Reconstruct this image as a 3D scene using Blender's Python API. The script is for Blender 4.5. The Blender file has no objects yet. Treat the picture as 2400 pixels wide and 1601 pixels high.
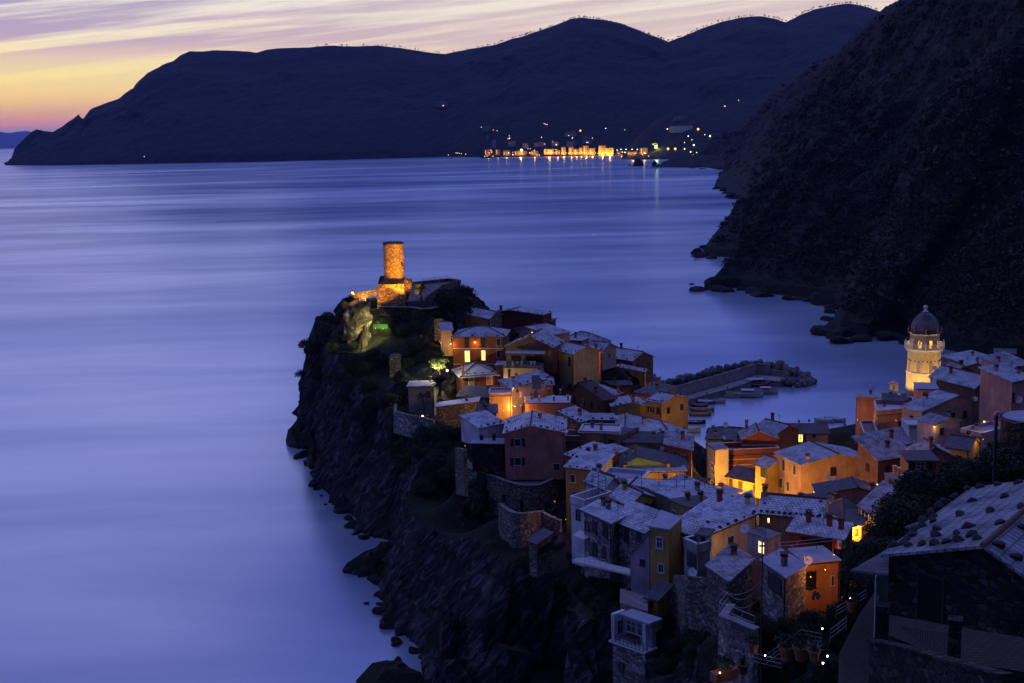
import bpy, math, random
import numpy as np
from mathutils import Vector, Matrix
random.seed(7)
PI = math.pi
SC = bpy.context.scene
COL = SC.collection
# ---------------------------------------------------------------- camera
F, HC = 2850.0, 80.0
PITCH, ROLL = math.atan(493.5 / F), math.radians(1.45)
_f = Vector((0, math.cos(PITCH), -math.sin(PITCH)))
_r0 = Vector((1, 0, 0)); _u0 = Vector((0, math.sin(PITCH), math.cos(PITCH)))
_r = _r0 * math.cos(ROLL) - _u0 * math.sin(ROLL)
_u = _u0 * math.cos(ROLL) + _r0 * math.sin(ROLL)
CAM = Vector((0, 0, HC))
cam = bpy.data.objects.new('camera', bpy.data.cameras.new('camera')); COL.objects.link(cam)
cam.data.lens = 36 * F / 2400; cam.data.sensor_width = 36
cam.data.clip_start = 0.5; cam.data.clip_end = 90000
cam.matrix_world = Matrix((( _r.x, _u.x, -_f.x, 0), (_r.y, _u.y, -_f.y, 0), (_r.z, _u.z, -_f.z, HC), (0, 0, 0, 1)))
SC.camera = cam

def ray(u, v): return _f + _r * ((u - 1200) / F) + _u * ((800.5 - v) / F)
def atd(u, v, d):
    q = ray(u, v); return CAM + q * (d / q.y)
def atz(u, v, z=0.0):
    q = ray(u, v); return CAM + q * ((z - HC) / q.z)
def atplane(u, v, p, n):
    q = ray(u, v); return CAM + q * ((p - CAM).dot(n) / q.dot(n))

# ---------------------------------------------------------------- numpy noise
def _hash(a, b, c, s):
    h = (a * 374761393 + b * 668265263 + c * 2147483647 + s * 974634777) & 0xFFFFFFFF
    h = ((h ^ (h >> 13)) * 1274126177) & 0xFFFFFFFF
    return ((h ^ (h >> 16)) & 0xFFFF) / 65535.0
def vnoise(P, s=0):
    P = np.asarray(P, dtype=np.float64); i = np.floor(P).astype(np.int64); f = P - i; f = f * f * (3 - 2 * f)
    r = 0
    for dx in (0, 1):
        for dy in (0, 1):
            for dz in (0, 1):
                w = (f[:, 0] if dx else 1 - f[:, 0]) * (f[:, 1] if dy else 1 - f[:, 1]) * (f[:, 2] if dz else 1 - f[:, 2])
                r = r + w * _hash(i[:, 0] + dx, i[:, 1] + dy, i[:, 2] + dz, s)
    return r * 2 - 1
def fbm(P, o=4, s=0, g=.5):
    P = np.asarray(P, dtype=np.float64); r = 0; a = 1; t = 0
    for k in range(o):
        r = r + a * vnoise(P * (2.03 ** k) + 17.3 * k, s + k); t += a; a *= g
    return r / t
def ridged(P, o=4, s=0):
    P = np.asarray(P, dtype=np.float64); r = 0; a = 1; t = 0
    for k in range(o):
        r = r + a * (1 - 2 * np.abs(vnoise(P * (2.07 ** k) + 9.1 * k, s + k))); t += a; a *= .5
    return r / t

# ---------------------------------------------------------------- materials
MATS = {}
def nodes_of(name):
    m = bpy.data.materials.new(name); m.use_nodes = True; nt = m.node_tree; nt.nodes.clear()
    o = nt.nodes.new('ShaderNodeOutputMaterial'); b = nt.nodes.new('ShaderNodeBsdfPrincipled')
    nt.links.new(b.outputs[0], o.inputs[0]); MATS[name] = m; b.inputs['Specular IOR Level'].default_value = .18
    return m, nt, b
def N(nt, t, **k):
    n = nt.nodes.new(t)
    for a, v in k.items():
        if a.startswith('i_'):
            q = a[2:]; q = int(q) if q.isdigit() else q.replace('_', ' '); n.inputs[q].default_value = v
        else: setattr(n, a, v)
    return n
def mapping(nt, src='Object', scale=(1, 1, 1), rot=(0, 0, 0)):
    tc = N(nt, 'ShaderNodeTexCoord'); mp = N(nt, 'ShaderNodeMapping')
    mp.inputs['Scale'].default_value = scale; mp.inputs['Rotation'].default_value = rot
    nt.links.new(tc.outputs[src], mp.inputs[0]); return mp.outputs[0]
def ramp(nt, fac, stops, mode='LINEAR'):
    r = N(nt, 'ShaderNodeValToRGB'); r.color_ramp.interpolation = mode
    e = r.color_ramp.elements
    while len(e) < len(stops): e.new(0.5)
    for i, (p, c) in enumerate(stops):
        e[i].position = p; e[i].color = (c[0], c[1], c[2], 1) if hasattr(c, '__len__') else (c, c, c, 1)
    nt.links.new(fac, r.inputs[0]); return r.outputs[0]
def mix(nt, fac, a, b, mode='MIX'):
    m = N(nt, 'ShaderNodeMix', data_type='RGBA', blend_type=mode)
    for v, i in ((fac, 0), (a, 6), (b, 7)):
        if hasattr(v, 'is_linked') or isinstance(v, bpy.types.NodeSocket): nt.links.new(v, m.inputs[i])
        else: m.inputs[i].default_value = v if i == 0 else (v[0], v[1], v[2], 1)
    return m.outputs[2]
def noise(nt, vec, scale, detail=4, rough=.55, dist=0):
    n = N(nt, 'ShaderNodeTexNoise', i_Scale=scale, i_Detail=detail, i_Roughness=rough, i_Distortion=dist)
    nt.links.new(vec, n.inputs['Vector']); return n.outputs[0]
def bump(nt, b, h, strength, dist=.05):
    n = N(nt, 'ShaderNodeBump', i_Strength=strength, i_Distance=dist)
    nt.links.new(h, n.inputs['Height']); nt.links.new(n.outputs[0], b.inputs['Normal']); return n
def plaster(name, c):
    m, nt, b = nodes_of(name); v = mapping(nt, 'Object')
    a = noise(nt, v, .35, 5, .65); f = noise(nt, v, 3.5, 4, .6)
    st = mapping(nt, 'Object', (1.6, 1.6, .22)); s = noise(nt, st, .9, 5, .7)
    d = ramp(nt, a, [(.3, tuple(x * .55 for x in c)), (.6, c)])
    d = mix(nt, ramp(nt, s, [(.45, 0), (.7, .8)]), d, tuple(x * .5 + .01 for x in c))
    d = mix(nt, ramp(nt, f, [(.3, .25), (.6, 0)]), d, tuple(x * .6 for x in c))
    nt.links.new(d, b.inputs['Base Color']); b.inputs['Roughness'].default_value = .85
    bump(nt, b, f, .4, .03); return m
def stonemat(name, c1, c2, scale=2.6):
    m, nt, b = nodes_of(name); v = mapping(nt, 'UV', (1, 1.7, 1))
    dn = noise(nt, v, 1.1, 3); vv = N(nt, 'ShaderNodeVectorMath', operation='ADD')
    sc = N(nt, 'ShaderNodeVectorMath', operation='SCALE'); sc.inputs[3].default_value = .25
    nt.links.new(dn, sc.inputs[0]); nt.links.new(v, vv.inputs[0]); nt.links.new(sc.outputs[0], vv.inputs[1])
    w = N(nt, 'ShaderNodeTexVoronoi', i_Scale=scale, i_Randomness=.9); nt.links.new(vv.outputs[0], w.inputs['Vector'])
    e = N(nt, 'ShaderNodeTexVoronoi', feature='DISTANCE_TO_EDGE', i_Scale=scale, i_Randomness=.9); nt.links.new(vv.outputs[0], e.inputs['Vector'])
    sx = N(nt, 'ShaderNodeSeparateColor'); nt.links.new(w.outputs['Color'], sx.inputs[0])
    col = ramp(nt, sx.outputs[0], [(.0, tuple(x * .45 for x in c1)), (.45, c1), (.8, c2), (1, tuple(min(1, x * 1.7) for x in c2))])
    col = mix(nt, ramp(nt, e.outputs[0], [(.0, 1), (.07, 0)]), col, tuple(x * .3 for x in c1))
    big = noise(nt, mapping(nt, 'Object'), .25, 4); col = mix(nt, ramp(nt, big, [(.35, .5), (.65, 0)]), col, tuple(x * .35 for x in c1))
    nt.links.new(col, b.inputs['Base Color']); b.inputs['Roughness'].default_value = .9
    bump(nt, b, ramp(nt, e.outputs[0], [(0, 0), (.12, 1)]), .8, .08); return m
def slate(name, c, dark, rows=3.2, frost=.5):
    """roofing in courses: UV u runs along the eave, v up the slope"""
    m, nt, b = nodes_of(name); uv = mapping(nt, 'UV')
    br = N(nt, 'ShaderNodeTexBrick', i_Scale=1.0); br.inputs['Brick Width'].default_value = .45; br.inputs['Row Height'].default_value = 1 / rows
    br.inputs['Mortar Size'].default_value = .045; br.inputs['Color1'].default_value = (1, 1, 1, 1); br.inputs['Color2'].default_value = (.62, .62, .62, 1); br.inputs['Mortar'].default_value = (.12, .12, .12, 1)
    nt.links.new(uv, br.inputs['Vector'])
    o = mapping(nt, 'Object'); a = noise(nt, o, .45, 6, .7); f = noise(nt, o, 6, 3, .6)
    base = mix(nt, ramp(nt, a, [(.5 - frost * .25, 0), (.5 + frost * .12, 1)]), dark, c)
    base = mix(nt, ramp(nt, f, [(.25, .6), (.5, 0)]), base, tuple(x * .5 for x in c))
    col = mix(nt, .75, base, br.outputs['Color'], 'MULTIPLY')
    nt.links.new(col, b.inputs['Base Color']); b.inputs['Roughness'].default_value = .7
    bump(nt, b, br.outputs['Color'], .6, .05); return m
def pantile(name, c, dark):
    m, nt, b = nodes_of(name); uv = mapping(nt, 'UV')
    w = N(nt, 'ShaderNodeTexWave', wave_type='BANDS', bands_direction='X', i_Scale=1.05, i_Distortion=.4); nt.links.new(uv, w.inputs['Vector'])
    w2 = N(nt, 'ShaderNodeTexWave', wave_type='BANDS', bands_direction='Y', wave_profile='SAW', i_Scale=.9, i_Distortion=.8); nt.links.new(uv, w2.inputs['Vector'])
    a = noise(nt, mapping(nt, 'Object'), .8, 6, .75)
    col = ramp(nt, w.outputs['Fac'], [(.25, dark), (.6, c)])
    col = mix(nt, ramp(nt, w2.outputs['Fac'], [(.0, .7), (.25, 0)]), col, dark)
    col = mix(nt, ramp(nt, a, [(.38, .85), (.56, 0)]), col, dark)
    nt.links.new(col, b.inputs['Base Color']); b.inputs['Roughness'].default_value = .75
    bump(nt, b, w.outputs['Fac'], .9, .08); return m
def plain(name, c, rough=.7, metal=0, var=.25, sc=2.0):
    m, nt, b = nodes_of(name)
    a = noise(nt, mapping(nt, 'Object'), sc, 4, .6)
    col = ramp(nt, a, [(.3, tuple(x * (1 - var) for x in c)), (.65, c)])
    nt.links.new(col, b.inputs['Base Color']); b.inputs['Roughness'].default_value = rough; b.inputs['Metallic'].default_value = metal
    return m
def glow(name, c, s, curtain=False):
    m, nt, b = nodes_of(name); b.inputs['Base Color'].default_value = (*[x * .5 for x in c], 1)
    if curtain:
        n = noise(nt, mapping(nt, 'Object', (2.2, 2.2, .8)), 1.3, 3, .6)
        col = ramp(nt, n, [(.3, tuple(x * .35 for x in c)), (.6, c)]); nt.links.new(col, b.inputs['Emission Color'])
    else: b.inputs['Emission Color'].default_value = (*c, 1)
    b.inputs['Emission Strength'].default_value = s; return m

for k, c in dict(rust=(.33, .1, .045), orange=(.5, .22, .07), salmon=(.46, .22, .16), pink=(.5, .3, .26), cream=(.55, .44, .3), beige=(.4, .32, .24),
                 yellow=(.5, .34, .09), olive=(.34, .27, .08), ygreen=(.42, .42, .16), white=(.62, .62, .64), lilac=(.42, .36, .4), peach=(.56, .33, .19),
                 darkred=(.16, .045, .04), red=(.34, .06, .05), green=(.3, .48, .27), lime=(.38, .42, .04), brown=(.2, .11, .06), grey=(.3, .3, .32), concrete=(.28, .27, .26), tan=(.34, .24, .15)).items():
    plaster(k, c)
stonemat('stone', (.13, .12, .1), (.24, .22, .19)); stonemat('stone_light', (.2, .19, .17), (.36, .33, .29), 2.0)
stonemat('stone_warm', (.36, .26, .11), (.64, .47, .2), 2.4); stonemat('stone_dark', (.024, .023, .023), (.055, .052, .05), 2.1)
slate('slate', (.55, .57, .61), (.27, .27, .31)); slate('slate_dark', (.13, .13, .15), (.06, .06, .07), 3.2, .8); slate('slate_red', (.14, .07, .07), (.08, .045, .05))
slate('slate_big', (.6, .62, .66), (.33, .33, .37), 2.4, .3); slate('slate_shaded', (.3, .3, .34), (.13, .13, .15), 1.6, .4)  # foreground slate is a darker copy, painting in the weaker sky light there
pantile('pantile', (.55, .54, .58), (.07, .06, .06)); pantile('pantile_dark', (.2, .19, .21), (.07, .06, .06))
plain('flat_white', (.5, .5, .54), .6, 0, .3, .5); plain('flat_grey', (.34, .34, .39), .7, 0, .35, .6); plain('terrace', (.2, .17, .17), .7, 0, .3, 1.2)
plain('terracotta', (.3, .12, .07), .8); plain('ridge_tile', (.1, .06, .05), .8)
plain('trim', (.6, .58, .55), .6); plain('shutter_green', (.02, .05, .035), .6); plain('shutter_dark', (.03, .03, .035), .6); plain('shutter_brown', (.1, .05, .03), .6); plain('shutter_pale', (.28, .2, .2), .7)
plain('wood_dark', (.05, .035, .025), .7); plain('metal_dark', (.04, .04, .045), .5, .6); plain('metal_pale', (.42, .42, .45), .4, .7); plain('rail_grey', (.14, .14, .16), .5, .5); plain('dish', (.6, .6, .62), .5)
plain('awning', (.3, .3, .36), .7); plain('fabric_red', (.4, .04, .04), .8); plain('fence_green', (.02, .09, .03), .8); plain('fabric_green', (.05, .3, .08), .8); plain('solar', (.03, .035, .06), .15, .2, .1)
plain('roofstone', (.045, .04, .04), .9, 0, .4, 3); plain('boat_white', (.55, .55, .55), .5); plain('boat_blue', (.05, .12, .4), .5); plain('boat_red', (.4, .05, .04), .5); plain('boat_wood', (.3, .2, .08), .6); plain('canvas', (.45, .45, .48), .8)
plain('leaf', (.03, .05, .02), .7, 0, .5, .8); plain('leaf_dark', (.012, .022, .01), .7, 0, .5, .8); plain('leaf_blue', (.06, .09, .06), .6, 0, .3, 2); plain('bark', (.07, .05, .035), .9); plain('bell', (.08, .07, .03), .4, .7)
plain('door_dark', (.012, .011, .011), .9); m, nt, b = nodes_of('glass_dark'); b.inputs['Specular IOR Level'].default_value = .5; b.inputs['Base Color'].default_value = (.015, .015, .02, 1); b.inputs['Roughness'].default_value = .15
glow('lit_warm', (1, .62, .16), 3.2, True); glow('lit_yellow', (1, .82, .2), 1.5, True); glow('lit_pale', (1, .8, .35), 2.6, True)
glow('lamp_sodium', (1, .45, .08), 3.4); glow('lamp_white', (1, .74, .34), 4); glow('lamp_cool', (.7, .85, 1), 9); glow('lamp_green', (.35, 1, .55), 8); glow('lamp_red', (1, .12, .03), 8)

# ---------------------------------------------------------------- mesh builder
def V3(p): return Vector((p[0], p[1], p[2] if len(p) > 2 else 0))
class MB:
    def __init__(s): s.v = []; s.f = []; s.m = []; s.mats = []; s.sm = []
    def mi(s, mat):
        if mat not in s.mats: s.mats.append(mat)
        return s.mats.index(mat)
    def poly(s, pts, mat, smooth=False):
        k = len(s.v); s.v += [tuple(p) for p in pts]; s.f.append(tuple(range(k, k + len(pts)))); s.m.append(s.mi(mat)); s.sm.append(smooth)
    def add(s, vs, fs, mat, smooth=False):
        k = len(s.v); s.v += [tuple(p) for p in vs]
        for f in fs: s.f.append(tuple(k + i for i in f)); s.m.append(s.mi(mat)); s.sm.append(smooth)
    def hexa(s, p, mat):
        """8 points: bottom ring 0-3, top ring 4-7"""
        s.add(p, [(3, 2, 1, 0), (4, 5, 6, 7), (0, 1, 5, 4), (1, 2, 6, 5), (2, 3, 7, 6), (3, 0, 4, 7)], mat)
    def box(s, c, size, mat, ex=Vector((1, 0, 0)), ey=None, ez=Vector((0, 0, 1))):
        c = Vector(c); ex = Vector(ex).normalized(); ez = Vector(ez).normalized(); ey = ey or ez.cross(ex).normalized()
        x, y, z = ex * size[0] / 2, ey * size[1] / 2, ez * size[2] / 2
        s.hexa([c - x - y - z, c + x - y - z, c + x + y - z, c - x + y - z, c - x - y + z, c + x - y + z, c + x + y + z, c - x + y + z], mat)
    def prism(s, ring, h, mat):
        """ring: points, extruded down by vector h"""
        n = len(ring); r = [Vector(p) for p in ring]; h = Vector(h) if not isinstance(h, (int, float)) else Vector((0, 0, -h))
        vs = r + [p + h for p in r]
        s.add(vs, [tuple(range(n)), tuple(range(2 * n - 1, n - 1, -1))] + [(i, n + i, n + (i + 1) % n, (i + 1) % n) for i in range(n)], mat)
    def tube(s, pts, r, mat, n=6, smooth=True, cap=True):
        pts = [Vector(p) for p in pts]; rs = r if hasattr(r, '__len__') else [r] * len(pts); vs = []; fs = []
        for i, p in enumerate(pts):
            t = (pts[min(i + 1, len(pts) - 1)] - pts[max(i - 1, 0)]).normalized()
            a = t.cross(Vector((0, 0, 1)) if abs(t.z) < .95 else Vector((1, 0, 0))).normalized(); b2 = t.cross(a)
            vs += [p + (a * math.cos(2 * PI * k / n) + b2 * math.sin(2 * PI * k / n)) * rs[i] for k in range(n)]
        for i in range(len(pts) - 1):
            fs += [(i * n + k, i * n + (k + 1) % n, (i + 1) * n + (k + 1) % n, (i + 1) * n + k) for k in range(n)]
        s.add(vs, fs, mat, smooth)
        if cap: s.add(vs[:n], [tuple(range(n - 1, -1, -1))], mat); s.add(vs[-n:], [tuple(range(n))], mat)
    def lathe(s, c, prof, mat, n=16, smooth=True, ph=0, sx=1.0):
        c = Vector(c); vs = []; fs = []
        for (r, z) in prof: vs += [c + Vector((r * sx * math.cos(ph + 2 * PI * k / n), r * math.sin(ph + 2 * PI * k / n), z)) for k in range(n)]
        for i in range(len(prof) - 1): fs += [(i * n + k, i * n + (k + 1) % n, (i + 1) * n + (k + 1) % n, (i + 1) * n + k) for k in range(n)]
        s.add(vs, fs, mat, smooth)
        if prof[-1][0] > 1e-3: s.add(vs[-n:], [tuple(range(n))], mat)
    def build(s, name, parent=None, origin=None, label=None):
        o0 = Vector(origin) if origin is not None else (Vector(parent['_o']) if parent is not None and '_o' in parent else Vector((0, 0, 0)))
        A = np.array(s.v, dtype=np.float64).reshape(-1, 3)
        me = bpy.data.meshes.new(name); me.from_pydata([tuple(x) for x in (A - np.array(o0))], [], s.f)
        for mt in s.mats: me.materials.append(MATS[mt])
        me.polygons.foreach_set('material_index', s.m); me.polygons.foreach_set('use_smooth', s.sm)
        uv = me.uv_layers.new(name='UVMap'); nl = len(me.loops)
        fi = np.empty(nl, dtype=np.int64); ls = np.empty(len(me.polygons), np.int64); lt = np.empty(len(me.polygons), np.int64)
        me.polygons.foreach_get('loop_start', ls); me.polygons.foreach_get('loop_total', lt); fi = np.repeat(np.arange(len(ls)), lt)
        nn = np.empty(len(ls) * 3); me.polygons.foreach_get('normal', nn); nn = nn.reshape(-1, 3)
        vi = np.empty(nl, np.int64); me.loops.foreach_get('vertex_index', vi)
        t = np.stack([-nn[:, 1], nn[:, 0], np.zeros(len(nn))], 1); L = np.linalg.norm(t, axis=1); t[L < .03] = (1, 0, 0); L[L < .03] = 1; t /= L[:, None]
        bt = np.cross(nn, t); P = A[vi]
        U = np.stack([(P * t[fi]).sum(1), (P * bt[fi]).sum(1)], 1); uv.data.foreach_set('uv', U.ravel())
        o = bpy.data.objects.new(name, me); COL.objects.link(o)
        if parent is not None: o.parent = parent; o.location = o0 - root_off(parent)
        else: o.location = o0
        if label: o['label'] = label
        return o
def root_off(p):
    l = Vector((0, 0, 0))
    while p is not None: l += p.location; p = p.parent
    return l
def tag(o, label=None, cat=None, group=None, kind=None):
    if label: o['label'] = label
    if cat: o['category'] = cat
    if group: o['group'] = group
    if kind: o['kind'] = kind
    return o
ORG = {}
def thing(name, label, cat, loc, group=None):
    o = bpy.data.objects.new(name, None); COL.objects.link(o); o.location = loc; o.empty_display_size = .3
    return tag(o, label, cat, group)
def part(mb, name, parent, label=None):
    """a part whose vertices are given in world coordinates"""
    return mb.build(name, parent, root_off(parent), label)
def copy_thing(root, loc, label=None, group=None, rz=None, sc=None):
    r = root.copy(); COL.objects.link(r); r.location = loc
    if label: r['label'] = label
    if group: r['group'] = group
    if rz is not None: r.rotation_euler = (0, 0, rz)
    if sc is not None: r.scale = (sc, sc, sc) if not hasattr(sc, '__len__') else sc
    for ch in list(root.children):
        c = ch.copy(); COL.objects.link(c); c.parent = r
        for g in ch.children:
            d = g.copy(); COL.objects.link(d); d.parent = c
    return r
LIGHTS = []
def spot(loc, target, power, color=(1, .5, .12), ang=70, r=.2, parent=None):
    l = bpy.data.lights.new('floodlight', 'SPOT'); l.energy = power; l.color = color; l.shadow_soft_size = r; l.spot_size = math.radians(ang); l.spot_blend = .5
    o = bpy.data.objects.new('floodlight', l); COL.objects.link(o); loc = Vector(loc); o.rotation_euler = (Vector(target) - loc).to_track_quat('-Z', 'Y').to_euler()
    if parent is not None: o.parent = parent; o.location = loc - root_off(parent)
    else: o.location = loc
    return o
def point(loc, power, color=(1, .5, .12), r=.25, parent=None, name='lamp_light'):
    l = bpy.data.lights.new(name, 'POINT'); l.energy = power; l.color = color; l.shadow_soft_size = r
    o = bpy.data.objects.new(name, l); COL.objects.link(o)
    if parent is not None: o.parent = parent; o.location = Vector(loc) - root_off(parent)
    else: o.location = loc
    LIGHTS.append(o); return o
# ---------------------------------------------------------------- sky
W = bpy.data.worlds.new('World'); SC.world = W; W.use_nodes = True
nt = W.node_tree; nt.nodes.clear()
out = N(nt, 'ShaderNodeOutputWorld'); bg = N(nt, 'ShaderNodeBackground'); nt.links.new(bg.outputs[0], out.inputs[0])
tc = N(nt, 'ShaderNodeTexCoord'); sp = N(nt, 'ShaderNodeSeparateXYZ'); nt.links.new(tc.outputs['Generated'], sp.inputs[0])
def M(op, a, b=None, c=None):
    n = N(nt, 'ShaderNodeMath', operation=op)
    for i, x in enumerate((a, b, c)):
        if x is None: continue
        if isinstance(x, bpy.types.NodeSocket): nt.links.new(x, n.inputs[i])
        else: n.inputs[i].default_value = x
    return n.outputs[0]
X, Y, Z = sp.outputs
az = M('ARCTAN2', X, Y)                       # 0 = ahead, negative = left
el = M('ARCSINE', Z)
S = lambda r, g, b_: tuple(((x / 255 + .055) / 1.055) ** 2.4 for x in (r, g, b_))
# clear glow by elevation (0 .. 0.5 rad)
def eramp(st): return ramp(nt, M('DIVIDE', el, .3), [(max(0, a / .3), S(*c)) for a, c in st])
left = eramp([(0, (140, 135, 195)), (.0095, (150, 140, 195)), (.013, (215, 140, 170)), (.022, (238, 180, 150)), (.035, (250, 212, 140)), (.055, (250, 230, 165)), (.08, (248, 232, 205)), (.108, (240, 236, 234)), (.15, (140, 145, 225)), (.3, (126, 132, 225))])
right = eramp([(0, (140, 135, 195)), (.02, (220, 170, 170)), (.05, (240, 215, 185)), (.07, (240, 224, 208)), (.1, (236, 226, 220)), (.108, (236, 230, 226)), (.15, (140, 145, 225)), (.3, (126, 132, 225))])
side = M('SMOOTHSTEP' if False else 'MULTIPLY_ADD', az, 2.4, 1.0)
sidec = M('MINIMUM', M('MAXIMUM', side, 0.0), 1.0)
clear = mix(nt, sidec, left, right)
cv = N(nt, 'ShaderNodeCombineXYZ')
tilt = M('ADD', el, M('MULTIPLY', az, -.1))
nt.links.new(M('MULTIPLY', az, 1.9), cv.inputs[0]); nt.links.new(M('MULTIPLY', tilt, 42.0), cv.inputs[1])
cn = noise(nt, cv.outputs[0], 1.0, 7, .6, .5)
cv2 = N(nt, 'ShaderNodeCombineXYZ'); nt.links.new(M('MULTIPLY', az, 8), cv2.inputs[0]); nt.links.new(M('MULTIPLY', tilt, 150.0), cv2.inputs[1])
cn2 = noise(nt, cv2.outputs[0], 1.0, 5, .6, .3)
cd = M('ADD', M('MULTIPLY', cn, .82), M('MULTIPLY', cn2, .18))
cover = ramp(nt, M('DIVIDE', el, .3), [(0, 0), (.13, .05), (.21, .5), (.25, 1), (.42, 1), (.6, .7), (1, .5)])
cl = M('MULTIPLY', ramp(nt, cd, [(.435, 0), (.55, 1)]), cover)
ccol = ramp(nt, M('DIVIDE', el, .3), [(.0, S(205, 150, 175)), (.2, S(210, 175, 185)), (.28, S(178, 162, 198)), (.4, S(166, 158, 200)), (.6, S(140, 140, 205)), (1, S(110, 112, 200))])
ccol2 = mix(nt, sidec, ccol, ramp(nt, M('DIVIDE', el, .3), [(.0, S(205, 160, 175)), (.3, S(214, 192, 198)), (.42, S(206, 192, 202)), (.6, S(150, 150, 208)), (1, S(110, 112, 200))]))
low = mix(nt, cl, clear, ccol2)
# twilight dome above: blue, brighter to the west, dark behind the camera
west = M('MULTIPLY_ADD', Y, .5, .5)
dome = ramp(nt, west, [(0, (.025, .034, .14)), (.3, (.08, .105, .42)), (.5, (.25, .31, .98)), (.72, (.23, .29, .86)), (1, (.17, .215, .64))])
dome = mix(nt, 1.0, dome, ramp(nt, M('DIVIDE', el, 1.57), [(0, 1.1), (.12, 1.0), (.25, .62), (.5, 1.05), (1, 1.38)]), 'MULTIPLY')
hi = M('MINIMUM', M('MAXIMUM', M('DIVIDE', M('SUBTRACT', el, .107), .05), 0.0), 1.0)
front = M('MINIMUM', M('MAXIMUM', M('MULTIPLY_ADD', Y, 2.2, -.5), 0.0), 1.0)
lowf = mix(nt, front, dome, low)
boost = mix(nt, 1.0, lowf, ramp(nt, M('DIVIDE', el, .11), [(0, (1.5, 1.4, 1.1)), (.2, (1.5, 1.45, 1.0)), (.4, (1.38, 1.36, 1.0)), (.6, (1.22, 1.18, 1.06)), (1, (1.14, 1.14, 1.04))]), 'MULTIPLY')
skyc = mix(nt, hi, boost, dome)
below = M('GREATER_THAN', Z, -.002)
fin = mix(nt, below, (.05, .06, .2), skyc)
nt.links.new(fin, bg.inputs[0]); bg.inputs[1].default_value = 1.0
# the last light of the sun that has just set behind the headland
sl = bpy.data.lights.new('afterglow_sun', 'SUN'); sl.energy = .05; sl.angle = math.radians(20); sl.color = (1, .75, .8)
so = bpy.data.objects.new('afterglow_sun', sl); COL.objects.link(so)
so.rotation_euler = (Vector((.35, -1, -.25))).to_track_quat('-Z', 'Y').to_euler(); so.location = (0, 0, 500)

# ---------------------------------------------------------------- sea
m, nt, b = nodes_of('sea')
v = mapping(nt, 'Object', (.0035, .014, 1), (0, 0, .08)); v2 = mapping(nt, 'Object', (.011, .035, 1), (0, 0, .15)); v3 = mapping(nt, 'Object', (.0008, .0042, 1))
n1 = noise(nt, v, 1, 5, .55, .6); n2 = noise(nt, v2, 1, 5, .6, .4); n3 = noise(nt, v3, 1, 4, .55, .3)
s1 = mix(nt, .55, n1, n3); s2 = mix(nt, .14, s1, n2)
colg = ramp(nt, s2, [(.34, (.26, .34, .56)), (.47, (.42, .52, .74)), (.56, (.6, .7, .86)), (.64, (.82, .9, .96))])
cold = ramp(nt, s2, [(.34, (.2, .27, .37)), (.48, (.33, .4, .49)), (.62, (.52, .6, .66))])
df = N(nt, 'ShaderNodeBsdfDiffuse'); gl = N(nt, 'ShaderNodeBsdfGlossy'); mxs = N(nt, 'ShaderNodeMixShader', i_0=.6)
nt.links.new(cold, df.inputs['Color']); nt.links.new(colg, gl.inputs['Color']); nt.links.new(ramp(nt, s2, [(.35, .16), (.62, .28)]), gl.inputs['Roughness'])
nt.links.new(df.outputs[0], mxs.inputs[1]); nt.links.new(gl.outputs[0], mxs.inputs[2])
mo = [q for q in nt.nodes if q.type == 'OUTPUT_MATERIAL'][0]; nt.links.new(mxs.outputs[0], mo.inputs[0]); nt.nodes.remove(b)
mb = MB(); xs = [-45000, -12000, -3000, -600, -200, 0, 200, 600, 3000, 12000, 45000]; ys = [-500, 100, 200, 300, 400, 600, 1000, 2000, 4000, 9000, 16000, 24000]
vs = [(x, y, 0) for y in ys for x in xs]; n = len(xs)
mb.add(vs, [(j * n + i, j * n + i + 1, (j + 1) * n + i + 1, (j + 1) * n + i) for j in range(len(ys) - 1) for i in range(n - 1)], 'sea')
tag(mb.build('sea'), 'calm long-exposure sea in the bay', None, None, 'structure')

# ---------------------------------------------------------------- rock and scrub materials
def rockmat(name, c, c2, veg, vscale, rot, vz=.5, vegamt=.5, st=1.0):
    m, nt, b = nodes_of(name)
    v_ = mapping(nt, 'Object', (1, 1, 1), rot); mp2 = N(nt, 'ShaderNodeMapping'); mp2.inputs['Scale'].default_value = (st * .3, st * .3, st * 1.25); nt.links.new(v_, mp2.inputs[0]); v = mp2.outputs[0]; w = noise(nt, v, .8, 7, .62, 1.3)
    v1 = mapping(nt, 'Object'); big = noise(nt, v1, vscale, 6, .65); fine = noise(nt, v1, 1.3 * st, 5, .7)
    rc = ramp(nt, w, [(.36, tuple(x * .25 for x in c)), (.5, c), (.6, c2), (.68, tuple(x * 1.7 for x in c2))])
    g = N(nt, 'ShaderNodeNewGeometry'); sx = N(nt, 'ShaderNodeSeparateXYZ'); nt.links.new(g.outputs['Normal'], sx.inputs[0])
    ad = N(nt, 'ShaderNodeMath', operation='MULTIPLY_ADD'); nt.links.new(sx.outputs[2], ad.inputs[0]); ad.inputs[1].default_value = vz; nt.links.new(big, ad.inputs[2])
    gc = ramp(nt, fine, [(.3, tuple(x * .4 for x in veg)), (.6, veg)])
    col = mix(nt, ramp(nt, ad.outputs[0], [(1 - vegamt, 0), (1.12 - vegamt, 1)]), rc, gc)
    nt.links.new(col, b.inputs['Base Color']); b.inputs['Roughness'].default_value = .92
    bump(nt, b, mix(nt, .3, w, fine), 1.0, .9 / st); return m
rockmat('cliff', (.02, .019, .02), (.065, .062, .066), (.013, .018, .008), .09, (.15, .85, .2), .5, .25, 1.0)
rockmat('hillside', (.03, .028, .032), (.13, .125, .13), (.028, .03, .022), .012, (.2, .6, .2), .55, .72, .3)
rockmat('mountain', (.045, .042, .048), (.065, .062, .072), (.032, .033, .031), .006, (.1, .5, .1), .4, .6, .03)
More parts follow.
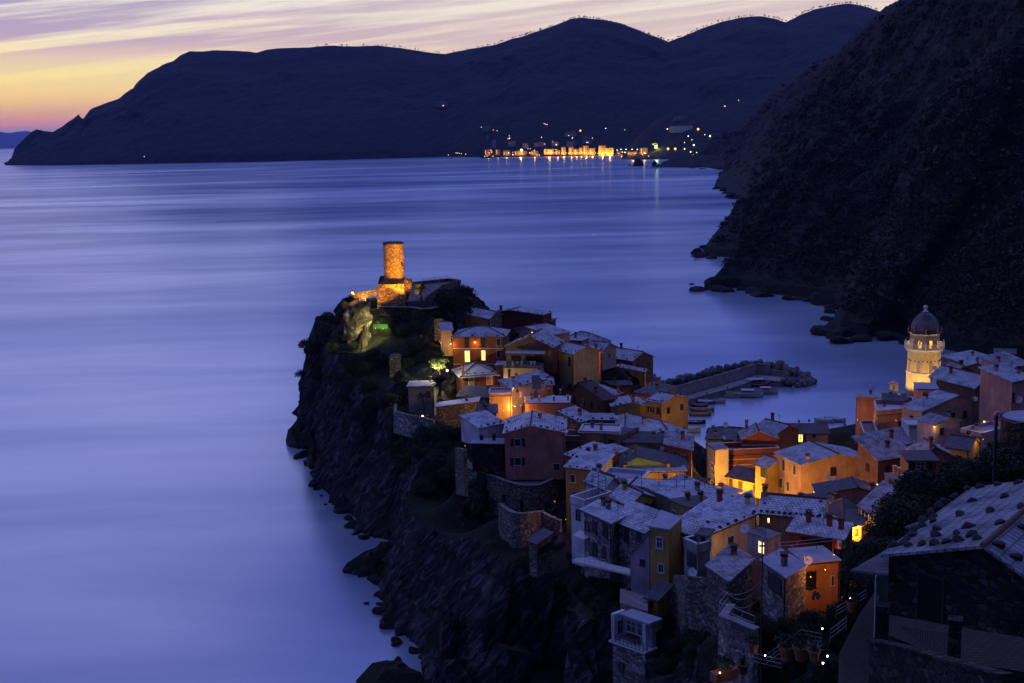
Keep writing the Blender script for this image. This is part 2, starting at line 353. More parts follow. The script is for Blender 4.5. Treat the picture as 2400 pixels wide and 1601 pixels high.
plain('soil', (.018, .018, .012), .95, 0, .5, .6); plain('paving', (.09, .06, .05), .8, 0, .3, .8); plain('hazy_land', (.2, .22, .34), .9, 0, .1, .001)  # distant coast: pale blue colour stands in for distance haze
plain('scrub', (.03, .034, .022), .8, 0, .7, .02); plain('scrub_brown', (.045, .042, .025), .8, 0, .5, .05)

def loft(name, cols, nrows, ncols, mat, amp, scale, label, seed=1, fr=(0, .4, 1), back=None, pw=1.0, subs=None, jag=0., facet=False):
    """cols: list of (shore point, top point[, mid point]) in world space"""
    K = len(cols); tt = np.linspace(0, K - 1, ncols); idx = np.minimum(tt.astype(int), K - 2); fr_ = (tt - idx)[:, None]
    A = np.array([list(c[0]) for c in cols]); B = np.array([list(c[1]) for c in cols])
    a = A[idx] * (1 - fr_) + A[idx + 1] * fr_; b_ = B[idx] * (1 - fr_) + B[idx + 1] * fr_
    rows = []
    for j in range(nrows + 1):
        t = j / nrows; p = a * (1 - t) + b_ * t
        p[:, 2] = a[:, 2] + (b_[:, 2] - a[:, 2]) * (t ** pw)
        rows.append(p)
    G = np.array(rows)                                      # rows x cols x 3
    P = G.reshape(-1, 3)
    T = np.repeat(np.linspace(0, 1, nrows + 1), ncols)
    env = np.minimum(1, T * 2.6) * (.35 + .65 * np.minimum(1, (1 - T) * 4))
    d = fbm(P * scale, 6, seed, .55) * .55 + ridged(P * scale * .8, 5, seed + 30) * .45
    if facet: d = d + (ridged(P * .045, 4, 71) * .5 + fbm(P * .11, 3, 72) * .35) * np.minimum(1, 4 * T) * .45
    P2 = P.copy(); P2[:, 2] += d * amp * env * .8
    hx = fbm(P * scale * 1.7 + 50, 5, seed + 9, .55); P2[:, 0] += hx * amp * env * (.5 if facet else 1); P2[:, 1] += fbm(P * scale * 1.3 + 90, 4, seed + 19) * amp * env * (.5 if facet else 1)
    if jag: P2[:, 2] += (T > .97) * np.abs(fbm(P * .05, 3, seed + 3)) * jag
    P2[:, 2] = np.where(T > .02, np.maximum(P2[:, 2], .2), -3)
    Gr = P2.reshape(nrows + 1, ncols, 3)
    if back is not None:
        bk = Gr[-1].copy(); bk += np.array(back); Gr = np.concatenate([Gr, bk[None]]); 
    R = Gr.shape[0]; mb = MB(); vs = Gr.reshape(-1, 3)
    mb.add([tuple(x) for x in vs], [(j * ncols + i, (j + 1) * ncols + i, (j + 1) * ncols + i + 1, j * ncols + i + 1) for j in range(R - 1) for i in range(ncols - 1)], mat, not facet)
    o = mb.build(name); tag(o, label, None, None, 'structure'); return Gr

# far mountains across the bay, from the cape to the ridge above the near slope
shore_far = [(16, 387.5), (120, 388), (330, 384.5), (560, 380.5), (800, 375), (1050, 368), (1150, 369), (1300, 367), (1500, 364), (1640, 362), (1800, 362), (2300, 362)]
sky_far = [(14, 387), (24, 381), (34, 354), (54, 329), (82, 307), (100, 312), (119, 314), (140, 303), (184, 270), (190, 277), (196, 280), (221, 257), (255, 243), (282, 235), (308, 213), (318, 209), (325, 190), (340, 173), (374, 153), (398, 145), (422, 129), (442, 121), (475, 120), (510, 119), (561, 124), (606, 127), (629, 120), (700, 114), (745, 110), (800, 112), (891, 110), (942, 114), (1000, 124), (1044, 130), (1078, 123), (1146, 107), (1231, 83), (1300, 61), (1340, 46), (1364, 43), (1400, 47), (1440, 56), (1504, 80), (1566, 101), (1590, 92), (1610, 84), (1650, 68), (1695, 54), (1740, 44), (1780, 40), (1815, 45), (1844, 55), (1875, 36), (1908, 22), (1945, 13), (1985, 9), (2030, 18), (2065, 31), (2110, 50), (2200, 80), (2300, 90)]
def interp_px(tab, u):
    us = [p[0] for p in tab]; return float(np.interp(u, us, [p[1] for p in tab]))
cols = []; us = []
for i in range(len(sky_far) - 1):
    (a, b_), (c, d_) = sky_far[i], sky_far[i + 1]; k = max(1, int((c - a) / 12))
    us += [a + (c - a) * j / k for j in range(k)]
us.append(2300)
def far_shore(u): return atz(u, interp_px(shore_far, u), 0)
for u in us:
    s = far_shore(u); t = min(1, max(0, (u - 14) / 500)); dd = s.y + 60 + 1100 * t ** .8 + max(0, u - 1200) * 1.2
    cols.append((s, atd(u, interp_px(sky_far, u), dd)))
FARG = loft('mountain', cols, 70, 900, 'mountain', 75, .003, 'dark mountain range across the bay ending in a pointed cape at sea', 3, back=(0, 500, -250), pw=.85)
def far_top(u):
    dd = far_shore(u).y + 60 + 1100 * min(1, max(0, (u - 14) / 500)) ** .8 + max(0, u - 1200) * 1.2
    return atd(u, interp_px(sky_far, u), dd)
# darker hill in front of the far town, and the low headland before it
hill = [(1455, 352), (1480, 335), (1510, 305), (1545, 275), (1580, 262), (1625, 256), (1680, 262), (1740, 290), (1850, 330)]
cols = [(atz(u, 374, 0), atd(u, v, atz(u, 374, 0).y + 420)) for u, v in hill]
HILLG = loft('hill', cols, 30, 160, 'mountain', 22, .006, 'dark wooded hill behind the far town with the pale convent', 8, back=(0, 200, -90))
head = [(1527, 391), (1536, 382), (1548, 388), (1552, 381), (1575, 372), (1600, 366), (1634, 362), (1700, 366), (1740, 372)]
cols = [(atz(u, 392.5, 0), atd(u, v, atz(u, 392, 0).y + 90)) for u, v in head]
loft('headland', cols, 12, 120, 'hillside', 7, .02, 'low dark headland before the lit far town', 11, back=(0, 60, -25))
# faint coast beyond the cape
mb = MB(); ring = []
fl = [(-60, 306), (-20, 310), (0, 309), (20, 312), (40, 309), (62, 307), (80, 311), (110, 309), (125, 318), (150, 326), (180, 334)]
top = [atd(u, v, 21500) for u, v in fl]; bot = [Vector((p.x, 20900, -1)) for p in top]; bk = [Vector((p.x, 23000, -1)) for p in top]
n = len(top); mb.add(bot + top + bk, [(i, i + 1, n + i + 1, n + i) for i in range(n - 1)] + [(n + i, n + i + 1, 2 * n + i + 1, 2 * n + i) for i in range(n - 1)], 'hazy_land', True)
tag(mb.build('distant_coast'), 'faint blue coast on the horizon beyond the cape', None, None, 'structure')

# right-hand coastal slope
pair = [((1640, 392), (1640, 372, 2900)), ((1680, 396), (1671, 322, 2900)), ((1705, 400), (1700, 316, 2800)), ((1697, 413), (1726, 313, 2700)), ((1700, 430), (1743, 293, 2600)),
        ((1670, 441), (1770, 269, 2500)), ((1700, 447), (1804, 231, 2350)), ((1697, 459), (1838, 204, 2200)), ((1730, 466), (1865, 187, 2050)), ((1788, 471), (1879, 171, 1950)), ((1779, 486), (1927, 153, 1850)),
        ((1777, 497), (1945, 141, 1750)), ((1741, 512), (1970, 120, 1650)), ((1725, 530), (1995, 99, 1580)), ((1712, 548), (2015, 82, 1500)), ((1685, 575), (2036, 65, 1430)), ((1632, 600), (2060, 42, 1350)), ((1658, 606), (2083, 22, 1270)),
        ((1736, 612), (2115, 0, 1200)), ((1729, 629), (2150, -28, 1130)), ((1699, 660), (2190, -60, 1060)), ((1640, 685), (2230, -90, 1000)), ((1712, 680), (2280, -125, 940)), ((1770, 692), (2340, -170, 880)), ((1889, 705), (2400, -220, 820)),
        ((1940, 715), (2480, -280, 760)), ((1960, 745), (2560, -330, 720)), ((1932, 772), (2640, -380, 690)), ((1945, 789), (2700, -400, 670)), ((2008, 802), (2780, -430, 650)), ((2045, 780), (2850, -450, 640)), ((2076, 784), (2950, -460, 630)), ((2120, 805), (3050, -470, 600)),
        ((2180, 822), (3150, -470, 570)), ((2246, 836), (3250, -460, 540)), ((2400, 852), (3350, -450, 500)), ((2600, 880), (3500, -440, 450))]
cols = [(atz(*a, 0), atd(*b_)) for a, b_ in pair]
SLOPE = loft('coastal_slope', cols, 150, 900, 'hillside', 30, .011, 'dark scrub-covered coastal slope dropping to the sea', 21, back=(150, 50, -60), pw=1.04, facet=True)
# scrub in clumps over the slope: nobody could count it
def blob_mesh(mb, c, r, mat, seed, n=26, leaf=.34, flat=.75):
    rr = random.Random(seed)
    for k in range(n):
        th = rr.uniform(0, 2 * PI); ph = math.acos(rr.uniform(-.35, 1)); q = rr.uniform(.55, 1.05)
        d = Vector((math.sin(ph) * math.cos(th), math.sin(ph) * math.sin(th), math.cos(ph) * flat))
        p = c + d * r * q; s = r * leaf * rr.uniform(.6, 1.4)
        a = Vector((rr.uniform(-1, 1), rr.uniform(-1, 1), rr.uniform(-1, 1))).normalized(); b2 = a.cross(d).normalized() if a.cross(d).length > .05 else Vector((1, 0, 0))
        t = (a * .6 + d * .4).normalized()
        mb.poly([p - t * s, p + b2 * s * .7, p + t * s, p - b2 * s * .7 + d * s * .3], mat)
from mathutils.bvhtree import BVHTree
def tree_of(G):
    R_, C_ = G.shape[0], G.shape[1]; return BVHTree.FromPolygons([tuple(p) for p in G.reshape(-1, 3)], [(j * C_ + i, (j + 1) * C_ + i, (j + 1) * C_ + i + 1, j * C_ + i + 1) for j in range(R_ - 1) for i in range(C_ - 1)])
STR = tree_of(SLOPE)
mb = MB(); rr = random.Random(5)
for k in range(15000):
    u, v = rr.uniform(1640, 2440), rr.uniform(-20, 840); q = ray(u, v).normalized(); h = STR.ray_cast(CAM, q)
    if h[0] is None: continue
    p = h[0]
    if p.z < 4 + 11 * rr.random(): continue
    vn = vnoise(np.array([[p.x * .012, p.y * .008, p.z * .012]]), 77)[0]
    if vn < -.3 + .45 * rr.random() and rr.random() < .8: continue
    r = 1.15 * math.exp(rr.gauss(0, .5)) * (1 + p.y / 1500)
    blob_mesh(mb, p + Vector((0, 0, r * .15)), r, 'scrub' if vn + rr.uniform(-.3, .3) < .3 else 'scrub_brown', k, 14 if p.y > 900 else 34, .3 if p.y > 900 else .19)
tag(mb.build('scrub'), 'dark scrub and small trees covering the coastal slope', 'scrub', None, 'stuff')
# ---------------------------------------------------------------- houses
BASES = []            # (x, y, z) ground points under the houses, for the terrain
HOUSES = {}
SLOT = {'d': ('glass_dark', 'trim', None), 'n': ('glass_dark', 'wood_dark', None), 'o': ('glass_dark', 'trim', 'shutter_green'), 's': (None, 'trim', 'shutter_green'), 'k': (None, 'wood_dark', 'shutter_dark'),
        'b': (None, 'wood_dark', 'shutter_brown'), 'p': (None, 'trim', 'shutter_pale'), 'L': ('lit_warm', 'trim', None), 'Y': ('lit_yellow', 'trim', 'shutter_dark'), 'P': ('lit_pale', 'trim', None),
        'D': ('glass_dark', 'wood_dark', None), 'X': ('door_dark', 'wood_dark', None), 'W': ('glass_dark', 'trim', None), 'G': ('glass_dark', 'trim', 'shutter_green')}
def window(par, p, ex, nrm, w, h, kind):
    """p: centre on the wall, ex: horizontal along wall, nrm: outward"""
    pane, fr, sh = SLOT[kind]; ez = Vector((0, 0, 1)); fw = .14 if kind == 'W' else .08; mb = MB()
    for dx, dz, sw, sh_ in ((-w / 2, 0, fw, h + fw), (w / 2, 0, fw, h + fw), (0, h / 2, w, fw), (0, -h / 2, w + .25, fw * 1.3)):
        mb.box(p + ex * dx + ez * dz + nrm * .045, (sw, .09, sh_), fr, ex)
    if kind in 'dWLoYP' and w > .7: mb.box(p + nrm * .04, (.05, .05, h), fr, ex)
    if kind in 'dW' and h > 1.2: mb.box(p + nrm * .04 + ez * h * .12, (w, .05, .05), fr, ex)
    f = part(mb, 'door' if kind in 'DX' else 'window', par)
    if pane:
        mb = MB(); mb.box(p + nrm * .012, (w - .02, .02, h - .02), pane, ex); part(mb, 'pane', f)
    if sh:
        if kind in 'osYG' or kind in 'kbp':
            for sgn in (-1, 1):
                mb = MB()
                if kind in 'skbp': c = p + ex * sgn * w / 4 + nrm * .06; sw = w / 2 - .02
                else: c = p + ex * sgn * (w / 2 + w / 4 + .08) + nrm * .05; sw = w / 2
                mb.box(c, (sw, .04, h), sh, ex)
                for q in range(int(h / .22)): mb.box(c + nrm * .03 + ez * (-h / 2 + .15 + q * .22), (sw * .8, .03, .1), sh, ex)
                part(mb, 'shutter', f)
    return f
STONES = []
BACK = {'dark maroon house highest': 5, 'wide orange gable house': 3.5, 'tall rust-red house with white': 6, 'one bright yellow window': 4, 'dark ribbed roof at the harbour mouth': 6, 'lamp-lit yellow house with brown': 3, 'pinkish house with a low grey gable': 5,
        'cream gable house with a long grey': 5, 'dark eaved house': 6, 'white ribbed gable roof right': 5, 'ochre gable lit faintly': 4, 'pinkish house with ribbed roof': 5, 'lilac gable house with ribbed': 4, 'ribbed roof patchwork': 5, 'salmon house with ribbed gable': 4.5,
        'ochre house with a big dark doorway': 5, 'white flat-roofed house with blue': 4.6, 'pinkish block with a pale tiled': 6, 'brick house behind the salmon': 4.5, 'wine-red slate': 3, 'narrow lilac house': 3, 'pale-roofed house whose left': 6, 'olive-fronted': 6, 'broad low gable with black': 6, 'mint green gable': 6,
        'house with the biggest': 6.5, 'long beige house with the biggest': 6.5, 'low maroon-fronted': 3, 'orange-walled house with a wide grey': 4.2, 'white house with flat terraces wrapped': 3.5, 'white flat-roofed part of the scaffolded': 4.5, 'round-cornered white turret': 3, 'grey terrace slab with a steel': 3}
def house(name, label, cat, A, B, d, back, h, roof, wall, rmat='slate', rise=1.5, peak=None, wins=(), over=.35, ch=(), stones=0, par=0, dish=(), ant=(), base=True, rlabel=None, cap=True, trim=None, group=None, t=.16):
    for kx, vx in BACK.items():
        if kx in label: back = vx
    a = atd(A[0], A[1], d); bq = atz(B[0], B[1], a.z); e = bq - a; Wd = e.length; e.normalize()
    n = Vector((-e.y, e.x, 0))
    if n.dot((a + bq) / 2 - CAM) < 0: n = -n
    kind_ = None
    if isinstance(back, (int, float)): s = n * back
    else:
        if back[0] == 'l': c = atz(back[1], back[2], a.z); s = c - a
        else: c = atz(back[1], back[2], a.z); s = c - bq
        ang = s.normalized().dot(e)
        if abs(ang) > .85: s = n * max(2.0, s.dot(n))
    L = s.length; sd = s.normalized(); ez = Vector((0, 0, 1)); zt = a.z; zb = zt - h
    base_p = a + e * Wd / 2 + s / 2; base_p.z = zb
    R = thing(name, label, cat, base_p, group)
    def loc(x, y, z=0): return a + e * x + sd * y + ez * z
    if base:
        for fx in (0, 1):
            for fy in (0, 1): q = loc(fx * Wd, fy * L); BASES.append((q.x, q.y, zb))
        BASES.append((base_p.x, base_p.y, zb))
    _r = random.Random(len(label) * 7 + int(d))
    if not ch and h > 4 and Wd > 3 and 'rubble' not in label: ch = [(_r.uniform(.12, .88), _r.uniform(.3, .9), _r.uniform(.4, .9)) for _ in range(_r.choice((0, 1, 1, 2)))]
    if not ant and h > 4 and Wd > 3 and 'rubble' not in label and _r.random() < .45: ant = [(_r.uniform(.1, .9), _r.uniform(.3, .8), _r.uniform(1.0, 1.9))]
    # roof as a list of top polygons in local coordinates
    o = over; pf = .5
    if peak is not None:
        q = atplane(peak[0], peak[1], a, n) if roof == 'gf' else None
        if q is not None: pf = min(.9, max(.1, (q - a).dot(e) / Wd)); rise = max(.5, q.z - a.z)
    if roof == 'flat': polys = [[(-o, -o, 0), (Wd + o, -o, 0), (Wd + o, L + o, 0), (-o, L + o, 0)]]; rz = lambda x, y: 0
    elif roof == 'gf':
        xl = -o; zl = -rise * o / (pf * Wd); zr = -rise * o / ((1 - pf) * Wd)
        polys = [[(-o, -o, zl), (pf * Wd, -o, rise), (pf * Wd, L + o, rise), (-o, L + o, zl)], [(pf * Wd, -o, rise), (Wd + o, -o, zr), (Wd + o, L + o, zr), (pf * Wd, L + o, rise)]]
        rz = lambda x, y: rise * (x / (pf * Wd) if x < pf * Wd else (Wd - x) / ((1 - pf) * Wd))
    elif roof == 'gs':
        zl = -rise * o / (L / 2)
        polys = [[(-o, -o, zl), (Wd + o, -o, zl), (Wd + o, L / 2, rise), (-o, L / 2, rise)], [(-o, L / 2, rise), (Wd + o, L / 2, rise), (Wd + o, L + o, zl), (-o, L + o, zl)]]
        rz = lambda x, y: rise * (1 - abs(y - L / 2) / (L / 2))
    elif roof == 'hip':
        k = min(Wd, L) / 2; sl = rise / k; zl = -sl * o
        if Wd >= L: r1, r2 = (k, L / 2, rise), (Wd - k, L / 2, rise)
        else: r1, r2 = (Wd / 2, k, rise), (Wd / 2, L - k, rise)
        c0, c1, c2, c3 = (-o, -o, zl), (Wd + o, -o, zl), (Wd + o, L + o, zl), (-o, L + o, zl)
        if Wd >= L: polys = [[c0, c1, r2, r1], [c1, c2, r2], [c2, c3, r1, r2], [c3, c0, r1]]
        else: polys = [[c0, c1, r1], [c1, c2, r2, r1], [c2, c3, r2], [c3, c0, r1, r2]]
        rz = lambda x, y: sl * min(x, Wd - x, y, L - y)
    elif roof == 'sb': sl = rise / L; polys = [[(-o, -o, -sl * o), (Wd + o, -o, -sl * o), (Wd + o, L + o, rise + sl * o), (-o, L + o, rise + sl * o)]]; rz = lambda x, y: sl * y
    elif roof == 'sf': sl = rise / L; polys = [[(-o, -o, rise + sl * o), (Wd + o, -o, rise + sl * o), (Wd + o, L + o, -sl * o), (-o, L + o, -sl * o)]]; rz = lambda x, y: rise - sl * y
    elif roof == 'sr': sl = rise / Wd; polys = [[(-o, -o, -sl * o), (Wd + o, -o, rise + sl * o), (Wd + o, L + o, rise + sl * o), (-o, L + o, -sl * o)]]; rz = lambda x, y: sl * x
    elif roof == 'sl': sl = rise / Wd; polys = [[(-o, -o, rise + sl * o), (Wd + o, -o, -sl * o), (Wd + o, L + o, -sl * o), (-o, L + o, rise + sl * o)]]; rz = lambda x, y: rise - sl * x
    # walls
    xs = [0, pf * Wd, Wd] if roof == 'gf' else [0, Wd]; ys = [0, L / 2, L] if roof == 'gs' else [0, L]
    mb = MB(); flip = e.cross(sd).z < 0
    def wallface(pts):
        top = [loc(x, y, max(0, rz(x, y)) if roof != 'hip' else 0) for x, y in pts]; bot = [loc(pts[0][0], pts[0][1], -h), loc(pts[-1][0], pts[-1][1], -h)]
        mb.poly([bot[0], bot[1]] + top[::-1], wall)
    wallface([(x, 0) for x in xs]); wallface([(Wd, y) for y in ys]); wallface([(x, L) for x in xs[::-1]]); wallface([(0, y) for y in ys[::-1]])
    if trim:
        for tz in trim:
            mb.box(loc(Wd / 2, -.02, tz), (Wd + .1, .1, .14), 'trim', e); mb.box(loc(Wd + .02, L / 2, tz), (L + .1, .1, .14), 'trim', sd)
    part(mb, 'wall', R)
    mb = MB()
    for p in polys: mb.prism([loc(x, y, z + t) for x, y, z in p], t, rmat)
    rf = part(mb, 'roof', R, rlabel)
    if par:
        mb = MB()
        for x0, y0, x1, y1 in ((0, 0, Wd, 0), (Wd, 0, Wd, L), (Wd, L, 0, L), (0, L, 0, 0)):
            p0, p1 = loc(x0, y0), loc(x1, y1); mb.box((p0 + p1) / 2 + ez * (par / 2 + t), ((p1 - p0).length + .2, .2, par), wall, p1 - p0); mb.box((p0 + p1) / 2 + ez * (par + t + .04), ((p1 - p0).length + .26, .28, .08), 'trim', p1 - p0)
        part(mb, 'parapet', R)
    if cap and roof in ('gf', 'gs', 'hip'):
        mb = MB(); tz = t + .03
        if roof == 'gf': mb.tube([loc(pf * Wd, -o, rise + tz), loc(pf * Wd, L + o, rise + tz)], .16, 'ridge_tile', 6)
        if roof == 'gs': mb.tube([loc(-o, L / 2, rise + tz), loc(Wd + o, L / 2, rise + tz)], .16, 'ridge_tile', 6)
        if roof == 'hip':
            mb.tube([loc(r1[0], r1[1], rise + tz), loc(r2[0], r2[1], rise + tz)], .15, 'ridge_tile', 6)
            for c, r_ in ((c0, r1), (c1, r2 if Wd >= L else r1), (c2, r2), (c3, r1 if Wd >= L else r2)): mb.tube([loc(c[0], c[1], c[2] + tz), loc(r_[0], r_[1], r_[2] + tz)], .13, 'ridge_tile', 6)
        part(mb, 'ridge_cap', rf)
    for (fx, fy, hh) in ch:
        mb = MB(); x, y = fx * Wd, fy * L; z0 = rz(x, y)
        mb.box(loc(x, y, z0 + hh / 2), (.5, .45, hh + .4), wall, e); mb.box(loc(x, y, z0 + hh + .25), (.7, .65, .08), 'ridge_tile', e)
        for q in (-.2, .2): mb.box(loc(x + q, y, z0 + hh + .4), (.08, .5, .3), 'ridge_tile', e)
        mb.box(loc(x, y, z0 + hh + .58), (.75, .7, .07), 'ridge_tile', e); part(mb, 'chimney', rf)
    for (fx, fy, hh) in ant:
        mb = MB(); x, y = fx * Wd, fy * L; z0 = rz(x, y) + t
        mb.tube([loc(x, y, z0 - .2), loc(x, y, z0 + hh)], .03, 'metal_dark', 5)
        for q in range(4): mb.tube([loc(x - .45 + q * .05, y, z0 + hh - .15 * q), loc(x + .45 - q * .05, y, z0 + hh - .15 * q)], .018, 'metal_dark', 4)
        part(mb, 'antenna', R)
    planes = {'f': (a, -n if True else n, e), 'r': (bq, None, sd), 'l': (a, None, sd)}
    nr = Vector((sd.y, -sd.x, 0)); nr = nr if nr.dot(e) > 0 else -nr
    nf = Vector((e.y, -e.x, 0)); nf = nf if nf.dot(sd) < 0 else -nf
    def wall_pt(side, u, v):
        if side == 'f': return atplane(u, v, a, nf), e, nf
        if side == 'r': return atplane(u, v, bq, nr), sd, nr
        return atplane(u, v, a, -nr), sd, -nr
    for w in wins:
        side, u0, v0, u1, v1, k = w
        p0, ex, nn = wall_pt(side, u0, (v0 + v1) / 2); p1, _, _ = wall_pt(side, u1, (v0 + v1) / 2); pt, _, _ = wall_pt(side, (u0 + u1) / 2, v0); pb, _, _ = wall_pt(side, (u0 + u1) / 2, v1)
        wd = abs((p1 - p0).dot(ex)); hg = abs(pt.z - pb.z); c, _, _ = wall_pt(side, (u0 + u1) / 2, (v0 + v1) / 2)
        window(R, c, ex, nn, max(.3, min(wd, 6)), max(.3, min(hg, 5)), k)
    for (side, u, v, r) in dish:
        p, ex, nn = wall_pt(side, u, v) if side in 'frl' else (atd(u, v, a.y + L / 2), e, nf); mb = MB()
        ax = (CAM - p).normalized() * .4 + Vector((-.5, -.6, .5)); ax.normalize(); x_ = ax.cross(ez).normalized(); y_ = x_.cross(ax)
        c = p + nn * .35; vs = [c - ax * .1] + [c + (x_ * math.cos(k * PI / 7) + y_ * math.sin(k * PI / 7)) * r for k in range(14)]
        mb.add(vs, [(0, 1 + k, 1 + (k + 1) % 14) for k in range(14)], 'dish', True); mb.tube([p - ez * .2, c - ax * .1, c + ax * .45], .03, 'metal_dark', 4); part(mb, 'satellite_dish', R)
    HOUSES[name + '|' + label] = dict(R=R, loc=loc, W=Wd, L=L, rz=rz, t=t, a=a, e=e, s=sd, z=zt, lab=label, pf=pf, rise=rise, roof=roof, polys=polys)
    H = HOUSES[name + '|' + label]
    if not wins and Wd > 3.8 and h > 4.5 and not any(q in label for q in ('blind', 'blank', 'low ', 'pillar', 'flat-roofed peach', 'glow', 'garage', 'wall', 'turret', 'shed', 'rubble stone', 'green gable', 'deck chairs', 'ribbed roof running', 'terrace slab', 'shelter', 'lean-to', 'striped gable', 'gable floor')):
        rr = random.Random(len(label) * 3 + int(Wd * 10)); nwin = max(2, int(Wd / 2.7))
        for q in range(nwin):
            for lv in range(2 if h > 8 else 1):
                if rr.random() < .2: continue
                window(R, loc(Wd * (q + .5 + rr.uniform(-.12, .12)) / nwin, 0, -1.7 - 2.9 * lv), e, nf, .85, 1.3, rr.choice('kksnbnoL' if rr.random() < .25 else 'kksnbo'))
        sx_ = Wd if nr.dot(CAM - bq) > 0 else 0; sn = nr if sx_ else -nr
        if L > 3.5 and sn.dot(CAM - loc(sx_, L / 2)) > 0:
            for q in range(max(1, int(L / 3))):
                if rr.random() < .7: window(R, loc(sx_, L * (q + .5) / max(1, int(L / 3)), -1.8), sd, sn, .8, 1.2, rr.choice('kksnb'))
    if h > 4.5 and Wd > 3 and 'tower' not in label:
        mb = MB(); mb.tube([loc(Wd - .18, -.1, -.1), loc(Wd - .18, -.1, -min(h, 8))], .055, 'metal_dark', 5); part(mb, 'drainpipe', R)
        if roof in ('sb', 'gs', 'hip', 'flat'): mb = MB(); mb.tube([loc(-over, -over - .04, -.02), loc(Wd + over, -over - .04, -.02)], .07, 'metal_dark', 5); part(mb, 'gutter', R)
    if stones:
        rr = random.Random(len(label)); per = stones
        spots = []
        for k in range(per):
            f = (k + .5) / per
            spots.append((f * Wd, .1)); 
            if k % 2 == 0: spots.append((.25 if k % 4 else Wd - .25, f * L))
        for x, y in spots:
            x += rr.uniform(-.15, .15); STONES.append((loc(x, y, rz(x, y) + t + .1), rr.uniform(.2, .34), label))
    return H
# ---------------------------------------------------------------- the village (pixel corners of each eave, distance of the first corner)
g_sp, g_rt, g_nr = 'houses on the harbour spur', 'houses on the church side', 'houses nearest the camera'
def z2(x, y): return 1050 + x / 4.702, 680 + y / 4.702
def z4(x, y): return 1300 + x / 5.873, 850 + y / 5.873
def z6(x, y): return 1300 + x / 5.873, 1050 + y / 5.873
def z7(x, y): return 1600 + x / 5.873, 960 + y / 5.873
def z8(x, y): return 1960 + x / 5.343, 700 + y / 5.343
def zb(x, y): return 1900 + x / 4.702, 930 + y / 4.702
def za(x, y): return 1300 + x / 5.873, 1230 + y / 5.873
def zc(x, y): return 1600 + x / 5.224, 1150 + y / 5.224
def z3(x, y): return 880 + x / 4.702, 850 + y / 4.702
def w(fn, side, x0, y0, x1, y1, k): a, b_ = fn(x0, y0); c, d_ = fn(x1, y1); return (side, a, b_, c, d_, k)
# --- far part of the spur
house('house', 'dark maroon house highest on the spur behind the castle, pale hipped roof', 'house', z2(500, 245), z2(1040, 275), 302, 9, 7, 'gf', 'darkred', 'slate', peak=z2(690, 222), wins=[w(z2, 'f', 945, 365, 968, 390, 'p')], ch=[(.1, .3, .8)], stones=5, group=g_sp)
house('house', 'dark maroon flat-topped wing at the right end of the highest house', 'house', z2(1040, 350), z2(1130, 352), 298, 5, 7, 'flat', 'darkred', 'slate_dark', ant=[(.8, .5, 1.2)], group=g_sp)
house('house', 'low brown house with glazed terrace beside the big dark pine', 'house', z2(185, 262), z2(455, 318), 290, ('r', *z2(590, 268)), 6, 'gs', 'brown', 'slate', 1.1, wins=[w(z2, 'r', 470, 330, 492, 378, 's'), w(z2, 'r', 524, 318, 548, 385, 's')], ch=[(.15, .5, .7)], ant=[(.6, .5, 1.3)], group=g_sp)
OH = house('house', 'large orange house with two glowing tall windows and a bright wall lamp', 'house', z2(52, 515), z2(622, 512), 272, 9, 7.6, 'hip', 'rust', 'slate', 1.5, trim=[-2.7, -6.3],
      wins=[w(z2, 'f', 186, 515, 232, 632, 'k'), w(z2, 'f', 362, 510, 410, 630, 'k'), w(z2, 'f', 186, 668, 240, 792, 'L'), w(z2, 'f', 369, 665, 413, 775, 'L'), w(z2, 'f', 532, 533, 582, 614, 's'), w(z2, 'f', 535, 660, 584, 742, 's')], stones=4, group=g_sp)
house('house', 'small lamp-lit cream annex tucked against the left side of the large orange house', 'house', z2(-70, 445), z2(45, 440), 274, 5, 6, 'sb', 'cream', 'slate', .8, wins=[w(z2, 'f', 30, 525, 50, 575, 'd')], group=g_sp)
house('house', 'white low house with skylight strip between the maroon house and the terrace house', 'house', z2(735, 430), z2(1120, 500), 284, 6, 5, 'gf', 'beige', 'slate', peak=z2(860, 405), wins=[w(z2, 'f', 742, 470, 780, 515, 'n'), w(z2, 'f', 950, 492, 1060, 512, 'P'), w(z2, 'f', 922, 458, 938, 495, 'L')], group=g_sp)
house('house', 'tall house with a dark awning terrace under a wide tiled gable roof', 'house', z2(640, 612), z2(1150, 630), 264, 8, 6, 'gf', 'brown', 'slate', peak=z2(905, 505), wins=[w(z2, 'f', 700, 720, 800, 780, 'n'), w(z2, 'f', 860, 720, 1060, 790, 'n')], stones=7, ch=[(.2, .7, .8)], group=g_sp)
TH = house('house', 'cream corner house carrying the awning terrace with white posts', 'house', z2(610, 850), z2(1005, 858), 258, 5, 9, 'flat', 'cream', 'terrace', wins=[w(z2, 'f', 664, 875, 686, 970, 'k'), w(z2, 'f', 742, 918, 756, 970, 'k'), w(z2, 'f', 1003, 860, 1010, 900, 'k')], over=.15, group=g_sp)
house('house', 'tall pale green house with three rows of dark shutters facing the lane', 'house', z2(1010, 868), z2(1170, 640), 257, 4, 14, 'sb', 'ygreen', 'slate', .8, wins=[w(z2, 'f', 1082, 825, 1105, 905, 'k'), w(z2, 'f', 1136, 815, 1154, 905, 'k'), w(z2, 'f', 1080, 955, 1100, 1040, 'k'), w(z2, 'f', 1150, 950, 1168, 1040, 'k')], group=g_sp)
